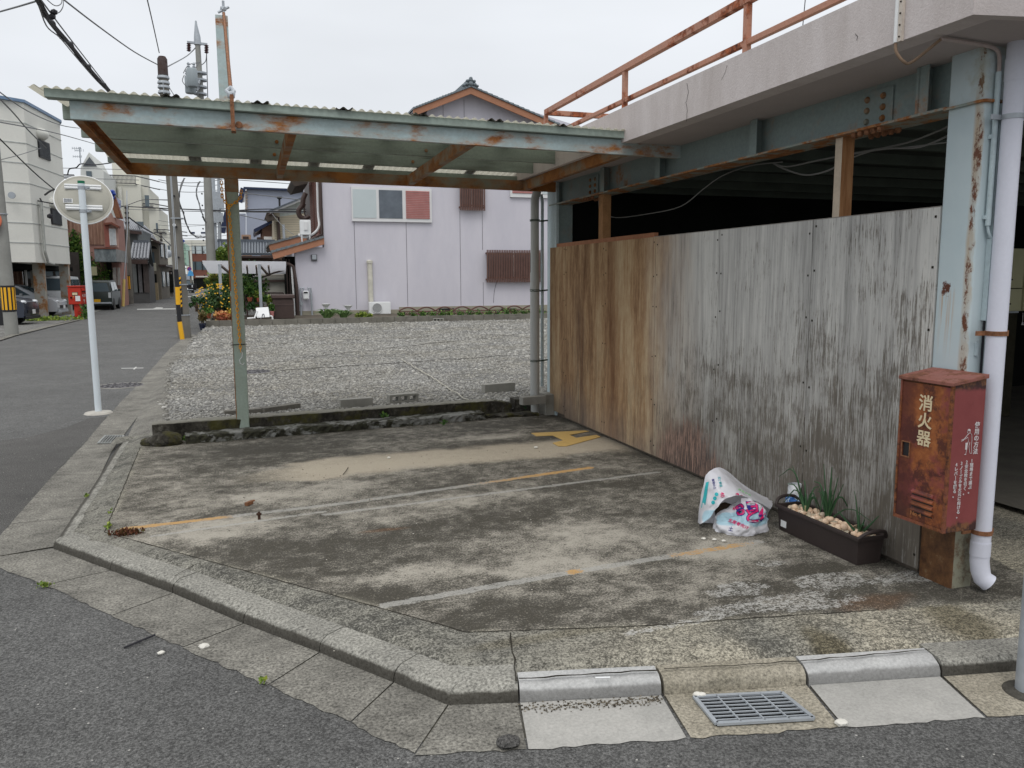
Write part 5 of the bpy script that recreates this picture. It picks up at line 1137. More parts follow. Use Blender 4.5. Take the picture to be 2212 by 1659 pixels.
# small blue bag behind the planter
b2 = thing('blue_bag', 'small blue and white printed plastic bag tucked behind the planter', 'plastic bag', (3.2, 4.0, 0))
def p2(u, v):
    a = u*2*math.pi; z = v*.26; w = .065*(1-.55*max(0, v-.55)/.45); p = Vector((math.cos(a)*.035, math.sin(a)*w, z)); return Vector((3.255, 4.15, 0))+p+Vector((math.cos(a), math.sin(a), 0))*crumple(p, 18, .012)
vs, fs = bag_mesh(p2, 30, 20); nb = NB('blue_and_white_bag_print', .3, .5); Z_ = nb.xyz()[2]
nb.col(nb.mix(nb.rng(n.math('ADD', 0, 0) if 0 else nb.math('ADD', Z_, nb.math('MULTIPLY', nb.noise(16, 2), .05)), .205, .212), nb.mix(nb.ramp(nb.noise(30, 2), [(.5, 0.), (.56, 1.)]), (.03, .16, .50), (.55, .70, .80)), (.68, .70, .72)))
o2 = MB().add(vs, fs).build('bag', nb.m, b2, smooth=True)

# ------------------------------------------------------------------ small litter on the lot
def pebble(label, p, r, mat, cat='litter', name='pebble'):
    mb = MB().blob((p.x, p.y, p.z+r*.4), (r, r*.8, r*.5), 2, .12); return tag(mb.build(name, mat), label, cat)
m_lit = simple('pale_litter', (.66, .64, .58), .7)
pebble('pale egg shell scrap on the gutter slab in the left foreground', P(441, 1400), .024, m_lit, name='shell_scrap'); pebble('white flake on the asphalt left of the gutter', P(348, 1413), .017, m_lit, name='shell_scrap')
pebble('white shell scrap at the right end of the gutter slab by the grate', P(1817, 1567), .026, m_lit, name='shell_scrap')
pebble('grey stone stuck at the asphalt edge of the gutter', P(1098, 1612), .045, m_asph2, 'stone', 'stone')
for lb, (u, v) in (('first', (1543, 1167)), ('second', (1563, 1170)), ('third', (1520, 1165))): pebble('pale shell flake below the soil bag, '+{'first': 'nearest the bag', 'second': 'right one', 'third': 'left one'}[lb], P(u, v, .003), .014, m_lit, name='shell_scrap')
pebble('small pale stone on the lot left of the plywood wall', P(840, 990, .003), .016, m_lit, 'stone', 'stone'); pebble('tiny white chip near the far yellow mark', P(1158, 968, .003), .02, m_lit, 'stone', 'stone')
for lb, (u, v) in (('left pale leaf scrap at the corner of the large drain grate', (1505, 1503)), ('right pale leaf scrap at the corner of the large drain grate', (1516, 1504))): pebble(lb, P(u, v, -.088), .018, m_lit, name='leaf_scrap')
bo = thing('anchor_bolt', 'rusty anchor bolt sticking up from the lot on the worn yellow line', 'bolt', tuple(P(560, 1122, 0))); c = P(560, 1122, 0)
MB().lathe(c, [(.009, 0), (.009, .030), (.017, .031), (.017, .042), (.008, .043), (.007, .052)], 8).build('bolt', simple('dark_rust', (.05, .025, .015), .9, .4, 40), bo)
bo = P(538, 1092, 0); tag(MB().beam((bo.x-.02, bo.y-.012, .014), (bo.x+.02, bo.y+.03, .016), .025, .022).beam((bo.x+.0, bo.y+.03, .02), (bo.x+.04, bo.y+.035, .024), .012, .01).build('metal_scrap', m_rustmetal), 'small bent rusty metal scrap lying on the lot', 'scrap metal')
rope('twig', 'thin dark twig on the sandy part of the lot', [P(741, 1025, .006), P(747, 1018, .014), P(752, 1010, .006)], .003, m_dirtjoint, 'twig')
rope('twig', 'straight black stick lying across the asphalt edge in the left foreground', [P(268, 1399, -.09), P(335, 1371, -.085)], .005, m_cable, 'twig')
tk = [P(1286, 1464, -.012), P(1318, 1463, -.010)]; rope('cigarette_stub', 'thin white stick in the kerb joint at the front', tk, .004, m_white, 'litter')
def grit(label, pts, n, w, r0, r1, z, cols):
    mb = MB()
    for _ in range(n):
        k = random.randrange(len(pts)-1); q = pts[k].lerp(pts[k+1], random.random()); r = random.uniform(r0, r1)
        mb.blob((q.x+random.gauss(0, w*.5), q.y+random.gauss(0, w), z+r*.3), (r, r*.8, r*.5), 1, .2)
    g_ = NB('grit_'+label[:4], .9, .2); g_.col(g_.ramp(g_.island(), cols)); return stuff(mb.build('grit', g_.m), label, 'grit')
grit('dark grit and soil washed along the foot of the light kerb', [P(1125, 1534), P(1300, 1526), P(1425, 1515)], 420, .018, .002, .005, -.091, [(0, (.03, .025, .018)), (.7, (.12, .10, .07)), (1, (.35, .32, .27))])
grit('fine grit and small stones scattered over the parking bay', [Vector((-.2, 6.5, 0)), Vector((1.8, 4.6, 0)), Vector((2.2, 6.8, 0)), Vector((.2, 4.6, 0))], 500, .8, .0025, .006, .002, [(0, (.05, .045, .035)), (.6, (.18, .16, .13)), (1, (.55, .52, .46))])
# galvanised pole cut by the right frame edge
gpl = P(2215, 1500, -.1); sp2 = thing('sign_pole', 'galvanised steel pole standing at the gutter on the right frame edge', 'pole', (gpl.x, gpl.y, -.1))
MB().cyl((gpl.x+.018, gpl.y, -.1), (gpl.x+.018, gpl.y, 4.2), .05, seg=24).build('pole', m_galv, sp2, smooth=True)
MB().lathe((gpl.x+.018, gpl.y, -.1), [(.10, 0), (.09, .012), (.055, .018)], 20).build('foot', m_kerbold, sp2)
# ================================================================== BACKGROUND
def A(u, v, Y): return at(u, v, y=Y)
def wallbox(mb, u0, v0, u1, v1, Y, d):
    """upright box: front face spans the measured rectangle on the plane y=Y, d deep"""
    p, q = A(u0, v1, Y), A(u1, v0, Y); return mb.bb((p.x, Y, p.z), (q.x, Y+d, q.z))
def S(mb, u0, v0, u1, v1, Y, d=.03): 
    p, q = A(u0, v1, Y), A(u1, v0, Y); return mb.bb((p.x, Y-d, p.z), (q.x, Y, q.z))
# ------------------------------------------------------------------ convex mirror seen from behind
mc = A(181, 431, 11.20); mp_ = P(213, 893, -.1)
mr = thing('traffic_mirror', 'round convex traffic mirror seen from behind on a white pole at the road edge', 'traffic mirror', (mp_.x, mp_.y, -.1))
rad = .318
tilt = Matrix.Rotation(R(8), 3, 'Z') @ Matrix.Rotation(R(90-22), 3, 'X')
m_mback = simple('aged_ivory_mirror_back', (.36, .35, .30), .5, .10, 2.5)
mb = MB(); mb.lathe(mc, [(rad, .0), (rad, -.025), (rad*.97, -.03), (rad*.96, -.012), (rad*.86, .012), (rad*.6, .035), (rad*.3, .045), (.001, .048)], 48, tilt); mb.build('mirror_back', m_mback, mr, smooth=True, angle=50)
mb = MB()
for k in range(48):
    pass
rimp = [mc + tilt @ Vector((rad*math.cos(a*math.pi/24), rad*math.sin(a*math.pi/24), -.012)) for a in range(49)]
MB().tube(rimp, .012, 6, cap=False).build('rim', m_white, mr, smooth=True)
MB().lathe(mc, [(rad*.95, -.028), (rad*.5, -.06), (.001, -.075)], 40, tilt).build('mirror_face', NB('mirror', .05, .5, 1.).col((.7, .7, .7)).m, mr, smooth=True)
nrm = tilt @ Vector((0, 0, 1)); rxm = tilt @ Vector((1, 0, 0)); uym = tilt @ Vector((0, 1, 0))
if uym.z < 0: uym = -uym
pdir = mc + nrm*.12
for s, zz in ((1, .145), (1, -.13)):
    mb = MB(); c = mc + uym*zz + nrm*.055
    for o in (-.018, .018): mb.beam(c-rxm*.20+uym*o, c+rxm*.20+uym*o, .014, .014, nrm)
    mb.beam(c-rxm*.20-nrm*.008, c+rxm*.20-nrm*.008, .004, .07, uym); mb.build('bracket', m_white, mr)
topz = mc.z+.18; pX0 = mc.x+.005; pY0 = mp_.y
MB().cyl((mp_.x, mp_.y, -.1), (pX0, mp_.y, topz), .039, seg=20).build('pole', simple('white_painted_pole', (.66, .72, .76), .4, .05, 2), mr, smooth=True)
MB().cyl((pX0, pY0, topz-.002), (pX0, pY0, topz+.03), .040, seg=20).build('cap', simple('green_cap', (.01, .16, .08), .5), mr)
for zz in (.13, -.15):
    mb = MB(); mb.lathe((pX0, pY0, mc.z+zz), [(.043, -.02), (.043, .02)], 16); mb.box((pX0+.065, pY0, mc.z+zz), (.05, .02, .03)); mb.cyl((pX0+.07, pY0-.03, mc.z+zz), (pX0+.07, pY0+.02, mc.z+zz), .01); mb.build('clamp', m_galv, mr)
lb = mc - rxm*.17 - uym*.045 + nrm*.045
o = MB().beam(lb-rxm*.05, lb+rxm*.05, .004, .055, uym).build('label_plate', m_white, mr)
for k in range(5): text_mesh('設置管理者連絡先案内', .0088, simple('grey_lettering', (.25, .27, .30), .6), (lb-rxm*.045+uym*(.024-k*.0095)+nrm*.003, rxm, uym), parent=o, align='LEFT')
MB().lathe((mp_.x, mp_.y, -.1), [(.17, 0), (.15, .02), (.045, .03)], 14).build('mortar_foot', simple('pale_mortar', (.42, .40, .36), .9, .2, 8), mr)

# ------------------------------------------------------------------ poles
def guardband(t, x, y, z0, z1, r, n=11):
    MB().lathe((x, y, 0), [(r+.006, z0), (r+.006, z1)], 24).build('guard_sheet', m_black, t, smooth=True)
    for k in range(n):
        a = 2*math.pi*k/n; mb = MB(); w = .045/r if r else .2; vs = []
        for f in (-.5, 0, .5):
            for z in (z0+.06, z1-.06): vs.append((x+(r+.010)*math.cos(a+f*w*1.4), y+(r+.010)*math.sin(a+f*w*1.4), z))
        mb.add(vs, [(0, 2, 3, 1), (2, 4, 5, 3)]).build('reflective_stripe', m_yellow, t)
def cpole(label, base, h, r0, r1, mat, group=None, name='utility_pole', lean=(0, 0)):
    x, y, z = base; t = thing(name, label, 'utility pole', (x, y, z), group)
    MB().tube([(x, y, z), (x+lean[0]*h, y+lean[1]*h, z+h)], r0, 20, True, r1).build('pole', mat, t, smooth=True); return t
bl = P(26, 724); t = cpole('thick pale concrete pole at the left frame edge with a black and yellow band', (bl.x, bl.y, -.1), 11, .19, .15, m_concpole, lean=(-.012, 0))
guardband(t, bl.x-.015, bl.y, .62, 1.42, .188)
MB().lathe((bl.x-.03, bl.y, 3.55), [(.195, 0), (.195, .03)], 20).build('band', m_galv, t)
p_ = A(2, 477, bl.y-.25); m_or = simple('orange_mirror_hood', (.55, .16, .08), .5)
om = thing('traffic_mirror', 'orange edged traffic mirror cut by the left frame edge on the concrete pole', 'traffic mirror', tuple(p_)); MB().lathe(p_-Vector((.30, 0, 0)), [(.33, 0), (.33, .06), (.28, .09), (.001, .11)], 30, Matrix.Rotation(R(80), 3, 'X')).build('mirror_back', m_or, om, smooth=True)
MB().cyl(p_-Vector((.3, 0, 0)), p_-Vector((.3, -.3, 0)), .03).build('arm', m_galv, om)

# near roadside pole (old brownish) with guy wire and guards
bu = P(399, 730); ub = thing('utility_pole', 'tall brown-grey concrete pole with dark capped top standing at the gutter', 'utility pole', (bu.x, bu.y, -.1))
tp = A(350, 122, bu.y); hU = tp.z
MB().tube([(bu.x, bu.y, -.1), (tp.x, bu.y, hU-.45)], .185, 24, True, .125).build('pole', m_brownpole, ub, smooth=True)
MB().tube([(tp.x, bu.y, hU-.50), (tp.x, bu.y, hU-.07), (tp.x, bu.y, hU)], [.135, .13, .09], 20).build('dark_cap', rusty('dark_brown_pole_cap', (.05, .03, .03), lo=.5, hi=.6, rust=(.02, .015, .015), rust2=(.08, .05, .04)), ub, smooth=True)
for dz in (.60, .74, .86, 1.0): MB().lathe((tp.x, bu.y, hU-dz), [(.150, 0), (.165, .02), (.150, .08)], 16).build('clamp_ring', m_galv, ub)
for k in range(6): MB().cyl((bu.x-.02-.012*k, bu.y-.25, 2.2+k*.85), (bu.x-.02-.012*k, bu.y-.1, 2.2+k*.85), .025, seg=8).build('step_bolt', m_black, ub)
MB().cyl((bu.x-.09, bu.y-.24, 3.1), (bu.x-.09, bu.y-.10, 3.1), .045, seg=12).build('round_tag', m_white, ub)
for z in (.55, 1.42, 3.28): MB().lathe((bu.x-.01*z, bu.y, z), [(.190, 0), (.190, .03)], 22).build('band', m_galv, ub)
# yellow and black slanted stripe sheet on the left half of the pole
sg = MB()
for k in range(7):
    z = .62+k*.13; vs = []
    for i in range(8):
        a = math.pi+(-.15+i/7*1.15)*math.pi*.5; zz = z+i*.028
        for dz in (0, .065): vs.append((bu.x+.194*math.cos(a), bu.y+.194*math.sin(a), zz+dz))
    sg.add(vs, [(2*i, 2*i+2, 2*i+3, 2*i+1) for i in range(7)])
vs = []
for i in range(8):
    a = math.pi+(-.15+i/7*1.15)*math.pi*.5
    for z in (.58, 1.62): vs.append((bu.x+.189*math.cos(a), bu.y+.189*math.sin(a), z))
MB().add(vs, [(2*i, 2*i+2, 2*i+3, 2*i+1) for i in range(7)]).build('guard_sheet', m_black, ub); sg.build('slanted_stripes', m_yellow, ub)
gb0 = P(394, 733); gY = gb0.y
gy_ = thing('guy_wire', 'steel guy wire sheathed in a yellow and black guard in front of the brown-grey pole', 'guy wire', (gb0.x, gY, -.1))
g_top = Vector((tp.x+.05, bu.y-.2, hU-1.0)); gd = g_top-gb0
MB().tube([gb0, g_top], .011, 6).build('wire', m_galv, gy_)
zc = [.0, .9, 1.62, 2.30, 3.02]
tot = gd.z
def gp(z): return gb0+gd*((z)/tot)
gpt = [A(394, 733, gY), A(388, 695, gY), A(385, 658, gY), A(383, 620, gY), A(380, 582, gY)]
for k in range(4):
    a, b = gpt[k], gpt[k+1]; MB().tube([a, b], .062 if k in (0, 2) else .06, 12).build('guard_section', m_yellow if k in (0, 2) else m_black, gy_, smooth=True)
MB().tube([gpt[4], A(374, 480, gY), A(369, 398, gY+.1), A(352, 175, gY+.3)], .011, 6).build('upper_wire', m_galv, gy_)

# concrete pole with transformer behind
pb = A(460, 615, 34); pt2 = A(425, 50, 34)
cp = thing('utility_pole', 'grey concrete pole with grey transformers and pointed steel top behind the canopy', 'utility pole', (pb.x, 34, 0))
w0 = 17/1728*34/2; MB().tube([(pb.x, 34, 0), A(453, 500, 34), A(448, 385, 34), A(434, 215, 34), A(427, 95, 34)], [w0*1.1, w0, w0*.85, w0*.68, w0*.56], 20).build('pole', m_concpole, cp, smooth=True)
MB().tube([A(427, 97, 34), A(426, 80, 34), A(423.5, 55, 34), A(423, 45, 34)], [.13, .12, .05, .03], 12).build('pointed_top', m_galv, cp, smooth=True)
a, b = A(404, 91, 34), A(448, 96, 34); MB().beam(a, b, .08, .08).build('cross_arm', m_galv, cp)
for (u, v, l) in ((408, 93, 18), (446, 97, 18)):
    p, q = A(u, v, 33.9), A(u, v+l, 33.9); mb = MB().tube([p, q], .05, 8)
    for i in range(5): f = p.lerp(q, (i+.5)/5); mb.lathe(f, [(.03, -.03), (.09, 0), (.03, .03)], 10)
    mb.build('insulator', simple('dark_brown_porcelain', (.07, .03, .03), .3), cp)
for (u, v, s) in ((411, 183, 1), (415, 168, 1.02)):
    c = A(u, v, 33.5 if s == 1 else 33.1); mb = MB().lathe(c, [(.17*s, -.32*s), (.19*s, -.29*s), (.19*s, .27*s), (.15*s, .33*s), (.001, .34*s)], 18)
    mb.build('transformer', simple('grey_blue_transformer', (.30, .34, .36), .5, .08), cp, smooth=True)
    for dx in (-.15, .12): MB().lathe(c+Vector((dx*.7, -.05, .33*s)), [(.03, 0), (.06, .05), (.03, .1), (.06, .14), (.02, .2)], 8).build('bushing', m_galv, cp)
    MB().beam(c+Vector((.2, 0, -.2)), A(432, v+4, 34), .06, .06).build('bracket', m_galv, cp)
for v in (160, 175, 190, 205): MB().lathe(A(433, v, 34), [(.24, 0), (.24, .06)], 14).build('band', m_galv, cp)
for (u0, v0, u1, v1, u2, v2) in ((432, 135, 408, 140, 396, 158), (434, 130, 420, 150, 410, 160), (436, 140, 444, 132, 446, 118), (398, 162, 394, 175, 404, 188), (424, 190, 428, 205, 420, 214)):
    MB().tube(smooth_pts([A(u0, v0, 33.6), A(u1, v1, 33.4), A(u2, v2, 33.3)]), .015, 5).build('jumper', m_greycable, cp)
for k in range(8): q = A(437+k*.8, 420+k*25, 34); MB().cyl(q-Vector((0, .33, 0)), q-Vector((0, .2, 0)), .03, seg=8).build('step_bolt', m_black, cp)
# two slim poles further back
for lb, u0, u1, vt, vb, Y, r in (('slim grey steel pole with grey boxes right of the transformer pole', 459, 467, 388, 615, 52, .11), ('farthest thin steel pole with a transformer box behind the canopy post', 472, 476, 398, 600, 62, .10)):
    a, b = A(u1, vb, Y), A(u0, vt-30, Y); t = thing('utility_pole', lb, 'utility pole', tuple(a)); MB().tube([a, b], r*1.4, 12, True, r).build('pole', m_galv, t, smooth=True)
    for (v, w_, h_) in ((435, .5, .7), (470, .35, .4)): 
        f = (v-vt)/(vb-vt); q = A(u0+(u1-u0)*f+3, v, Y-.2); MB().box(q, (w_, .4, h_*1.6)).build('equipment_box', m_galv, t)
    for v in (450, 490, 520, 560): f = (v-vt)/(vb-vt); q = A(u0+(u1-u0)*f, v, Y); MB().beam(q-Vector((.5, 0, 0)), q+Vector((.5, 0, 0)), .05, .05).build('arm', m_galv, t)
# left street poles
for lb, ub_, vb, ut, vt, r in (('slim old pole with an orange striped band beside the bush at the grey house', 284, 657, 273, 444, .13), ('slim old pole carrying a no parking sign further down the street', 356, 643, 347, 501, .13)):
    g = P(ub_, vb); a = g; b = A(ut, vt, g.y); t = thing('utility_pole', lb, 'utility pole', tuple(a)); MB().tube([a, b], r*1.25, 14, True, r*.8).build('pole', m_brownpole, t, smooth=True)
    guardband(t, a.x-.03, a.y, .9, 1.9, r*1.2, 9)
    for k in range(4): q = a.lerp(b, .97-.05*k); MB().lathe(q, [(r*1.1, 0), (r*1.1, .1)], 10).build('band', m_black, t)
g = P(266, 662); t = thing('guy_wire', 'guy wire with a pale yellow sheath rising beside the dark green car', 'guy wire', tuple(g)); b = A(268, 603, g.y); MB().tube([g, b], .085, 10).build('guard_section', m_yellowpale, t, smooth=True); MB().tube([b, A(275, 500, g.y+1), A(274, 412, g.y+2)], .03, 6).build('wire', m_galv, t)

# ------------------------------------------------------------------ road signs
m_sblue = simple('sign_blue', (.02, .05, .30), .4, .05); m_sred = simple('sign_red', (.42, .05, .06), .4, .05)
def noparking(label, u, v, Y, r, pole=None):
    c = A(u, v, Y); t = thing('no_parking_sign', label, 'road sign', tuple(c)); M90 = Matrix.Rotation(R(90), 3, 'X')
    MB().lathe(c, [(r, -.02), (r, .02)], 28, M90).build('plate', m_sred, t); MB().lathe(c-Vector((0, .025, 0)), [(r*.78, -.003), (r*.78, .003)], 28, M90).build('blue_field', m_sblue, t)
    MB().beam(c+Vector((-r*.55, -.033, r*.55)), c+Vector((r*.55, -.033, -r*.55)), .006, r*.2, (1, 0, 1)).build('slash', m_sred, t)
    return t, c
t, c = noparking('larger round blue and red no parking sign on the slim pole by the houses', 349.5, 574.5, 82, .36); MB().bb((c.x-.03, c.y-.03, c.z-.75), (c.x+.08, c.y, c.z-.40)).build('sub_plate', m_white, t)
t, c = noparking('smaller no parking sign far down the street on a dark pole', 409, 581, 108, .26)
g = A(413, 612, 108.2); sp3 = tag(MB().cyl(g, A(408, 542, 108.2), .12, .09, 10).build('sign_pole', m_brownpole, smooth=True), 'dark pole far down the street holding the small signs', 'pole')
q = A(411, 590, 107.9); tag(MB().prism([q+Vector((-.35, 0, -.35)), q+Vector((.38, 0, -.35)), q+Vector((.30, 0, .12)), q+Vector((.05, 0, .4)), q+Vector((-.2, 0, .2))], (0, .04, 0)).build('blue_sign', simple('bright_blue_sign', (.08, .32, .62), .5)), 'small bright blue street sign below the far no parking sign', 'road sign')

# road paint at the junction ahead
def paint(name, pts, z=-.094): 
    q = [P(u, v, z) for u, v in pts]; return struct(MB().quad(*q).build(name, simple('white_road_paint', (.50, .50, .48), .8, .15, 10)))
paint('stop_line', [(296, 667.2), (380, 666.2), (380, 668), (296, 669)]); paint('road_arrow', [(330, 667), (338, 663.8), (352, 664.3), (350, 668)]); paint('stop_line', [(183, 668), (218, 666), (222, 667.2), (188, 669.8)])
paint('road_dash', [(398, 640), (412, 639.8), (412, 641), (398, 641.2)]); paint('road_dash', [(416, 637.5), (425, 637.3), (425, 638.5), (416, 638.7)])
paint('survey_mark', [(262, 795), (310, 794.2), (310, 795.4), (262, 796.2)]); paint('survey_mark', [(292, 792.5), (296, 792.5), (291, 798), (287, 798)], -.092)
# left verge : gravel strip, pale edging
lv = [P(u, v, -.09) for u, v in [(-220, 762), (0, 731), (30, 722), (105, 703), (168, 689), (190, 688), (178, 679), (60, 679), (-220, 690)]]
struct(MB().quad(*lv).build('verge_gravel', m_gbase.m))
ev = [(-220, 770), (0, 735), (35, 724), (108, 706), (172, 691), (172, 689.3), (105, 703), (30, 720.5), (0, 730), (-220, 760)]
struct(MB().quad(*[P(u, v, -.07) for u, v in ev]).build('verge_edging', m_gut))
struct(MB().quad(*[P(u, v, -.085) for u, v in [(60, 686), (180, 683), (250, 660), (200, 655), (30, 668)]]).build('parking_apron', simple('parking_concrete', (.20, .20, .185), .9, .2, 3)))
mb = MB(); leaf_mesh(mb, P(100, 690, -.06), (1.6, 1.2, .10), 1500, .10, 0, .8); stuff(mb.build('grass', m_leafyel, recalc=False), 'low yellow-green weeds covering the verge in front of the parked cars', 'ground cover')
q = P(182, 690, -.1); mb = MB(); leaf_mesh(mb, (q.x, q.y+.2, .15), (.25, .2, .45), 200, .12, 0); tag(mb.build('weed', m_leaf, recalc=False), 'green weed growing beside the red post box', 'weed')

# ------------------------------------------------------------------ post box
g = P(170, 689.5); Yp = g.y; m_pred = simple('post_box_red', (.48, .035, .018), .45, .08, 5)
pbx = thing('post_box', 'red post box on a square red leg at the road edge', 'post box', tuple(g)); a, b = A(149, 658, Yp), A(175, 620, Yp); dpt = .55
MB().prism([(a.x, Yp-.1, a.z), (b.x, Yp-.1, a.z), (b.x+.12, Yp+dpt-.1, a.z), (a.x+.12, Yp+dpt-.1, a.z)], (0, 0, b.z-a.z)).build('body', m_pred, pbx, bevel=.03)
MB().prism([(a.x-.02, Yp-.14, b.z+.002), (b.x+.03, Yp-.14, b.z+.002), (b.x+.16, Yp+dpt-.06, b.z+.002), (a.x+.1, Yp+dpt-.06, b.z+.002)], (0, 0, .055)).build('lid', m_pred, pbx, bevel=.02)
MB().bb((g.x-.14, Yp-.02, -.1), (g.x+.14, Yp+.24, a.z+.01)).build('leg', m_pred, pbx)
def sb(name, mat, u0, v0, u1, v1, d=.02): p, q = A(u0, v1, Yp-.1), A(u1, v0, Yp-.1); return MB().bb((p.x, Yp-.1-d, p.z), (q.x, Yp-.1-.003, q.z)).build(name, mat, pbx)
sb('frame', m_black, 155.5, 631, 168, 638.5, .012); sb('notice', m_cream_let, 156.5, 632, 167, 637.5, .02); sb('paper', m_white, 163.5, 639, 173, 650.5); sb('handle', m_dark, 152.5, 641, 155.5, 644.5, .05)
sidef = lambda f, z: Vector((b.x+.12*f+.006, Yp-.1+dpt*f, z))
MB().prism([sidef(.1, b.z-.16), sidef(.9, b.z-.16), sidef(.9, b.z-.08), sidef(.1, b.z-.08)], (.09, -.02, .0)).build('slot_hood', m_pred, pbx)
MB().prism([sidef(.25, b.z-.20), sidef(.75, b.z-.20), sidef(.75, b.z-.17), sidef(.25, b.z-.17)], (.008, 0, 0)).build('slot', m_black, pbx)
text_mesh('POST', .16, m_white, (sidef(.5, b.z-.30), (.12, dpt, 0), (0, 0, 1)), parent=pbx, bold=.008); text_mesh('〒', .2, m_white, (sidef(.45, b.z-.52), (.12, dpt, 0), (0, 0, 1)), parent=pbx, bold=.012)
text_mesh('郵便', .05, m_yellowpale, (A(158.5, 640, Yp-.12), (1, 0, 0), (0, 0, 1)), parent=pbx, vertical=True, bold=.004)

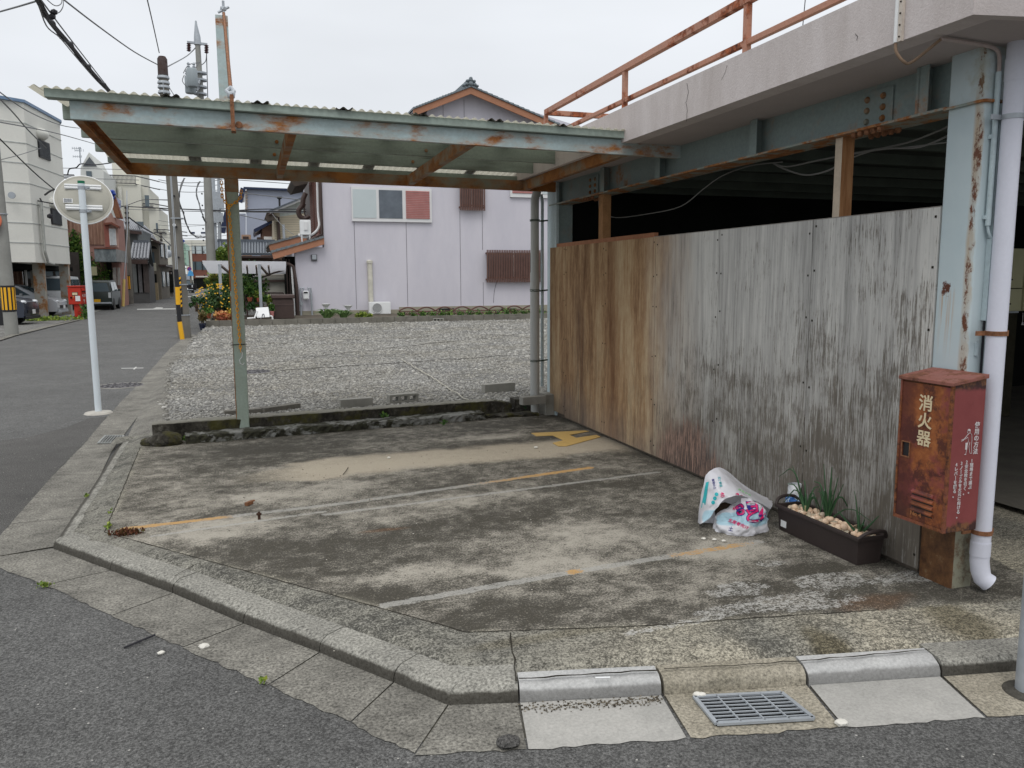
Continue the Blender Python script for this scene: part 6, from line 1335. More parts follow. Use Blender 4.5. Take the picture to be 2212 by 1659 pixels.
# ------------------------------------------------------------------ cars
def car(label, x, y, heading, kind, paint, L, W, H, z=-.1, name='car', plate=m_white, door_open=False):
    t = thing(name, label, 'car' if kind != 'van' else 'van', (x, y, z)); M = Matrix.Rotation(heading, 3, 'Z'); o = Vector((x, y, z))
    def T(p): return M @ Vector(p) + o
    prof = {'suv': ([(-.5, .30), (-.5, .55), (-.485, .62), (-.43, .97), (-.36, 1.), (.06, .99), (.20, .66), (.44, .57), (.49, .50), (.5, .34), (.49, .17), (-.49, .17)], .60),
            'sedan': ([(-.5, .35), (-.49, .68), (-.40, .80), (-.15, .985), (.02, 1.), (.12, .96), (.33, .63), (.45, .53), (.49, .44), (.5, .28), (.485, .15), (-.49, .15)], .62),
            'van': ([(-.5, .30), (-.5, .55), (-.49, .93), (-.47, .98), (.30, 1.), (.40, .96), (.475, .56), (.492, .50), (.5, .30), (.495, .16), (-.49, .16)], .54),
            'boxy': ([(-.5, .30), (-.5, .58), (-.485, .93), (-.46, .985), (.10, 1.), (.18, .97), (.27, .66), (.46, .60), (.49, .52), (.5, .30), (.49, .16), (-.49, .16)], .60)}[kind]
    pr_, belt = prof; n = len(pr_); vs = []; zb = belt*H
    def hw(z_): return W/2*(1 if z_ < zb else 1-.16*(z_-zb)/(H-zb)) * (.97 if z_ < .22*H else 1)
    sect = (-1, -.86, 0, .86, 1)
    for s in sect:
        for (a, b) in pr_:
            k = 1 if abs(s) < 1 else .985; vs.append(T((a*L*k, s*hw(b*H), b*H*(1 if abs(s) < 1 else .992))))
    fs = [(i*n+k, i*n+(k+1) % n, (i+1)*n+(k+1) % n, (i+1)*n+k) for i in range(4) for k in range(n)]+[tuple(range(n))[::-1], tuple(range(4*n, 5*n))]
    MB().add(vs, fs).build('body', paint, t, smooth=True, angle=28)
    def sidequad(name, pts, mat, off=.012):
        for s in (-1, 1):
            MB().prism([T((a*L, s*(hw(b*H)+.001), b*H)) for a, b in pts], M @ Vector((0, s*off, 0))).build(name, mat, t)
    if kind in ('suv', 'boxy'): sidequad('side_window', [(-.40, belt+.04), (-.12, belt+.04), (-.12, .93), (-.36, .93)], m_glass); sidequad('side_window', [(-.10, belt+.04), (.12 if kind == 'suv' else .20, belt+.04), (.04 if kind == 'suv' else .13, .93), (-.10, .93)], m_glass)
    elif kind == 'van': sidequad('side_window', [(-.46, .60), (-.20, .60), (-.20, .90), (-.45, .90)], m_glass); sidequad('side_window', [(-.18, .60), (.08, .60), (.08, .90), (-.18, .90)], m_glass); sidequad('side_window', [(.11, .60), (.40, .60), (.34, .89), (.11, .90)], m_glass)
    else: sidequad('side_window', [(-.33, .70), (-.04, .68), (-.04, .93), (-.16, .94)], m_glass); sidequad('side_window', [(-.02, .68), (.24, .66), (.10, .92), (-.02, .94)], m_glass)
    def endq(name, a, b, mat, w0=.86, w1=.80, off=.012):
        """pane spanning from profile point a to b across the car"""
        (xa, za), (xb, zb_) = a, b; d = Vector((zb_-za, 0, xa-xb)).normalized()*off; 
        if (xa+xb) < 0: d = -d if d.x > 0 else d
        elif d.x < 0: d = -d
        p = [(xa*L, -w0*hw(za*H), za*H), (xa*L, w0*hw(za*H), za*H), (xb*L, w1*hw(zb_*H), zb_*H), (xb*L, -w1*hw(zb_*H), zb_*H)]
        MB().prism([T(Vector(q)) for q in p], M @ d).build(name, mat, t)
    ws = {'suv': ((.19, .68), (.075, .965)), 'sedan': ((.32, .645), (.135, .935)), 'van': ((.472, .585), (.408, .93)), 'boxy': ((.265, .68), (.19, .95))}[kind]; endq('windscreen', ws[0], ws[1], m_glass)
    rw = {'suv': ((-.48, .64), (-.437, .94)), 'sedan': ((-.395, .81), (-.20, .95)), 'van': ((-.499, .60), (-.491, .90)), 'boxy': ((-.499, .62), (-.487, .90))}[kind]; endq('rear_window', rw[0], rw[1], m_glass)
    xf, xr = .5*L, -.5*L; m_lamp = simple('headlamp_glass', (.62, .64, .66), .2, .1, metal=.2); m_tail = simple('tail_lamp', (.40, .05, .05), .3)
    for s in (-1, 1):
        zl = {'suv': .50, 'sedan': .46, 'van': .42, 'boxy': .48}[kind]*H
        MB().blob(T((xf-.10*(1 if kind != 'van' else .35)-.03, s*W*.37, zl)), (.12, W*.10, .09), 2, 0, M).build('headlight', m_lamp, t, smooth=True)
        MB().box(T((xr+.01, s*W*.43, (.50 if kind != 'van' else .38)*H)), (.06, W*.09, .30 if kind in ('van', 'boxy') else .14), M).build('tail_light', m_tail if kind != 'boxy' else m_lamp, t)
        for xw in (-.31, .31):
            c = T((xw*L, s*(W/2-.09), .31)); rot = M @ Matrix.Rotation(R(90), 3, 'X')
            w = MB().lathe(c, [(.19, -.10), (.30, -.10), (.315, -.07), (.315, .07), (.30, .10), (.19, .10)], 24, rot).build('wheel', m_black, t, smooth=True, angle=30)
            mbr = MB().lathe(c, [(.19, -.085), (.175, -.06), (.175, .06), (.19, .085)], 20, rot)
            for q in range(5): a = q*2*math.pi/5; mbr.box(c + rot @ Vector((math.cos(a)*.10, math.sin(a)*.10, -s*-.085 if s < 0 else -.085)), (.17, .035, .02), rot @ Matrix.Rotation(a, 3, 'Z'))
            mbr.build('rim', m_galv, w)
            MB().lathe(T((xw*L, s*(W/2-.02), .33)), [(.345, -.022), (.345, .022)], 24, rot).build('wheel_arch', m_black, t)
        MB().box(T((.16*L if kind != 'van' else .40*L, s*(W/2+.09), belt*H+.10)), (.10, .16, .12), M).build('mirror', paint, t, bevel=.02)
    MB().box(T((xf+.004, 0, .30*H)), (.04, W*.70, .13), M).build('grille', m_black, t); MB().box(T((xf+.028, 0, .285*H)), (.012, .33, .165), M).build('number_plate', plate if kind != 'boxy' else m_white, t)
    MB().box(T((xr-.012, 0, .32*H)), (.012, .33, .165), M).build('number_plate', plate, t); MB().box(T((xf-.02, 0, .16*H)), (.06, W*.9, .13), M).build('bumper', paint if kind != 'suv' else m_black, t, bevel=.02)
    MB().box(T((xr-.0, 0, .24*H)), (.10, W*.96, .10), M).build('rear_bumper', m_galv if kind == 'boxy' else paint, t, bevel=.02)
    return t
m_navyp = simple('dark_navy_car_paint', (.012, .018, .035), .25, .1, spec=.6); m_silver = simple('silver_car_paint', (.46, .48, .51), .28, .05, spec=.6, metal=.2); m_dkg = simple('dark_green_grey_car_paint', (.022, .032, .028), .3, .1, spec=.6); m_blk = simple('black_car_paint', (.012, .012, .014), .25, .1, spec=.6); m_whitevan = simple('silver_white_van_paint', (.76, .78, .80), .3, .05, spec=.6)
p = A(73, 690, 35.2); car('dark navy sports utility car nosing out behind the concrete pole at the left', p.x-2.25, 35.4, R(-4), 'suv', m_navyp, 4.5, 1.80, 1.70)
p = A(134, 676, 42.6); car('silver hatchback parked between the rusty building columns', p.x-2.2, 43.2, R(-3), 'sedan', m_silver, 4.4, 1.72, 1.50)
p = A(120, 660, 50); t = car('silver-white van facing the viewer under the white building', p.x, 50+1.7, R(-90), 'van', m_whitevan, 3.4, 1.48, 1.92)
p = A(206, 661, 50); car('dark green boxy car with a yellow plate seen from behind', p.x+.12, 50+1.7, R(90), 'boxy', m_dkg, 3.4, 1.50, 1.68, plate=m_yellow)
p = A(403, 632, 112); fc = car('black car far down the street with its side door open', p.x, 113.5, R(92), 'boxy', m_blk, 3.6, 1.6, 1.75); q = A(417, 620, 112.6)
MB().bb((q.x-.42, 112.4, -.0+.25), (q.x+.42, 112.46, .95)).bb((q.x-.42, 112.4, .95), (q.x-.36, 112.46, 1.5)).bb((q.x+.36, 112.4, .95), (q.x+.42, 112.46, 1.5)).bb((q.x-.42, 112.4, 1.44), (q.x+.42, 112.46, 1.5)).build('door', m_blk, fc)
# person leaning at the open door of the far car
def person(label, base, pose_dir, top_mat, leg_mat, hair):
    x, y, z = base; J_ = {'pel': (0, 0, .92), 'ch': (.10, 0, 1.30), 'nk': (.20, 0, 1.44), 'hd': (.27, 0, 1.58), 'lk': (.03, -.10, .50), 'la': (-.02, -.10, .07), 'lt': (.12, -.11, .04), 'rk': (.0, .10, .50), 'ra': (-.08, .10, .07), 'rt': (.06, .11, .04), 'ls': (.13, -.19, 1.34), 'le': (.28, -.24, 1.12), 'lh': (.46, -.16, 1.05), 'rs': (.13, .19, 1.34), 're': (.26, .25, 1.12), 'rh': (.42, .17, 1.06)}
    E_ = [('pel', 'ch'), ('ch', 'nk'), ('nk', 'hd'), ('pel', 'lk'), ('lk', 'la'), ('la', 'lt'), ('pel', 'rk'), ('rk', 'ra'), ('ra', 'rt'), ('ch', 'ls'), ('ls', 'le'), ('le', 'lh'), ('ch', 'rs'), ('rs', 're'), ('re', 'rh')]
    Rr = {'pel': .15, 'ch': .15, 'nk': .06, 'hd': .10, 'lk': .07, 'la': .05, 'lt': .04, 'rk': .07, 'ra': .05, 'rt': .04, 'ls': .07, 'le': .05, 'lh': .035, 'rs': .07, 're': .05, 'rh': .035}
    ks = list(J_); Mz = Matrix.Rotation(pose_dir, 3, 'Z'); me = bpy.data.meshes.new('person'); me.from_pydata([Mz @ Vector(J_[k])+Vector(base) for k in ks], [(ks.index(a), ks.index(b)) for a, b in E_], [])
    o = bpy.data.objects.new('person', me); COL.objects.link(o); s_ = o.modifiers.new('skin', 'SKIN'); 
    for i, k in enumerate(ks): me.skin_vertices[0].data[i].radius = (Rr[k], Rr[k])
    me.skin_vertices[0].data[0].use_root = True; o.modifiers.new('sub', 'SUBSURF').levels = 1
    WO[o] = Vector((0, 0, 0))
    dg = bpy.context.evaluated_depsgraph_get(); m2 = bpy.data.meshes.new_from_object(o.evaluated_get(dg)); o.modifiers.clear(); o.data = m2
    m2.materials.clear(); m2.materials.append(leg_mat); m2.materials.append(top_mat); m2.materials.append(hair)
    for f in m2.polygons: zz = f.center.z-z; f.material_index = 0 if zz < .92 else 1 if zz < 1.46 else 2
    tag(o, label, 'person'); return o
if not len(bpy.data.meshes) == 0:
    me0 = None
try:
    q = A(412, 630, 112.0); person('person in dark clothes leaning in at the open door of the far black car', (q.x, 111.9, -.1), R(100), m_black, m_dark, simple('dark_hair_and_skin', (.10, .06, .045)))
except Exception as ex: print('person failed', ex)
# ------------------------------------------------------------------ white building on columns (left)
m_wb = simple('white_panel_wall', (.73, .725, .67), .85, .07, .7, fine=12); m_wj = simple('panel_joint', (.50, .52, .50), .9); m_wcol = rusty('rust_bottomed_white_column', (.38, .37, .33), lo=.50, hi=.58, scale=2.2, rust=(.22, .09, .03), rust2=(.36, .18, .07), st=(1, 1, .8))
Yn = 39.4; c0 = A(70, 566, Yn); c1y = 44.4; c1 = A(152, 571, c1y); zb = c0.z; zt = A(37, 215, Yn).z; zt2 = zt
wbd = thing('white_building', 'white panelled building raised on rusty columns over parked cars at the left', 'building', (c0.x-3, 42, 0))
LX = c0.x-16
MB().prism([(c0.x-1.0, Yn, zb), (c0.x, Yn+.6, zb), (c1.x, c1y, zb), (c1.x-4.2, c1y+14, zb), (LX, c1y+14, zb), (LX, Yn, zb)], (0, 0, zt-zb)).build('wall', m_wb, wbd)
MB().prism([(c0.x-.7, Yn-.06, zt), (c0.x+.08, Yn+.55, zt), (c1.x+.08, c1y+.05, zt), (c1.x-4.2, c1y+14, zt), (LX, c1y+14, zt), (LX, Yn-.06, zt)], (0, 0, .12)).build('roof_coping', simple('blue_grey_coping', (.16, .24, .36), .5), wbd)
mb = MB(); nj = 8
for k in range(1, nj):
    z = zb+(zt-zb)*k/nj; mb.beam((c0.x+.012, Yn+.6, z), (c1.x+.012, c1y, z), .02, .035); mb.bb((LX, Yn-.012, z-.02), (c0.x-1.0, Yn-.001, z+.02)); mb.beam((c0.x-1.0, Yn-.01, z), (c0.x+.01, Yn+.59, z), .02, .035)
mb.build('panel_joints', m_wj, wbd)
def onside(f, z, off=.02):  # f along the street side
    a, b = Vector((c0.x, Yn+.6, 0)), Vector((c1.x, c1y, 0)); p = a.lerp(b, f); n_ = Vector((b.y-a.y, -(b.x-a.x), 0)).normalized(); return Vector((p.x+n_.x*off, p.y+n_.y*off, z)), (b-a).normalized(), n_
def sidewin(v0, v1, u0, u1, label=None):
    # locate by measured columns on the slanted side
    def fu(u): 
        lo, hi = 0., 1.
        for _ in range(40):
            m_ = (lo+hi)/2; p, _, _ = onside(m_, 0, 0); d = (p-Vector((0, 0, 0))); q = at(u, 500, y=p.y).x
            if q > p.x: lo = m_
            else: hi = m_
        return (lo+hi)/2
    f0, f1 = fu(u0), fu(u1); p0, t_, n_ = onside(f0, 0, 0); p1, _, _ = onside(f1, 0, 0); za, zb_ = at(u0, v1, y=p0.y).z, at(u0, v0, y=p0.y).z
    fr_ = MB().prism([(p0.x, p0.y, za), (p1.x, p1.y, za), (p1.x, p1.y, zb_), (p0.x, p0.y, zb_)], tuple(n_*.06)).build('window', m_black, wbd)
    mb = MB(); L_ = (p1-p0).length
    for k in range(1, 12): q = p0.lerp(p1, k/12); mb.bb((q.x+.05, q.y-.012, za+.05), (q.x+.085, q.y+.012, zb_-.05))
    mb.build('bars', simple('grey_window_bars', (.13, .14, .15), .5), fr_)
    pa_, _, _ = onside((f0+f1)/2-.06, 0, 0); MB().blob((p0.x+.05, p0.y+.4, zb_+.25), (.35, .5, .28), 2).build('vent_hood', m_wb, wbd, smooth=True)
sidewin(300, 339, 96, 119); sidewin(450, 484, 112, 133)
for (u, v) in ((26, 422),): q = A(u, v, Yn-.02); MB().cyl(q, q-Vector((0, .08, 0)), .14, seg=16).build('round_vent', m_galv, wbd)
q0, _, _ = onside(.18, 0, .1); mb = MB(); zt_ = A(90, 437, q0.y).z
for k in (-.09, .03): mb.tube([(q0.x+.03, q0.y+k, zt_), (q0.x+.03, q0.y+k, zb+.5), (q0.x+.05, q0.y+k+.35, zb+.02), (q0.x+.1, q0.y+1.2, zb-.05)], .05, 8)
mb.build('service_pipes', simple('grey_service_pipe', (.42, .43, .40), .6), wbd)
mb = MB(); q = A(87, 432, q0.y); mb.beam(q-Vector((.3, 0, 0)), q+Vector((.5, 0, -.15)), .05, .05); mb.blob((q.x+.35, q.y-.1, q.z-.7), (.14, .1, .12), 1)
mb.tube(smooth_pts([A(86, 428, q0.y), A(90, 436, q0.y), A(87, 446, q0.y), A(92, 455, q0.y)]), .03, 5); mb.build('cable_bracket', m_cable, wbd)
for (u, v, w_) in ((96, 685, .42), (150, 679, .38)):
    g = P(u, v); MB().bb((g.x-w_/2-.12, g.y, -.1), (g.x+w_/2-.1, g.y+.4, zb+.1)).build('column', m_wcol, wbd)
g = P(75, 676); MB().bb((g.x-.3, 48.5, -.1), (g.x+.05, 48.9, zb+.1)).build('column', m_wcol, wbd); g = A(80, 640, 50); MB().cyl((g.x, 48, -.1), (g.x, 48, zb), .06).build('downpipe', m_white, wbd)
MB().bb((LX, Yn+.1, zb-.25), (c0.x-1.2, c1y+10, zb-.002)).build('soffit_beam', m_dark, wbd)
m_corr = NB('reddish_brown_corrugated_sheet', .85, .2); v_ = m_corr.noise(1, 5, .65, (9, 9, .6)); m_corr.col(m_corr.ramp(v_, [(.35, (.16, .085, .06)), (.5, (.27, .155, .115)), (.68, (.36, .24, .18))])); m_corr = m_corr.m
def corrug(mb, x0, x1, Y, z0, z1, pitch=.18, d=.03):
    n = int((x1-x0)/pitch); vs = []
    for i in range(n*2+1): x = x0+(x1-x0)*i/(2*n); dd = -d if i % 2 else 0; vs += [(x, Y+dd, z0), (x, Y+dd, z1)]
    return mb.add(vs, [(2*i, 2*i+2, 2*i+3, 2*i+1) for i in range(2*n)])
fw_ = thing('corrugated_wall', 'reddish brown corrugated wall behind the parked cars under the white building', 'wall', (-14, 56, 0)); p, q = A(-60, 680, 56), A(146, 560, 56)
corrug(MB(), p.x, q.x-2.5, 56, -.1, 3.3).build('sheeting', m_corr, fw_); MB().bb((q.x-2.5, 56.02, -.1), (q.x+.6, 56.2, 3.3)).build('dark_part', simple('dark_window_wall', (.06, .05, .045)), fw_); 
for k in range(3): MB().bb((q.x-2.3+k*.8, 55.9, 1.7), (q.x-1.65+k*.8, 56.0, 2.5)).build('window', m_glass, fw_)
MB().bb((-13.5, 38.6, -.1), (-9.35, 38.75, .48)).build('low_block_wall', m_blockdk); o = bpy.data.objects['low_block_wall']; tag(o, 'low dark block wall behind the nose of the navy car', 'wall')

# ------------------------------------------------------------------ reddish house with ivy
def gabletiles(mb, a, b, c, d, rows, thick=.05):
    """tile courses from eave edge a-b up to ridge edge d-c"""
    a, b, c, d = [Vector(q) for q in (a, b, c, d)]; n_ = (b-a).cross(d-a).normalized()
    if n_.z < 0: n_ = -n_
    for k in range(rows):
        f0, f1 = k/rows, (k+1.12)/rows; p = [a.lerp(d, f0), b.lerp(c, f0), b.lerp(c, min(1, f1)), a.lerp(d, min(1, f1))]
        o = n_*(thick); mb.add([p[0]+o, p[1]+o, p[2], p[3], p[0], p[1]], [(0, 1, 2, 3), (4, 5, 1, 0)])
    return mb
def rolls(mb, a, b, c, d, cols, r):
    a, b, c, d = [Vector(q) for q in (a, b, c, d)]; n_ = (b-a).cross(d-a).normalized()
    if n_.z < 0: n_ = -n_
    for k in range(cols+1): f = k/cols; mb.tube([a.lerp(b, f)+n_*r*.9, d.lerp(c, f)+n_*r*.9], r, 6)
    return mb
Yh = 57.
rh = thing('house', 'reddish brown corrugated house with blue ridge ornament and ivy behind the dark green car', 'house', (-9, Yh, 0))
p, q = A(140, 540, Yh), A(232, 430, Yh); gl = -.1
corrug(MB(), A(130, 500, Yh).x, A(226, 500, Yh).x, Yh, A(150, 528, Yh).z, A(150, 440, Yh).z, .22, .04).build('sheeting', m_corr, rh)
MB().bb((A(130, 500, Yh).x, Yh+.05, gl), (A(252, 500, Yh).x, Yh+3.5, A(150, 468, Yh).z)).build('wall', simple('pinkish_red_plaster', (.34, .19, .16), .9, .12, 3), rh)
mb = MB(); e0, e1 = A(232, 490, Yh-.02), A(257, 540, Yh-.02); mb.prism([(A(226, 534, Yh).x, Yh-.02, A(226, 534, Yh).z), (A(257, 534, Yh).x, Yh-.02, A(257, 534, Yh).z), (A(255, 492, Yh).x, Yh-.02, A(255, 488, Yh).z), (A(240, 460, Yh).x, Yh-.02, A(240, 458, Yh).z), (A(226, 480, Yh).x, Yh-.02, A(226, 482, Yh).z)], (0, .05, 0)); mb.build('gable_wall', simple('pink_plaster', (.42, .27, .23), .9, .1, 3), rh)
MB().bb((A(228, 534, Yh).x, Yh-.1, A(228, 534, Yh).z), (A(236, 500, Yh).x, Yh-.03, A(236, 485, Yh).z)).build('pilaster', simple('dull_red_board', (.26, .09, .07)), rh)
w = MB().bb((A(238, 530, Yh).x, Yh-.1, A(238, 530, Yh).z), (A(250, 495, Yh).x, Yh-.03, A(250, 494, Yh).z)).build('window', m_alu, rh); MB().bb((A(239.5, 529, Yh).x, Yh-.13, A(239, 529, Yh).z), (A(248.5, 496, Yh).x, Yh-.101, A(249, 496, Yh).z)).build('pane', simple('pale_blind', (.48, .50, .52)), w)
m_redwood = simple('reddish_brown_barge_board', (.17, .06, .04), .7, .2)
MB().prism([A(224, 486, Yh-.5), A(240, 484, Yh-.5), A(256, 493, Yh-.5), A(258, 489, Yh-.5), A(241, 480, Yh-.5), A(224, 481, Yh-.5)], (0, .6, 0)).build('window_hood', m_redwood, rh)
# big roof verge rising left: barge, soffit, tiles
MB().prism([A(247, 424, Yh-.9), A(249, 424, Yh-.9), A(263, 470, Yh-.9), A(261, 471, Yh-.9)], (0, .15, 0)).build('barge_board', m_redwood, rh)
MB().prism([A(247, 425, Yh-.9), A(262, 471, Yh-.9), A(250, 470, Yh-.9), A(243, 450, Yh-.9)], (0, 1.0, 0)).build('soffit_boards', simple('brown_soffit_boards', (.20, .09, .05), .8, .3, 8), rh)
m_bluet = simple('bright_blue_glazed_tile', (.015, .05, .28), .25, .2, 6)
mb = MB(); mb.prism([A(242, 450, Yh-.8), A(241, 430, Yh-.8), A(247, 424, Yh-.8), A(244, 452, Yh-.8)], (0, 3, 0))
for (u, v, r_) in ((243, 415, .16), (246, 419, .13), (241, 422, .16), (244, 428, .14), (240, 432, .12)): mb.blob(A(u, v, Yh-.8), (r_, .3, r_), 2)
mb.build('blue_ridge_tile', m_bluet, rh)
# balcony box with mottled grey panels
m_balc = NB('mottled_grey_panel', .8, .2); m_balc.col(m_balc.ramp(m_balc.noise(1.2, 6, .7, (2, 2, .8)), [(.35, (.10, .12, .13)), (.6, (.25, .28, .29))])); m_balc = m_balc.m
mb = MB(); b0, b1 = A(205, 565, Yh-2.2), A(250, 538, Yh-2.2); mb.bb((b0.x, Yh-2.2, b0.z), (b1.x, Yh+.0, b1.z)); mb.build('balcony', m_balc, rh)
mb = MB(); p0, p1 = A(250.5, 567, Yh-2.2), A(276, 567, Yh+1); mb.prism([(b1.x+.01, Yh-2.2, b0.z), (p1.x, Yh+1, b0.z), (p1.x, Yh+1, b1.z-.05), (b1.x+.01, Yh-2.2, b1.z)], (-.2, .3, 0)); mb.build('balcony_side', simple('grey_painted_panel', (.24, .24, .235)), rh)
MB().bb((b0.x, Yh-2.25, b1.z), (b1.x, Yh-2.1, b1.z+.07)).build('balcony_rail', m_redwood, rh)
MB().bb((A(205, 600, Yh-.1).x, Yh-.15, gl), (A(232, 600, Yh-.1).x, Yh-.0, b0.z)).build('ground_floor_wall', simple('brown_board_wall', (.12, .075, .055), .9, .3), rh)
MB().bb((A(233, 600, Yh-.1).x, Yh-.2, gl), (A(243, 600, Yh-.1).x, Yh-.05, b0.z)).build('dark_doorway', m_dark, rh)
for (u0, u1) in ((244, 252), (254, 260)): MB().prism([A(u0, 616, Yh-.3), A(u1, 616, Yh-.3), A(u1-1.5, 578, Yh-.3), A(u0-.5, 578, Yh-.3)], (0, .1, 0)).build('door_panel', simple('pale_door_panel', (.40, .37, .34)), rh)
q = A(203, 588, Yh-.2); MB().bb((q.x-.25, Yh-.4, q.z-.2), (q.x+.2, Yh-.16, q.z+.35)).build('meter_box', m_cream, rh)
mb = MB()
for (u, v, ru, rv, n_) in ((160, 545, .7, 1.3, 900), (172, 560, .8, .9, 700), (185, 575, 1.2, .5, 700), (163, 520, .35, .7, 300), (205, 598, 1.3, .4, 700), (170, 595, 1.0, .7, 800), (190, 590, .9, .5, 500), (228, 590, .5, .45, 300)):
    leaf_mesh(mb, A(u, v, Yh-.12), (ru, .16, rv), n_, .17, 0)
tag(mb.build('ivy', leafmat('ivy_leaves', (.02, .06, .012), (.08, .17, .03), (.20, .28, .06)), recalc=False), 'green ivy climbing over the reddish brown house wall', 'ivy')

# ------------------------------------------------------------------ grey tiled house and neighbours along the left kerb
Yg = 66.
gh = thing('house', 'grey walled two storey house with silver-grey tiled roofs beside the slim striped pole', 'house', (-8, Yg, 0))
m_gwall = simple('blue_grey_plaster', (.15, .165, .165), .9, .12, 2); m_gwd = simple('dark_grey_plaster', (.10, .10, .10), .9, .15, 2)
gx0, gx1_ = A(250, 600, Yg).x, A(322, 600, Yg+12).x
MB().bb((A(248, 500, Yg).x, Yg, gl), (A(297, 500, Yg).x, Yg+9, A(260, 492, Yg).z)).build('wall', m_gwall, gh)
e0, e1, r1, r0_ = A(248, 494, Yg-.8), A(306, 500, Yg-.8), A(290, 476, Yg+2), A(248, 466, Yg+2)
rf = gabletiles(MB(), e0, e1, A(288, 478, Yg+2.4), A(246, 470, Yg+2.4), 6, .07); rolls(rf, e0, e1, A(288, 478, Yg+2.4), A(246, 470, Yg+2.4), 12, .06); rf.build('roof', m_tilelt, gh)
MB().beam(e0-Vector((0, 0, .12)), e1-Vector((0, 0, .12)), .2, .22).build('eave', m_copper, gh)
MB().prism([e1-Vector((0, 0, .2)), A(295, 482, Yg), A(308, 498, Yg+3), A(308, 503, Yg+1)], (0, 0, .12)).build('side_eave', m_tile, gh)
MB().bb((A(283, 600, Yg-2).x, Yg-2, gl), (A(321, 600, Yg-2).x, Yg+2, A(290, 566, Yg-2).z)).build('ground_floor', m_gwd, gh)
for (u0, u1, m_) in ((290, 297, m_gwall), (298, 308, simple('grey_shutter', (.12, .12, .125))), (309, 320, simple('brownish_shutter', (.10, .085, .08)))): S(MB(), u0, 566, u1, 632, Yg-2, .06).build('shutter', m_, gh)
a, b, c, d = A(283, 561, Yg-3), A(319, 561, Yg-3), A(322, 527, Yg-1.2), A(289, 527, Yg-1.2)
rf = gabletiles(MB(), a, b, c, d, 9, .06); rolls(rf, a, b, c, d, 5, .09); rf.build('porch_roof', m_tilelt, gh); MB().beam(d+Vector((0, 0, .12)), c+Vector((0, 0, .12)), .3, .3).build('porch_ridge', m_tile, gh)
MB().prism([b, c, A(330, 570, Yg-.5), A(327, 572, Yg-2)], (.05, 0, -.15)).build('porch_side', m_dark, gh)
MB().beam(a-Vector((0, 0, .15)), b-Vector((0, 0, .15)), .3, .3).build('porch_beam', m_copper, gh)
Yi = 76.
h3 = thing('house', 'old house with a long dark sloping eave and a white kanji sign board', 'house', (-8.5, Yi, 0))
MB().bb((A(300, 600, Yi).x, Yi, gl), (A(347, 600, Yi).x, Yi+8, A(330, 520, Yi).z)).build('wall', simple('ochre_grey_plaster', (.17, .15, .12), .9, .15, 2), h3)
MB().prism([A(293, 503, Yi-1.5), A(344, 526, Yi-1.5), A(346, 523, Yi-1.5), A(297, 499, Yi-1.5)], (0, 3, 0)).build('roof', m_copper, h3); a, b, c, d = A(296, 506, Yi-1), A(340, 522, Yi-1), A(325, 498, Yi+3), A(312, 486, Yi+3); gabletiles(MB(), a, b, c, d, 6, .06).build('roof_tiles', m_tilelt, h3)
MB().prism([A(322, 536, Yi-1.2), A(339, 538, Yi-1.2), A(334, 534, Yi-.2), A(322, 532, Yi-.2)], (0, 0, .08)).build('window_hood', m_dark, h3)
S(MB(), 325, 545, 333, 570, Yi, .1).build('window', m_glass, h3); S(MB(), 323, 568, 337, 585, Yi-.5, .1).build('awning', simple('pale_cream_awning', (.5, .48, .38)), h3); S(MB(), 328, 592, 338, 630, Yi, .1).build('dark_doorway', m_dark, h3)
sgn = thing('shop_sign', 'upright white sign board with two black characters on the old house', 'sign', tuple(A(327, 600, Yi-2))); S(MB(), 323.5, 591, 330.5, 606, Yi-2.2, .12).build('board', m_white, sgn); q = A(327, 591.5, Yi-2.33)
text_mesh('織井', .30, m_black, (q, (1, 0, 0), (0, 0, 1)), parent=sgn, vertical=True, bold=.012)
Yj = 88.
h4 = thing('house', 'small old house with low tiled roof behind the no parking sign', 'house', (-8.6, Yj, 0)); MB().bb((A(333, 600, Yj).x, Yj, gl), (A(372, 600, Yj).x, Yj+10, A(350, 572, Yj).z)).build('wall', simple('brown_grey_plaster', (.13, .115, .10), .9, .2, 2), h4)
a, b, c, d = A(332, 571, Yj-1), A(358, 571, Yj-1), A(354, 552, Yj+1), A(334, 552, Yj+1); rf = gabletiles(MB(), a, b, c, d, 5, .06); rolls(rf, a, b, c, d, 6, .09); rf.build('roof', m_tilelt, h4); MB().beam(d, c, .4, .35).build('ridge', m_tile, h4)
S(MB(), 363, 585, 373, 632, Yj, .1).build('dark_opening', m_dark, h4); S(MB(), 352, 588, 371, 592, Yj-.8, .8).build('eave', m_copper, h4); q = A(361, 548, Yj-.5); MB().blob(q, (.55, .12, .42), 2).build('satellite_dish', m_galv, h4, smooth=True)
q = A(333, 628, Yj-14); mb = MB(); mb.bb((q.x-.4, q.y, -.1), (q.x+.3, q.y+.5, 1.35)); tag(mb.build('brick_gatepost', simple('sand_brick', (.30, .24, .15), .9, .3, 9)), 'sand coloured brick gatepost below the white kanji sign', 'gatepost')
for hh_, xs_, Ya, Yb2, z_s in ((h3, A(347, 600, Yi).x, Yi, Yi+8, (1.0, 3.6)), (h4, A(372, 600, Yj).x, Yj, Yj+10, (1.0,))):
    for z_ in z_s:
        for k in range(2):
            y_ = Ya+1.0+k*(Yb2-Ya)/2; MB().bb((xs_+.002, y_, z_), (xs_+.10, y_+1.8, z_+1.3)).build('side_window', m_glass, hh_); MB().bb((xs_+.101, y_+.85, z_), (xs_+.13, y_+.95, z_+1.3)).build('mullion', m_alu, hh_)
    MB().bb((xs_-.1, Ya-.2, 2.75), (xs_+.5, Yb2, 2.9)).build('side_eave', m_copper, hh_)
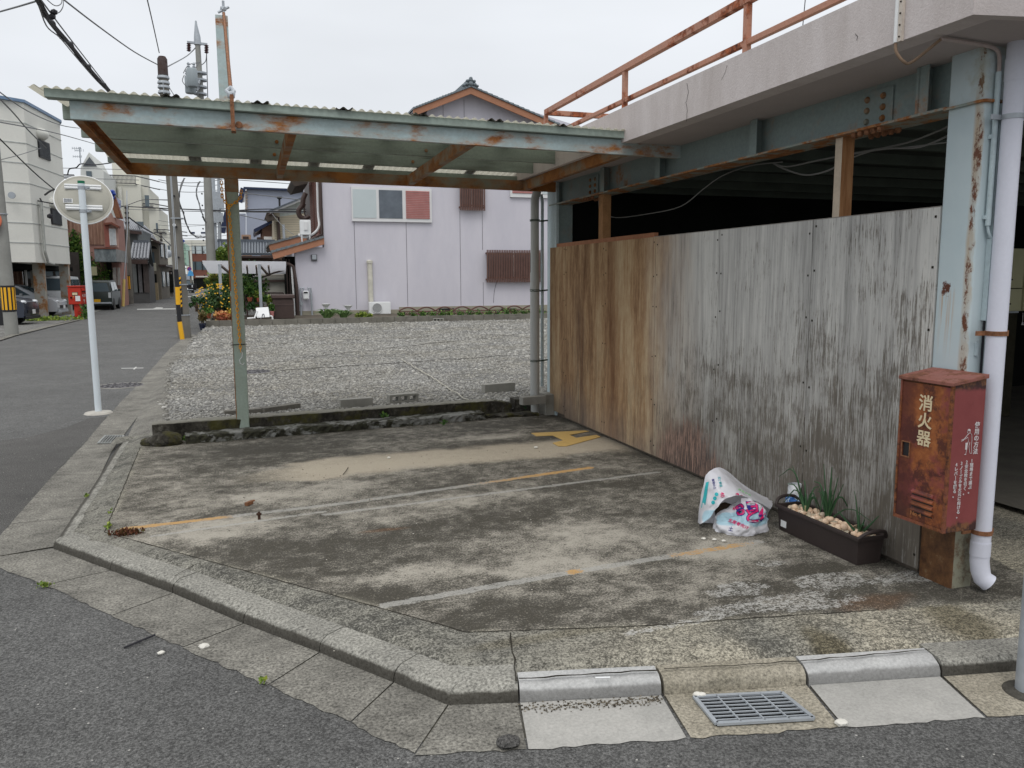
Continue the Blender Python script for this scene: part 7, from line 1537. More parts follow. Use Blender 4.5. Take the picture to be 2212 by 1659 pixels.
def bush(label, c, r, n, size, mat, cat='bush', clump=12, name='bush', stem=True):
    t = thing(name, label, cat, (c[0], c[1], c[2]-r[2])); mb = MB(); leaf_mesh(mb, c, r, n, size, .35, .2, clump); mb.build('foliage', mat, t, recalc=False)
    if stem:
        mb = MB()
        for k in range(5): mb.tube([(c[0]+random.uniform(-.05, .05), c[1], c[2]-r[2]), (c[0]+random.uniform(-.4, .4)*r[0], c[1]+random.uniform(-.4, .4)*r[1], c[2]+random.uniform(0, .5)*r[2])], .02+.02*r[0], 5, r1=.008)
        mb.build('stems', m_bark, t)
    return t
q = P(262, 655); bush('leafy green bush beside the pale yellow guy wire guard', (q.x+.2, q.y+2, .75), (1.3, .9, .95), 1800, .20, m_leaf)
q = P(305, 650); bush('dark hedge under the grey house wall', (q.x-.6, q.y-2, .25), (.5, .8, .35), 300, .14, m_leafdark)
q = P(372, 636); bush('dark hedge beyond the brown-grey pole', (q.x-.3, q.y+1, .8), (1.6, 1.5, 1.1), 900, .26, m_leafdark)
q = P(351, 640); bush('small dark shrub by the old houses', (q.x-.2, q.y+2, .7), (.7, .8, .8), 400, .2, m_leafdark)
mb = MB(); a, b = P(238, 668), P(297, 652); mb.prism([(a.x, a.y, -.1), (b.x-.3, b.y, -.1), (b.x-1.6, b.y, -.1), (a.x-1.2, a.y, -.1)], (0, 0, .32)); tag(mb.build('planting_bed', m_blockdk), 'low concrete planting bed edge under the leafy bush', 'kerb bed')

# ------------------------------------------------------------------ white apartment blocks behind
Yw = 120.; m_ap = simple('cream_white_render', (.62, .61, .54), .85, .05, .3, fine=4)
ab = thing('apartment_building', 'tall cream-white stepped apartment building behind the left houses', 'building', tuple(A(280, 600, Yw)))
def blk(u0, v0, u1, Y=Yw, d=14, vb=640, mat=m_ap): 
    p, q = A(u0, v0, Y), A(u1, v0, Y); return MB().bb((p.x, Y, -.1), (q.x, Y+d, p.z)).build('wall', mat, ab)
blk(226, 397, 303); blk(303.5, 404, 320, Yw+1); blk(320.5, 448, 342, Yw+.5); blk(342.5, 500, 365, Yw)
blk(240, 330, 300, Yw+8, 12)
m_rail2 = simple('dark_grey_railing', (.07, .07, .075), .5)
def railing(u0, u1, vt, vb, Y, par, n=14, side=None):
    mb = MB(); p, q = A(u0, vb, Y), A(u1, vt, Y); mb.beam((p.x, Y, q.z), (q.x, Y, q.z), .12, .12); mb.beam((p.x, Y, p.z+.1), (q.x, Y, p.z+.1), .1, .1)
    for k in range(n+1): x = p.x+(q.x-p.x)*k/n; mb.beam((x, Y, p.z), (x, Y, q.z), .07, .07, (1, 0, 0))
    if side: s_ = A(side, vb, Y+6); mb.beam((q.x, Y, q.z), (q.x+2.4, Y+6, q.z), .12, .12); mb.beam((q.x, Y, p.z), (q.x+2.4, Y+6, p.z), .12, .12)
    return mb.build('railing', m_rail2, par)
railing(221, 292, 380, 396, Yw-.2, ab, 26, 300); railing(309, 330, 440, 448, Yw, ab, 8, 338); railing(333, 356, 496, 504, Yw-.3, ab, 8, 362)
for (u0, v0, u1, v1) in ((314, 422, 322, 446), (338, 482, 341, 504), (288, 479, 310, 492), (364, 530, 367, 552)): S(MB(), u0, v0, u1, v1, Yw, .15).build('window', m_glass, ab)
q = A(258, 404, Yw-.3); MB().cyl((q.x, Yw-.3, 4), (q.x, Yw-.3, q.z), .28, seg=10).build('downpipe', simple('off_white_pipe', (.66, .65, .58), .6), ab)
ch_ = thing('apartment_building', 'white building with a pointed gable and triangular louvre beside the mirror', 'building', tuple(A(200, 600, 110))); Yc = 110.
MB().prism([A(173, 640, Yc), A(224, 640, Yc), A(224, 369, Yc), A(208, 358, Yc), A(192, 329, Yc), A(174, 362, Yc)], (0, 10, 0)).build('wall', simple('white_render', (.62, .63, .60), .85, .04, .5, fine=4), ch_)
MB().prism([A(179, 359, Yc-.1), A(209, 359, Yc-.1), A(193, 339, Yc-.1)], (0, .08, 0)).build('louvre', simple('dark_louvre', (.10, .11, .12)), ch_); S(MB(), 187, 370, 198, 381, Yc, .1).build('window', m_glass, ch_)
MB().bb((A(135, 400, Yc+3).x, Yc+3, 0), (A(175, 400, Yc+3).x, Yc+12, A(150, 397, Yc+3).z)).build('side_wing', m_ap, ch_); railing(136, 160, 378, 386, Yc+2.8, ch_, 10)
an = thing('tv_antenna', 'television antenna above the white gabled building', 'antenna', tuple(A(174, 350, Yc-1))); mb = MB(); mb.cyl(A(174, 352, Yc-1), A(172, 318, Yc-1), .07, seg=6)
for (v, w_) in ((320, 16), (325, 10), (338, 14)):
    mb.beam(A(172-w_, v, Yc-1), A(172+4, v+1, Yc-1), .06, .06)
    for k in range(5): mb.beam(A(172-w_+k*4.5, v-2.5, Yc-1), A(172-w_+k*4.5, v+2.5, Yc-1), .05, .05, (1, 0, 0))
mb.build('antenna', m_galv, an)
# white sign plate row, far end of the street
Ye = 165.
eb = thing('office_building', 'red-brown banded office block closing the end of the street', 'building', tuple(A(430, 600, Ye)))
m_rb = simple('red_brown_tile_band', (.17, .07, .05), .8, .12, 1); 
for v0, v1, m_ in ((519, 531, m_ap), (531, 548, m_glasslt), (548, 565, m_rb), (565, 583, m_glass), (583, 601, m_rb), (601, 624, m_dark)):
    p, q = A(405, v1, Ye), A(478, v0, Ye); MB().bb((p.x, Ye, p.z), (q.x, Ye+12, q.z)).build({m_ap: 'parapet', m_glasslt: 'window_band', m_rb: 'tile_band', m_glass: 'window_band', m_dark: 'shop_front'}[m_], m_, eb)
mb = MB()
for u in (413, 422, 437, 448, 460): 
    for v0, v1 in ((531, 548), (565, 583)): S(mb, u-.6, v0, u+.6, v1, Ye, .2)
mb.build('mullions', m_black, eb); S(MB(), 405, 519, 413, 620, Ye, .3).build('corner_pier', m_ap, eb)
q = A(436, 596.5, Ye-.3); text_mesh('BAKERY CAFE', 1.0, m_white, (q, (1, 0, 0), (0, 0, 1)), parent=eb) if 0 else S(MB(), 423, 596, 452, 599, Ye, .3).build('sign_strip', simple('pale_sign_strip', (.55, .52, .48)), eb)
gb2 = thing('shop_building', 'narrow pale green panel building beside the far office block', 'building', tuple(A(398, 600, 140))); MB().bb((A(386, 600, 140).x, 140, 4), (A(404.5, 600, 140).x, 150, A(395, 526, 140).z)).build('green_panel', simple('pale_green_panel', (.42, .62, .50), .6, .05), gb2)
zg = A(395, 592, 140).z; MB().bb((A(386, 600, 140).x, 140, -.1), (A(404.5, 600, 140).x, 150, min(4, zg))).build('ground_floor', simple('pale_blue_wall', (.42, .46, .52)), gb2)
mb = MB()
for k in range(1, 6): z = A(395, 526+k*11, 140).z; MB().bb((A(386, 600, 140).x, 139.9, z), (A(404.5, 600, 140).x, 139.99, z+.15)).build('panel_line', simple('green_panel_line', (.25, .42, .34)), gb2)
sg_ = MB(); S(sg_, 389, 518, 398, 527, 140, .4); sgo = sg_.build('roof_sign', m_white, gb2); a_ = [A(391+6.2*0+3+3*math.cos(k*.5), 522.5-3*math.sin(k*.5), 139.5) for k in range(9)]; MB().tube(a_, .22, 5).build('sign_mark', simple('dark_blue_sign', (.02, .05, .25)), sgo)
# far dark sign poles / distant low block
db = thing('building', 'distant low pale building behind the transformer pole', 'building', tuple(A(470, 600, 170))); MB().bb((A(440, 600, 178).x, 178, -.1), (A(520, 600, 178).x, 190, A(470, 540, 178).z)).build('wall', simple('distant_pale_wall', (.42, .43, .42)), db)
# ------------------------------------------------------------------ houses behind the garden
m_slate = simple('blue_grey_gable_siding', (.33, .36, .44), .8, .05, 1)
Yk = 74.
bg2 = thing('house', 'large blue-grey gable wall with sawtooth brick edge behind the canopy post', 'house', tuple(A(600, 600, Yk)))
MB().prism([A(532, 640, Yk), A(700, 640, Yk), A(700, 414, Yk), A(532, 408, Yk)], (0, 9, 0)).build('wall', m_slate, bg2)
MB().prism([A(492, 640, Yk+.05), A(531, 640, Yk+.05), A(531, 461, Yk+.05), A(492, 461, Yk+.05)], (0, 9, 0)).build('wall', m_slate, bg2)
m_saw = simple('buff_brick_edge', (.46, .38, .32), .9, .2, 5); mb = MB()
for v0, v1, u in ((412, 460, 529.5), (462, 545, 489.5)):
    n_ = int((v1-v0)/3.6)
    for k in range(n_): p, q = A(u, v0+k*3.6+2.4, Yk-.1), A(u+(6 if k % 2 else 4), v0+k*3.6, Yk-.1); mb.bb((p.x, Yk-.12, p.z), (q.x, Yk+.3, q.z))
mb.build('brick_edge', m_saw, bg2)
MB().beam(A(526, 406, Yk-.2), A(700, 413, Yk-.2), .4, .16).build('coping', simple('dark_blue_metal', (.02, .03, .07), .4), bg2)
for (ua, va, ub2, vb2) in ((525.5, 407, 518, 437), (491, 456, 480, 503)): MB().beam(A(ua, va, Yk-.3), A(ub2, vb2, Yk-.3), .5, .42, (1, 0, .4)).build('verge', simple('dark_blue_metal', (.02, .03, .07), .4), bg2); MB().prism([A(ua, va+3, Yk-.2), A(ub2+3, vb2-1, Yk-.2), A(ua+3, vb2-1, Yk-.2), A(ua+4, va+3, Yk-.2)], (0, .5, 0)).build('soffit', m_alu, bg2)
p, q = A(522, 523, 64), A(542, 507, 64); brk = thing('brick_chimney_box', 'small buff brick structure with a dark opening above the tiled roof', 'brick structure', tuple(p)); MB().bb((p.x, 64, 0), (q.x, 66, q.z)).build('brickwork', simple('buff_brick', (.42, .28, .20), .9, .2, 6), brk); S(MB(), 525, 511, 537, 522, 64, .05).build('opening', m_copper, brk)
# cream house
Yl = 58.
crh = thing('house', 'cream house with grey sloping roof left of the lilac house', 'house', tuple(A(620, 600, Yl)))
MB().prism([A(591, 640, Yl), A(720, 640, Yl), A(720, 410, Yl), A(655, 432, Yl), A(591, 456, Yl)], (0, 8, 0)).build('wall', simple('cream_siding', (.56, .50, .38), .85, .05, 2), crh)
MB().prism([A(604, 468, Yl-.03), A(660, 460, Yl-.03), A(660, 432, Yl-.03), A(604, 452, Yl-.03)], (0, .02, 0)).build('upper_siding', simple('pale_mint_siding', (.52, .56, .52)), crh)
MB().prism([A(582, 457, Yl-.9), A(666, 423, Yl-.9), A(666, 428, Yl-.9), A(584, 461, Yl-.9)], (0, .12, 0)).build('barge_board', m_alu, crh)
MB().prism([A(577, 456, Yl-1), A(666, 420, Yl-1), A(666, 423.5, Yl-1), A(581, 458.5, Yl-1)], (0, 9.5, .1)).build('roof', m_tile, crh)
MB().prism([A(577, 458, Yl-.8), A(590, 457, Yl-.8), A(593, 474, Yl-.8), A(578, 478, Yl-.8), A(572, 470, Yl-.8)], (0, .9, 0)).build('eave_box', simple('dark_brown_eave', (.07, .055, .045)), crh)
mb = MB(); mb.tube([A(581, 462, Yl-1), A(602, 470, Yl-.3), A(604, 520, Yl-.3)], .07, 6); mb.build('rainwater_pipe', m_copper, crh)
for k in range(18): pass
mb = MB()
for k in range(14): v = 470+k*5; a, b = A(594, v, Yl-.012), A(660, v, Yl-.012); mb.beam(a, b, .02, .03)
mb.build('siding_lines', simple('cream_shadow_line', (.38, .34, .26)), crh)
S(MB(), 598.5, 480, 603, 524, Yl, .2).build('shutter', simple('brown_shutter', (.10, .08, .06)), crh); MB().cyl(A(614, 520, Yl-.5), A(612, 485, Yl-.5), .09).build('vent_pipe', m_galv, crh)
ck = thing('vent_stack', 'thin black flue pipe above the cream house roof', 'flue', tuple(A(604, 444, Yl+2))); MB().cyl(A(604, 446, Yl+2), A(603.5, 428, Yl+2), .07).cyl(A(603.5, 430, Yl+2), A(603.5, 425, Yl+2), .14, .20).build('flue', m_black, ck)
Ym = 62.
pk = thing('house', 'pinkish house with blue-black tiled eave beside the cream house', 'house', tuple(A(578, 600, Ym))); MB().prism([A(566, 640, Ym), A(592, 640, Ym), A(592, 478, Ym), A(566, 490, Ym)], (0, 7, 0)).build('wall', simple('pink_beige_plaster', (.38, .24, .19), .9, .1, 2), pk)
MB().prism([A(548, 495, Ym-.8), A(592, 473, Ym-.8), A(592, 479, Ym-.8), A(550, 503, Ym-.8)], (0, 7, 0)).build('roof', simple('blue_black_tile', (.02, .03, .07), .35, .4, 6), pk); MB().prism([A(549, 500, Ym-.7), A(592, 480, Ym-.7), A(566, 493, Ym-.7), A(552, 504, Ym-.7)], (0, .5, 0)).build('soffit', m_alu, pk)
S(MB(), 555, 514, 566, 521, Ym, 1.0).build('window_hood', m_copper, pk); MB().box(A(581, 519, Ym-.5), (.7, .4, .5)).build('cooling_unit', m_white, pk)
# tiled roof single storey house
Yo = 46.
th = thing('house', 'low house with wavy dark tiled roof behind the white garden canopy', 'house', tuple(A(550, 600, Yo))); a, b, c, d = A(470, 551, Yo-1), A(594, 552, Yo-1), A(594, 527, Yo+2.5), A(470, 526, Yo+2.5)
rf = gabletiles(MB(), a, b, c, d, 7, .07); rolls(rf, a, b, c, d, 20, .075); rf.build('roof', m_tile, th); MB().beam(d+Vector((0, 0, .1)), c+Vector((0, 0, .1)), .3, .28).build('ridge', m_tile, th)
MB().bb((a.x+.5, Yo, -.1), (b.x+1, Yo+4, a.z-.02)).build('wall', simple('brown_timber_wall', (.10, .065, .045), .9, .3), th); MB().beam(a-Vector((0, 0, .08)), b-Vector((0, 0, .08)), .12, .10).build('gutter', m_copper, th)
S(MB(), 500, 570, 640, 615, Yo-.5, .1).build('pale_wall', simple('pale_grey_plaster', (.36, .36, .34), .9, .1), th)

# ------------------------------------------------------------------ lilac house
YH = 32.; W_ = lambda u, v: A(u, v, YH)
m_lil = NB('lilac_rendered_wall', .9, .2); m_lil.col(m_lil.mix(m_lil.ramp(m_lil.noise(.9, 6, .7, (1, 1, .3)), [(.35, 0.), (.65, 1.)]), (.545, .53, .585), (.61, .59, .64))); m_lil.bump(m_lil.noise(14, 4, .7), .01, .25); m_lil = m_lil.m
lh = thing('lilac_house', 'large two storey lilac rendered house with terracotta barge boards beyond the gravel yard', 'house', (W_(700, 600).x+4, YH, 0))
xl, xu, xe = W_(643, 689).x, W_(697, 450).x, W_(1330, 500).x; zg0 = 0.; zm_ = W_(700, 520).z; ze = W_(890, 240).z
MB().bb((xu, YH, zg0), (xe, YH+10, ze-1.2)).build('wall', m_lil, lh)
MB().bb((xl, YH+.0, zg0), (xu-.001, YH+8, zm_-.25)).build('lower_wall', m_lil, lh)
MB().prism([W_(643, 560), W_(643, 575), W_(697, 575), W_(697, 530)], (0, .02, 0)) 
pk_, le, re_ = W_(1018, 198), W_(923, 248), W_(1212, 282)
MB().prism([(W_(923, 250).x, YH+.001, ze-1.5), (xe-.3, YH+.001, ze-1.5), (xe-.3, YH+.001, W_(1230, 290).z), pk_ + Vector((0, .001, 0)), (W_(923, 250).x, YH+.001, W_(923, 240).z)], (0, 9.9, 0)).build('gable_wall', m_lil, lh)
m_terra = simple('terracotta_barge_board', (.36, .17, .10), .7, .12, 3)
YB = YH-.55; B_ = lambda u, v: A(u, v, YB)
for a, b in (((1017, 190), (893, 238)), ((1017, 190), (1240, 286))):
    p, q = B_(*a), B_(*b); MB().prism([p+Vector((0, 0, .03)), q+Vector((0, 0, .03)), q-Vector((0, 0, .22)), p-Vector((0, 0, .22))], (0, .08, 0)).build('barge_board', m_terra, lh)
    mb = MB(); r_ = q-p; n_ = 20
    for k in range(n_):
        s0, s1 = p+r_*(k/n_), p+r_*((k+1.06)/n_); up__ = Vector((0, 0, .10)); mb.prism([s0+Vector((0, -.05, .04)), s1+Vector((0, -.05, .04)), s1+Vector((0, -.05, .12)), s0+Vector((0, -.05, .09))] if k % 1 == 0 else [], (0, 11, 0))
    mb.build('roof_slope', m_tile if 0 else simple('blue_grey_roof_tile', (.17, .20, .22), .6, .3, 5), lh)
    s = MB(); s.prism([p-Vector((0, -.09, .02)), q-Vector((0, -.09, .02)), q-Vector((0, -.09, .05)), p-Vector((0, -.09, .05))], (0, .5, 0)); s.build('verge_soffit', simple('pale_soffit', (.34, .32, .33)), lh)
mb = MB()
for (dx, dz, r_) in ((0, .14, .15), (-.16, .10, .10), (.16, .10, .10), (0, .36, .12), (-.14, .30, .08), (.14, .30, .08), (0, .46, .09), (-.28, .02, .09), (.26, .02, .08)): mb.blob(B_(1017, 186)+Vector((dx, 0, dz*.62)), (r_*.8, .12, r_*.75), 2)
mb.build('ridge_ornament', simple('blue_grey_roof_tile', (.17, .20, .22)), lh, smooth=True)
MB().beam(B_(1017, 186)+Vector((0, .2, .1)), B_(1017, 186)+Vector((0, 10.5, .1)), .3, .25).build('ridge', simple('blue_grey_roof_tile', (.17, .20, .22)), lh)
# eave further left of the gable and the dark eave seen under the canopy
mb = MB(); gabletiles(mb, W_(868, 262), W_(868, 262)+Vector((0, 9, 0)), W_(893, 240)+Vector((0, 9, 0)), W_(893, 240), 4, .06); mb.build('lower_roof_tiles', simple('blue_grey_roof_tile', (.17, .20, .22)), lh)
MB().prism([W_(862, 268), W_(900, 262), W_(900, 240), W_(893, 240)], (0, 9, 0)).build('dark_eave', m_copper, lh)
MB().prism([A(629, 393, YH+3), A(637, 403, YH+3), A(665, 396, YH+3), A(665, 380, YH+3), A(629, 388, YH+3)], (0, 3.5, 0)).build('eave_box', simple('dark_brown_eave', (.07, .055, .045)), lh)
# joints in the render
mb = MB()
for u0, v0, u1, v1 in ((763, 478, 772, 668), (875, 478, 883, 662), (1041, 456, 1043, 540), (1043, 610, 1045, 660), (993, 456, 996, 660), (957, 205, 957, 262), (1002, 215, 1003, 270)):
    p, q = W_(u0, v0), W_((u0+u1)/2, v1); x = (p.x+W_(u1, v1).x)/2; mb.bb((x-.008, YH-.006, q.z), (x+.008, YH-.0005, p.z))
mb.build('wall_joints', simple('dark_joint_line', (.13, .12, .14)), lh)
MB().tube(smooth_pts([W_(1066, 654)-Vector((0, .004, 0)), W_(1068, 628)-Vector((0, .004, 0)), W_(1074, 605)-Vector((0, .004, 0))]), .01, 4).build('crack', simple('dark_joint_line', (.13, .12, .14)), lh)
m_found = simple('beige_foundation', (.30, .28, .22), .9, .15, 2)
MB().bb((xl-.02, YH-.03, zg0), (W_(860, 600).x, YH, W_(700, 671).z)).build('foundation', m_found, lh); MB().bb((W_(860.5, 600).x, YH-.05, zg0), (xe, YH, W_(1000, 661).z)).build('foundation', m_found, lh)
for u in (1082, 948): 
    p, q = A(u, 673, YH-.05), A(u+33, 666, YH-.05); MB().bb((p.x, YH-.08, p.z), (q.x, YH-.051, q.z)).build('foundation_vent', m_black, lh)
m_redl = simple('faded_red_louvre', (.44, .18, .165), .6, .08)
def window(u0, v0, u1, v1, parts):
    p, q = W_(u0, v1), W_(u1, v0); fr_ = MB().bb((p.x, YH-.10, p.z), (q.x, YH-.001, q.z)).build('window', m_alu, lh)
    for (a, b, kind) in parts:
        x0_, x1_ = p.x+(q.x-p.x)*a, p.x+(q.x-p.x)*b; z0_, z1_ = p.z+(q.z-p.z)*.10, q.z-(q.z-p.z)*.07
        if kind == 'red':
            MB().bb((x0_, YH-.112, z0_), (x1_, YH-.101, z1_)).build('shutter_back', simple('pale_pink_shutter', (.52, .33, .31)), fr_); mb = MB(); n_ = 16
            for k in range(n_): z = z0_+(z1_-z0_)*(k+.25)/n_; mb.bb((x0_, YH-.135, z), (x1_, YH-.1125, z+(z1_-z0_)/n_*.55))
            mb.build('shutter_slats', m_redl, fr_)
        else: MB().bb((x0_, YH-.115, z0_), (x1_, YH-.101, z1_)).build('pane' if kind != 'scr' else 'insect_screen', {'lt': m_glasslt, 'scr': simple('dark_grey_screen', (.12, .14, .165), .6)}[kind], fr_)
window(760, 409, 931, 478, [(.015, .30, 'lt'), (.335, .625, 'scr'), (.67, .97, 'red')]); window(1101, 352, 1300, 426, [(.02, .30, 'red'), (.34, .98, 'lt')])
def grille(u0, v0, u1, v1, n_, zin):
    p, q = W_(u0, v1), W_(u1, v0); g_ = MB().bb((p.x+.03, YH-.05, p.z+zin), (q.x-.03, YH-.001, q.z-zin*.6)).build('window', m_glass, lh); mb = MB()
    for k in range(n_+1): x = p.x+(q.x-p.x)*k/n_; mb.bb((x-.022, YH-.24, p.z), (x+.022, YH-.20, q.z))
    for f in (.15, .88): z = p.z+(q.z-p.z)*f; mb.bb((p.x, YH-.20, z-.03), (q.x, YH-.17, z+.03))
    for x in (p.x, q.x): mb.bb((x-.02, YH-.18, p.z+.1), (x+.02, YH-.001, p.z+.16)); mb.bb((x-.02, YH-.18, q.z-.16), (x+.02, YH-.001, q.z-.1))
    mb.build('grille', simple('brown_timber_grille', (.14, .075, .06), .7, .25, 6), g_); mx_ = MB(); xm = (p.x+q.x)/2; mx_.bb((xm-.03, YH-.07, p.z+zin), (xm+.03, YH-.051, q.z-zin*.6)); mx_.build('mullion', m_alu, g_)
grille(992, 384, 1043, 455, 14, .14); grille(1050, 541, 1168, 610, 33, .16)
# side face of the upper storey with louvred shutters
mb = MB()
def SF(u, v): return at(u, v, x=xu-.02)
yS0, yS1 = YH+.2, SF(659, 450).y
m_louv = simple('reddish_brown_shutter', (.16, .075, .06), .7, .25, 12)
zt_, zb_ = SF(680, 380).z, SF(690, 510).z
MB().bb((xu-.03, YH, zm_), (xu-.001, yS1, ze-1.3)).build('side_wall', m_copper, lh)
for (ya, yb) in ((YH+.9, YH+2.6), (YH+3.4, YH+5.2)):
    mb = MB(); mb.bb((xu-.07, ya, zm_+.15), (xu-.031, yb, ze-1.4)); o_ = mb.build('side_shutter', m_louv, lh); mb = MB(); 
    for k in range(34): z = zm_+.2+k*.10; mb.bb((xu-.09, ya+.05, z), (xu-.071, yb-.05, z+.05))
    mb.build('slats', simple('shutter_slat', (.22, .11, .09)), o_)
MB().tube([(xu-.06, YH-.06, ze-1.2), (xu-.06, YH-.06, W_(700, 506).z), (xu-.5, YH-.05, W_(690, 515).z-.05)], .055, 10).build('rainwater_pipe', m_copper, lh, smooth=True)
MB().tube(smooth_pts([Vector(q) for q in ((xu-.12, YH+.4, ze-1.4), (xu-.14, YH+.4, zm_+1.2), (xu-.16, YH+.2, zm_+.5), (xu-.6, YH+.3, zm_+.15), (xu-.9, YH+.5, zm_+.25))]), .05, 8).build('cooling_hose', m_alu, lh, smooth=True)
# ornamental guard rail seen edge-on
q = [A(u, v, YH+2.5) for u, v in ((660, 417), (655, 430), (653, 443), (645, 455), (648, 467), (658, 472), (668, 466))]
MB().tube(smooth_pts(q), .10, 8).build('balcony_guard', m_copper, lh); MB().tube(smooth_pts([A(u, v, YH+2.5) for u, v in ((660, 441), (657, 450), (658, 462), (661, 468))]), .03, 6).build('guard_bar', m_copper, lh)
# lean-to roof over the entrance
for (k, a, b, ya, yb) in ((0, (700, 514), (587, 546), YH-.3, YH+.5), (1, (662, 507), (580, 529), YH+2.2, YH+7)):
    p, q = A(*a, YH-.3 if k == 0 else YH+2.2), A(*b, YH-.3 if k == 0 else YH+2.2)
    MB().prism([p, q, q-Vector((-.06, 0, .24)), p-Vector((0, 0, .24))], (0, .08, 0)).build('lower_barge_board', m_terra, lh)
    mb = MB(); r_ = q-p; n_ = 11
    for i in range(n_):
        s0, s1 = p+r_*(i/n_), p+r_*((i+1.05)/n_); mb.prism([s0+Vector((0, -.04, .01)), s1+Vector((0, -.04, -.01)), s1+Vector((0, -.04, .10)), s0+Vector((0, -.04, .07))], (0, yb-ya+.1, 0))
    mb.build('lean_to_tiles', simple('slate_grey_tile', (.15, .17, .18), .55, .3, 6), lh)
    MB().prism([p-Vector((0, -.1, .06)), q-Vector((0, -.1, .06)), q-Vector((-.05, -.1, .16)), p-Vector((0, -.1, .16))], (0, yb-ya, 0)).build('lean_to_soffit', m_copper, lh)
MB().tube([A(590, 560, YH+.1), A(626, 571, YH-.1), A(634, 576, YH-.1), A(641, 620, YH-.12), A(644, 688, YH-.12)], .06, 10).build('rainwater_pipe', m_copper, lh, smooth=True)
MB().tube([A(630, 572, YH-.05), A(637, 688, YH-.05)], .04, 8).build('white_pipe', m_alu, lh, smooth=True)
MB().bb((A(617, 600, YH+.3).x, YH+.3, 0), (A(633, 600, YH+.3).x+.2, YH+3, zm_-.6)).build('entrance_recess', m_dark, lh)
for u in (619, 625): MB().bb((A(u, 600, YH+.2).x, YH+.2, 0), (A(u+2.5, 600, YH+.2).x, YH+.28, zm_-.7)).build('door_post', m_copper, lh)
def acunit(label, u0, v0, u1, v1, Y, fan=True, stand=False):
    p, q = A(u0, v1, Y), A(u1, v0, Y); t = thing('air_conditioner', label, 'air conditioner', ((p.x+q.x)/2, Y, p.z)); MB().bb((p.x, Y, p.z), (q.x, Y+.35, q.z)).build('casing', m_white, t, bevel=.02)
    if fan:
        c = Vector((p.x+(q.x-p.x)*.36, Y-.01, (p.z+q.z)/2)); r_ = (q.z-p.z)*.40; M9 = Matrix.Rotation(R(90), 3, 'X'); MB().lathe(c, [(r_, -.01), (r_, .008)], 28, M9).build('fan_opening', simple('dark_fan', (.09, .10, .10)), t)
        mb = MB(); 
        for k in range(-4, 5): z = c.z+k*r_*.2; w_ = math.sqrt(max(.001, r_*r_-(k*r_*.2)**2)); mb.bb((c.x-w_, Y-.03, z-.007), (c.x+w_, Y-.022, z+.007))
        mb.tube([c+Vector((r_*math.cos(a*math.pi/12), -.02, r_*math.sin(a*math.pi/12))) for a in range(25)], .012, 5); mb.build('fan_guard', m_alu, t)
    else: S(MB(), u0+(u1-u0)*.35, v0+4, u0+(u1-u0)*.7, v1-10, Y, .05).build('terminal_cover', m_alu, t, bevel=.01)
    if stand: 
        mb = MB()
        for dx in (.05, (q.x-p.x)-.05): mb.bb((p.x+dx-.02, Y+.0, p.z-.4), (p.x+dx+.02, Y+.04, p.z)); mb.bb((p.x+dx-.02, Y+.3, p.z-.15), (p.x+dx+.02, Y+.34, p.z))
        mb.build('stand', m_alu, t)
    return t
acunit('white cooling unit on the ground at the foot of the lilac wall', 798, 652, 844, 679, YH-.55); acunit('white cooling unit standing on the lean-to roof of the lilac house', 649, 475, 671, 507, YH+.1, False, True)
ap = tag(MB().tube([A(798.5, 566, YH-.08), A(801.5, 652, YH-.08)], .10, 10).lathe(A(798.5, 566, YH-.08), [(.12, -.05), (.12, .05), (.05, .08)], 12).build('pipe_duct', simple('ivory_plastic_duct', (.58, .56, .48), .5)), 'ivory pipe duct rising from the cooling unit on the lilac wall', 'pipe duct')
vt = thing('vent_cover', 'small square steel vent hood on the lilac wall under the terracotta board', 'vent', tuple(W_(678, 557))); S(MB(), 672, 550, 684.5, 564, YH, .05).build('frame', simple('dark_steel', (.14, .14, .15)), vt); S(MB(), 674, 551, 683, 561, YH-.05, .08).build('hood', m_galv, vt, bevel=.02)
gm = thing('gas_meter', 'white gas meter with grey pipes on the lilac wall', 'gas meter', tuple(W_(660, 640))); S(MB(), 654.5, 628, 666.5, 647, YH-.1, .22).build('meter', m_white, gm, bevel=.05)
S(MB(), 656.5, 630, 664.5, 633.5, YH-.32, .02).build('dial', m_black, gm); mb = MB(); mb.tube([A(656, 628, YH-.15), A(655, 622, YH-.15), A(649, 622, YH-.15), A(651, 688, YH-.12)], .035, 8); mb.tube([A(665, 628, YH-.15), A(666, 622, YH-.15), A(671, 622, YH-.15), A(675, 688, YH-.12)], .035, 8); mb.lathe(A(650.5, 656, YH-.13), [(.07, -.06), (.07, .06)], 10); mb.build('pipework', m_galv, gm)

# ------------------------------------------------------------------ garden in front of the lilac house
gwl = thing('garden_wall', 'low grey concrete block wall between the garden and the gravel yard', 'wall', (4, 28, 0)); a0, b0_ = A(445, 719, 27.6), A(445, 693, 27.6); a1 = A(1200, 690, 28.3); ztp = b0_.z; mb = MB(); N_ = 30
for k in range(N_):
    x0_ = a0.x+(a1.x-a0.x)*k/N_+.006; x1_ = a0.x+(a1.x-a0.x)*(k+1)/N_-.006; y = 27.6+.7*k/N_
    mb.bb((x0_, y, -.12), (x1_, y+.12, ztp+random.uniform(-.004, .004)))
mb.build('blocks', simple('stained_concrete_block', (.17, .16, .135), .95, .35, 2.5), gwl); MB().bb((a0.x, 27.75, -.12), (a0.x+.13, 31, ztp-.002)).build('return_wall', simple('stained_concrete_block', (.17, .16, .135)), gwl)
struct(MB().quad((a0.x+.13, 28.2, ztp-.06), (14, 28.5, ztp-.06), (14, 33, ztp-.06), (a0.x+.13, 33, ztp-.06)).build('garden_soil', simple('garden_earth', (.10, .085, .065), .95, .4, 4)))
zg = ztp-.06
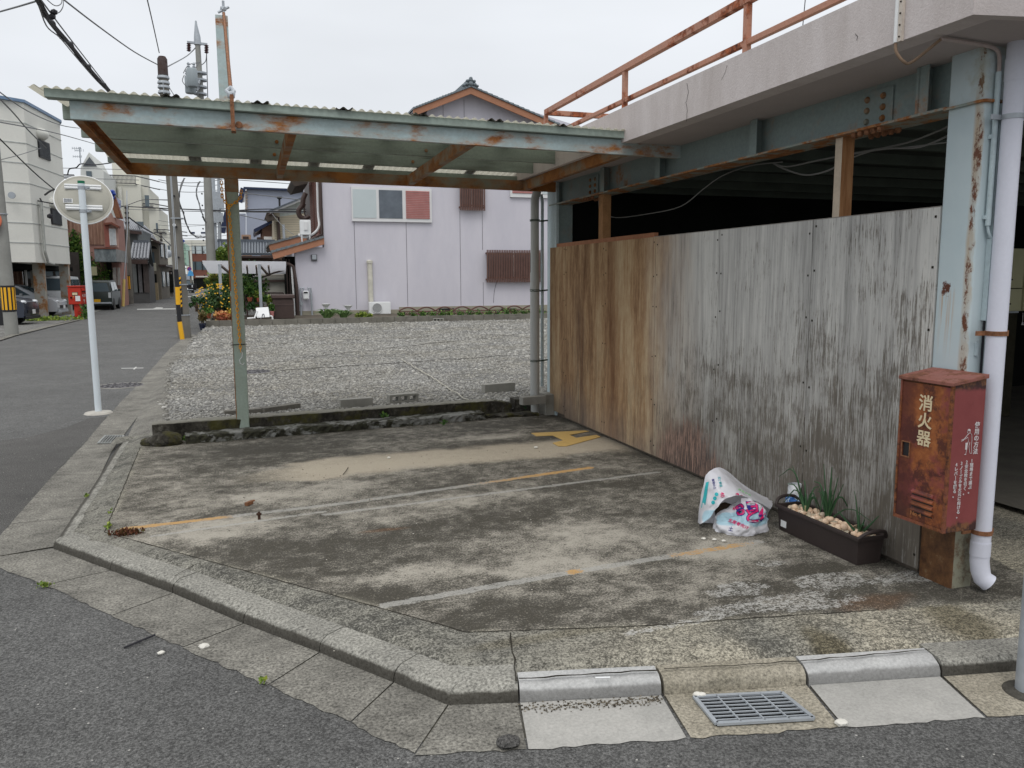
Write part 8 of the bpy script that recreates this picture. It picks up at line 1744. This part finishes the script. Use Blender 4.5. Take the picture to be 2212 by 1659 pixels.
wc = thing('garden_canopy', 'small white corrugated plastic canopy on posts over the potted plants', 'canopy', tuple(A(520, 600, 30)))
n_, f_, Y1c, Y2c = [], [], 29.6, 32.4; vs = []; rows = 9; p0, p1 = A(437, 566, Y1c), A(618, 568, Y1c); q0_, q1_ = A(452, 589, Y2c), A(617, 590, Y2c)
m_wcan = NB('white_translucent_corrugated_sheet', .4, .3).col((.62, .63, .66)); trn = m_wcan.new('ShaderNodeBsdfTranslucent', {'Color': (.75, .76, .80)}); mm_ = m_wcan.new('ShaderNodeMixShader', {0: .5}); m_wcan.t.links.new(m_wcan.b.outputs[0], mm_.inputs[1]); m_wcan.t.links.new(trn.outputs[0], mm_.inputs[2]); m_wcan.t.links.new(mm_.outputs[0], m_wcan.t.nodes['Material Output'].inputs[0])
for i in range(rows*4+1):
    f = i/(rows*4); a, b = p0.lerp(q0_, f), p1.lerp(q1_, f); dz = .035*math.cos(i*math.pi/2)*1.4; vs += [a+Vector((0, 0, dz)), b+Vector((0, 0, dz))]
MB().add(vs, [(2*i, 2*i+1, 2*i+3, 2*i+2) for i in range(rows*4)]).build('roof_sheet', m_wcan.m, wc, recalc=False)
for u in (474, 560): a = A(u, 571, Y1c+.1); MB().bb((a.x-.05, Y1c+.1, zg), (a.x+.05, Y1c+.2, a.z)).build('post', m_galv, wc); MB().beam((a.x, Y1c+.2, a.z-.0), (a.x+.35, Y2c, A(u, 590, Y2c).z-.07), .07, .07).build('rafter', simple('grey_brown_rafter', (.30, .25, .22)), wc)
for u in (500, 517, 533, 553, 580): a, b = A(u, 569, Y1c+.1), A(u+2, 589, Y2c); MB().beam(a-Vector((0, 0, .08)), b-Vector((0, 0, .08)), .06, .05).build('rafter', simple('grey_brown_rafter', (.30, .25, .22)), wc)
MB().tube([A(565, 600, 31.5), A(590, 590, 31.5), A(616, 583, 31.5)], .035, 6).build('brace', m_copper, wc)
# screen and pale wall behind the pots
bk = thing('garden_screen', 'pale boarded screen with dark rails behind the potted plants', 'screen', tuple(A(590, 640, 33.4))); S(MB(), 560, 592, 617, 640, 33.4, .05).build('panel', simple('pale_beige_panel', (.44, .43, .38), .8, .1), bk)
for v0, v1, u0, u1 in ((604, 609, 545, 616), (612.5, 615, 560, 582), (595, 597, 560, 616)): S(MB(), u0, v0, u1, v1, 33.3, .08).build('rail', m_copper, bk)
fn = thing('garden_fence', 'thin dark horizontal rail fence behind the pots', 'fence', tuple(A(560, 634, 31.2))); mb = MB(); mb.beam(A(528, 633, 31.2), A(612, 633, 31.2), .05, .06)
for u in (530, 546, 566, 581, 612): mb.beam(A(u, 633, 31.2), A(u+1, 672, 31.2), .04, .04, (1, 0, 0))
mb.build('rails', m_copper, fn)
def pot(label, u0, v0, u1, v1, Y, mat, fol=None, fsize=.09, fr_=None, n_=350, grp=None, taper=.75, fu=None):
    p, q = A(u0, v1, Y), A(u1, v0, Y); cx_ = (p.x+q.x)/2; r_ = (q.x-p.x)/2; t = thing('potted_plant', label, 'potted plant', (cx_, Y, p.z), grp)
    MB().lathe((cx_, Y, 0), [(r_*taper, p.z), (r_*.96, q.z-.05), (r_*1.04, q.z-.05), (r_*1.04, q.z), (r_*.9, q.z), (r_*.85, q.z-.06)], 20).build('pot', mat, t, smooth=True, angle=30)
    if fol is not None:
        a, b, c_, d_ = fr_; mb = MB(); p2_, q2_ = A(a, d_, Y), A(c_, b, Y); leaf_mesh(mb, ((p2_.x+q2_.x)/2, Y, (p2_.z+q2_.z)/2), ((q2_.x-p2_.x)/2, (q2_.x-p2_.x)/2.4, (q2_.z-p2_.z)/2), n_, fsize, .1, .3); mb.build('foliage', fol, t, recalc=False)
        mb = MB(); [mb.tube([(cx_, Y, q.z-.05), (cx_+random.uniform(-.5, .5)*r_*2, Y+random.uniform(-.1, .1), (p2_.z+q2_.z)/2)], .01, 4) for _ in range(4)]; mb.build('stems', m_bark, t)
    return t
m_pot = simple('terracotta_pot', (.34, .10, .055), .8, .15, 5); m_potpk = simple('pink_clay_pot', (.42, .17, .16), .8); m_potwh = simple('white_pot', (.55, .55, .52), .6); m_potbl = simple('glossy_navy_pot', (.012, .016, .035), .2, .2, spec=.6)
m_orl = leafmat('orange_red_leaves', (.42, .09, .05), (.55, .22, .10), (.62, .45, .16)); m_yll = leafmat('yellow_leaves', (.55, .42, .06), (.68, .58, .12)); m_dry = leafmat('dry_brownish_leaves', (.10, .06, .02), (.16, .13, .05), (.10, .14, .04))
pot('glossy navy pot with a brownish plant on the pavement at the garden corner', 430, 698, 445, 713, 27.3, m_potbl, m_dry, .11, (430, 672, 446, 697), 260, taper=.7)
pot('terracotta pot with low green plant at the left end of the garden wall', 442, 677, 456, 688, 28.6, m_pot, m_leaf, .10, (436, 667, 460, 680), 420)
pot('wide terracotta bowl with orange-red leaves on the garden wall', 466, 685, 494, 693, 28.3, m_pot, m_orl, .13, (462, 676, 499, 689), 900, taper=.8)
pot('pink pot with yellow leaves half hidden by the canopy post', 498, 681, 510, 693, 28.3, m_potpk, m_yll, .11, (494, 671, 510, 683), 260)
pot('terracotta pot with grassy plant on the shelf nearest the canopy post', 534, 642, 545, 651, 30.4, m_pot, m_leaf, .12, (528, 613, 548, 644), 500)
pot('terracotta pot with pale flowering plant on the shelf', 554, 643, 565, 652, 30.4, m_pot, m_leafyel, .10, (549, 628, 568, 645), 350)
pot('white pot with trailing plant below the pot shelf', 569, 652, 577, 661, 30.0, m_potwh, m_leaf, .09, (566, 640, 580, 654), 250)
pot('white pot beside the dark brown bin', 583, 653, 590, 664, 29.8, m_potwh, m_leafyel, .10, (577, 640, 592, 657), 300)
pot('small white pot under the shelf with green foliage', 541, 667, 547, 674, 29.4, m_potwh, m_leafdark, .10, (534, 655, 551, 668), 300)
pot('pink clay pot with small plant behind the white plastic board', 583, 672, 592, 684, 29.0, m_potpk, m_leaf, .09, (581, 657, 592, 673), 300)
pot('red pot with pink flowers in the middle of the shelf', 568, 645, 574, 650, 30.2, m_pot, leafmat('pink_flowers', (.06, .12, .03), (.45, .10, .10)), .08, (564, 640, 577, 650), 160)
shf = thing('plant_shelf', 'dark stepped shelf carrying the potted plants', 'shelf', tuple(A(555, 660, 30.4))); mb = MB(); p, q = A(530, 654, 30.3), A(568, 652, 30.3); mb.bb((p.x, 30.1, p.z-.04), (q.x, 30.7, p.z)); mb.bb((p.x, 29.6, zg+.3), (q.x, 30.05, zg+.34))
for x in (p.x+.05, q.x-.05): mb.bb((x-.03, 30.1, zg), (x+.03, 30.6, p.z-.04)); mb.bb((x-.03, 29.6, zg), (x+.03, 30.0, zg+.3))
mb.build('shelf', m_copper, shf)
c = A(470, 652, 29.6); sh = bush('rounded bush covered in yellow blossoms at the garden corner', (c.x, 29.6, c.z+.02), (.80, .7, .60), 3800, .085, leafmat('dark_bush_leaves', (.012, .035, .012), (.045, .095, .025), (.09, .15, .04)), 'flowering bush', 26, 'flowering_bush')
mb = MB()
for _ in range(110):
    d = Vector((random.gauss(0, 1), -abs(random.gauss(0, 1)), random.gauss(.3, 1))).normalized(); q = Vector((c.x+d.x*.80, 29.6+d.y*.7, c.z+.02+d.z*.60)); mb.blob(q, (.030, .02, .024), 1)
mb.build('blossoms', simple('yellow_orange_blossom', (.75, .45, .04), .6, .2, 9), sh)
c = A(424, 655, 29.0); bush('loose pale shrub spreading over the pavement left of the yellow bush', (c.x, 29.0, c.z-.0), (.36, .4, .28), 320, .09, m_leafdark, clump=8)
c = A(520, 645, 31); bush('dense green shrubbery behind the canopy post', (c.x, 31.6, c.z+.2), (1.3, .6, .75), 2200, .12, m_leaf, clump=22)
c = A(520, 600, 34); bush('dark green hedge behind the white garden canopy', (c.x, 36, c.z-.1), (1.4, .8, .8), 1500, .15, m_leafdark, clump=16); c = A(482, 622, 32); bush('yellow-green maple shrub between the posts of the white canopy', (c.x, 32.5, c.z+.1), (.75, .6, .75), 1300, .12, leafmat('maple_leaves', (.07, .13, .02), (.18, .22, .04), (.28, .20, .05)), clump=14)
c = A(484, 556, 42); bt = thing('round_tree', 'round yellow-green tree top rising behind the white garden canopy', 'tree', (c.x, 42, 0)); mb = MB(); leaf_mesh(mb, (c.x, 42, c.z+.1), (.75, .75, .62), 1500, .14, .5, .2, 18); leaf_mesh(mb, (c.x, 42, c.z-1.1), (.95, .8, .8), 1500, .14, .5, .2, 18); mb.build('crown', leafmat('fresh_tree_leaves', (.05, .10, .012), (.14, .21, .03), (.26, .33, .05)), bt, recalc=False); MB().cyl((c.x, 42, 0), (c.x, 42, c.z), .10, .05).build('trunk', m_bark, bt)
# white board, bin
wb_ = thing('plastic_board', 'white plastic board leaning on a white frame behind the garden wall', 'plastic board', tuple(A(567, 686, 28.6))); a, b, c, d = A(555, 687, 28.7), A(583, 685, 28.7), A(580, 663, 28.95), A(552, 665, 28.95); MB().prism([a, b, c, d], (0, .05, 0)).build('board', m_white, wb_, bevel=.02)
mb = MB(); mb.tube([A(534, 688, 28.5), A(550, 687, 28.5), A(556, 672, 28.6)], .035, 6); mb.tube([A(583, 682, 28.5), A(588, 684, 28.5), A(589, 690, 28.5)], .035, 6); mb.build('frame', m_white, wb_); MB().tube(smooth_pts([A(566, 686, 28.55), A(567, 680, 28.6), A(570, 679, 28.6), A(571, 686, 28.55)]), .015, 5).build('handle', m_potbl, wb_)
bn = thing('storage_bin', 'dark brown lidded storage bin beside the lilac house entrance', 'storage bin', tuple(A(612, 689, 29.2))); p, q = A(591, 690, 29.2), A(634, 638, 29.2); MB().bb((p.x, 29.2, zg), (q.x, 29.9, q.z-.12)).build('body', m_copper, bn, bevel=.03); MB().bb((p.x-.04, 29.15, q.z-.11), (q.x+.04, 29.95, q.z+.03)).build('lid', simple('brown_plastic_lid', (.08, .055, .05), .5), bn, bevel=.03)
MB().bb((p.x, 29.185, q.z-.34), (q.x, 29.198, q.z-.30)).build('band', simple('brown_plastic_lid', (.08, .055, .05)), bn)
for u in (592, 600): pass
# lilies, ground cover, scalloped edging
m_strap = leafmat('strap_leaves', (.04, .09, .025), (.12, .20, .06))
def lily(label, u, v, Y, w_, h, flower):
    b = A(u, v, Y); t = thing('lily_plant', label, 'lily plant', (b.x, Y, zg)); mb = MB()
    for _ in range(60):
        a_ = random.uniform(0, 6.28); l = random.uniform(.6, 1.1)*h; r_ = random.uniform(.3, 1)*w_; p = Vector((b.x+random.uniform(-.1, .1), Y, zg)); d_ = Vector((math.cos(a_)*r_, math.sin(a_)*r_*.5, l)); mid = p+d_*.6+Vector((0, 0, .1*h)); tip = p+Vector((d_.x*1.25, d_.y*1.25, d_.z*.55)); s_ = Vector((.022, 0, 0)); mb.add([p-s_*.5, p+s_*.5, mid+s_, mid-s_, tip], [(0, 1, 2, 3), (3, 2, 4)])
    mb.build('leaves', m_strap, t, recalc=False); q = A(*flower, Y); MB().tube([(b.x, Y, zg), (q.x, Y, q.z)], .012, 5).build('stalk', m_leaf, t); MB().lathe((q.x, Y-.02, q.z), [(.02, -.12), (.07, -.02), (.17, .09), (.08, .05), (.01, .0)], 10).build('flower', m_white, t)
lily('left clump of strap leaves with a white lily at the lilac wall', 706, 690, 28.9, .55, .45, (704, 662)); lily('right clump of strap leaves with a white lily at the lilac wall', 742, 690, 28.9, .50, .40, (752, 665))
bb_ = A(785, 681, 29); bush('low bright yellow-green plant beside the ground cooling unit', (bb_.x, 29, bb_.z), (.40, .25, .13), 500, .08, m_leafyel, 'plant', 8, 'low_plant', False)
mb = MB(); p, q = A(860, 680, 29), A(1180, 680, 29); [leaf_mesh(mb, (p.x+(q.x-p.x)*(k+.5)/16, 29+random.uniform(-.1, .2), zg+.04+random.uniform(0, .05)), ((q.x-p.x)/30, .2, .12+random.uniform(0, .08)), 160, .07, 0) for k in range(16)]; stuff(mb.build('ground_cover', m_leaf, recalc=False), 'low green and reddish ground cover along the foot of the lilac house', 'ground cover')
ed_ = thing('garden_edging', 'reddish brown scalloped plastic edging along the lilac house', 'edging', (p.x, 30.6, zg)); m_ed = simple('reddish_brown_edging', (.13, .065, .055), .7)
a = A(861, 665, 30.6); b = A(1165, 665, 30.6); ne = 8
for k in range(ne):
    x0_, x1_ = a.x+(b.x-a.x)*k/ne, a.x+(b.x-a.x)*(k+1)/ne; mb = MB(); zt_ = A(900, 665, 30.6).z; pts = [Vector((x0_+(x1_-x0_)*i/10, 30.6, zt_-.12+.14*math.sin(math.pi*i/10))) for i in range(11)]; mb.tube(pts, .03, 6); mb.beam((x0_, 30.6, zt_-.14), (x1_, 30.6, zt_-.14), .03, .04); mb.beam((x0_, 30.6, zg+.03), (x1_, 30.6, zg+.03), .03, .04)
    for i in range(9): xx_ = x0_+(x1_-x0_)*i/9; mb.beam((xx_, 30.6, zg), (xx_+.12, 30.6, zt_-.14), .012, .012, (0, 1, 0)); mb.beam((xx_+.12, 30.6, zg), (xx_, 30.6, zt_-.14), .012, .012, (0, 1, 0))
    mb.build('panel', m_ed, ed_)

# ------------------------------------------------------------------ overhead wires
def wire(label, pts, r, mat=m_greycable, sagv=0, tw=False):
    """pts: (u, v, distance)"""
    q = [A(*p) for p in pts]
    if len(q) == 2: q = sag(q[0], q[1], sagv, 14)
    else: q = smooth_pts(q, 5)
    mb = MB().tube(q, r, 5)
    if tw: mb.tube([p+Vector((0, 0, .05*math.sin(i*1.3)))+Vector((.03*math.cos(i*1.3), 0, 0)) for i, p in enumerate(q)], r*.5, 5)
    return tag(mb.build('overhead_wire', mat, smooth=True), label, 'wire')
wire('thick twisted black cable bundle descending from the top left corner behind the canopy edge', [(78, -8, 11), (110, 48, 12.5), (150, 95, 14), (190, 145, 16), (225, 185, 18), (262, 230, 21)], .035, m_cable, tw=True)
wire('thin wire running beside the thick cable bundle at the top left', [(86, -4, 11), (135, 62, 13), (180, 120, 15.5), (225, 178, 18), (265, 228, 21)], .010)
wire('second thin looping wire under the thick cable bundle', [(80, -4, 11.2), (100, 55, 12), (130, 82, 13.2), (160, 118, 14.6), (205, 170, 17), (240, 205, 19)], .009)
wire('wire from the top left running down to the clamp of the brown-grey pole', [(131, -6, 16), (210, 55, 19), (290, 112, 23), (345, 142, 25.8)], .016)
wire('wire from the pole clamp up to the transformer pole', [(360, 145, 25.8), (405, 120, 33.8), (425, 100, 34)], .018)
wire('steep wire rising from the top of the brown-grey pole', [(344, 114, 25.8), (330, 50, 22), (317, -6, 19)], .014)
wire('pale wire crossing the top left corner', [(-10, 28, 14), (40, 14, 12.5), (80, 2, 11.5)], .012)
wire('thin stay wire right of the brown-grey pole above the canopy', [(360, 180, 25.8), (385, 220, 28)], .010)
wire('vertical wire right of the transformer pole', [(446, 116, 34), (449, 220, 36)], .018); wire('loop of small wires at the top left corner', [(98, -4, 11.4), (118, 12, 11.6), (132, 8, 11.7), (134, -6, 11.8)], .006); wire('outer loop of small wires at the top left corner', [(104, 22, 11.8), (125, 28, 11.9), (136, 14, 11.9), (136, -6, 12)], .006)
for k, (u, v) in enumerate(((117, 26), (113, 36))): tag(MB().blob(A(u, v, 11.8), (.045, .04, .04), 1).build('cable_clamp', m_cable), ['upper', 'lower'][k]+' black clamp on the loop of wires at the top left', 'cable clamp')
wire('long wire crossing in front of the white building from the upper left', [(-10, 192, 30), (60, 240, 36), (130, 270, 44), (172, 277, 60)], .022); wire('middle long wire crossing in front of the white building', [(-10, 262, 30), (60, 275, 36), (130, 290, 42), (205, 311, 60)], .022)
wire('black cable descending in front of the white building to its bracket', [(-10, 290, 32), (40, 340, 34), (80, 378, 36), (117, 409, 38)], .024, m_cable); wire('twisted black cable from the mirror edge to the cable bracket', [(117, 409, 38), (108, 413, 39), (97, 421, 40)], .04, m_cable)
wire('beaded pale wire sloping across the white building front', [(-6, 208, 30), (30, 245, 33), (60, 280, 36), (100, 320, 39)], .025); wire('thin wire low across the white building', [(-6, 347, 32), (40, 335, 34), (88, 320, 38)], .014)
wire('thin wire rising to the street lamp arm above the mirror', [(146, 378, 50), (150, 365, 50), (165, 362, 50), (175, 354, 50), (205, 356, 52), (240, 352, 54)], .035, m_cable)
for k, (v0, v1) in enumerate(((363, 370), (384, 392))): wire(['upper', 'lower'][k]+' faint wire between the mirror and the canopy beam', [(135, v0, 60), (300, v1-3, 62)], .02)
wire('black cable along the street from the small left pole to behind the canopy post', [(240, 442, 66), (275, 446, 64), (400, 452, 52), (520, 456, 45), (660, 457, 40)], .035, m_cable); wire('second black cable just under the street cable', [(275, 452, 64), (400, 456, 52), (660, 460, 40)], .02)
wire('cable from the left pole head down to the no parking pole', [(279, 470, 62), (310, 492, 68), (348, 512, 83)], .05, m_cable); wire('cable dropping right from the no parking pole', [(350, 512, 83), (360, 522, 70), (371, 532, 50)], .04, m_cable)
wire('cable from the mirror across the grey house roof', [(240, 452, 60), (270, 445, 63), (308, 432, 66), (362, 432, 40), (373, 433, 27)], .025, m_cable)
wire('twisted grey cable hanging from the canopy area between the two tall poles', [(398, 385, 28), (386, 426, 28), (396, 460, 30), (406, 492, 32), (418, 508, 33), (432, 512, 34), (450, 510, 34)], .022, m_greycable, tw=True)
wire('curly grey cable left of the transformer pole', [(432, 392, 33), (424, 412, 33), (430, 440, 33), (438, 465, 33), (444, 480, 34)], .022, m_greycable, tw=True)
for k, (v0, v1, Y) in enumerate(((388, 382, 60), (392, 394, 62), (408, 404, 64), (476, 482, 90), (486, 478, 95), (504, 500, 90), (512, 506, 95), (520, 520, 100), (530, 524, 100), (538, 534, 110))):
    wire(['highest', 'second', 'third', 'fourth', 'fifth', 'sixth', 'seventh', 'eighth', 'ninth', 'lowest'][k]+' faint wire in the bundle between the brown-grey pole and the transformer pole', [(342, v0, Y), (500, v1, Y)], .022, sagv=.3)
wire('thin wire crossing the blue-grey gable near its top', [(480, 412, 60), (560, 421, 58), (660, 433, 55)], .03, m_greycable); wire('two-strand wire across the sky under the canopy beam', [(440, 384, 60), (560, 392, 60), (640, 398, 60)], .025)
wire('black wire crossing the cream house eave', [(478, 457, 50), (560, 452, 48), (665, 452, 40)], .03, m_cable); wire('thin service wire dropping to the tiled roof', [(512, 463, 60), (580, 478, 60)], .03); wire('diagonal thin wire in front of the cream house wall', [(588, 462, 50), (612, 490, 46), (634, 506, 40)], .015)
wire('thin vertical cord above the salmon railing', [(1740, -6, 9), (1733, 68, 9)], .006, m_cable)
for k, (u0, u1) in enumerate(((411, 421), (434, 447))): tag(MB().beam(A(u0, 503, 60), A(u1, 503, 60), .1, .12).build('cable_closure', simple('dark_navy_closure', (.015, .03, .08))), ['left', 'right'][k]+' dark cable closure hanging between the two tall poles', 'cable closure')
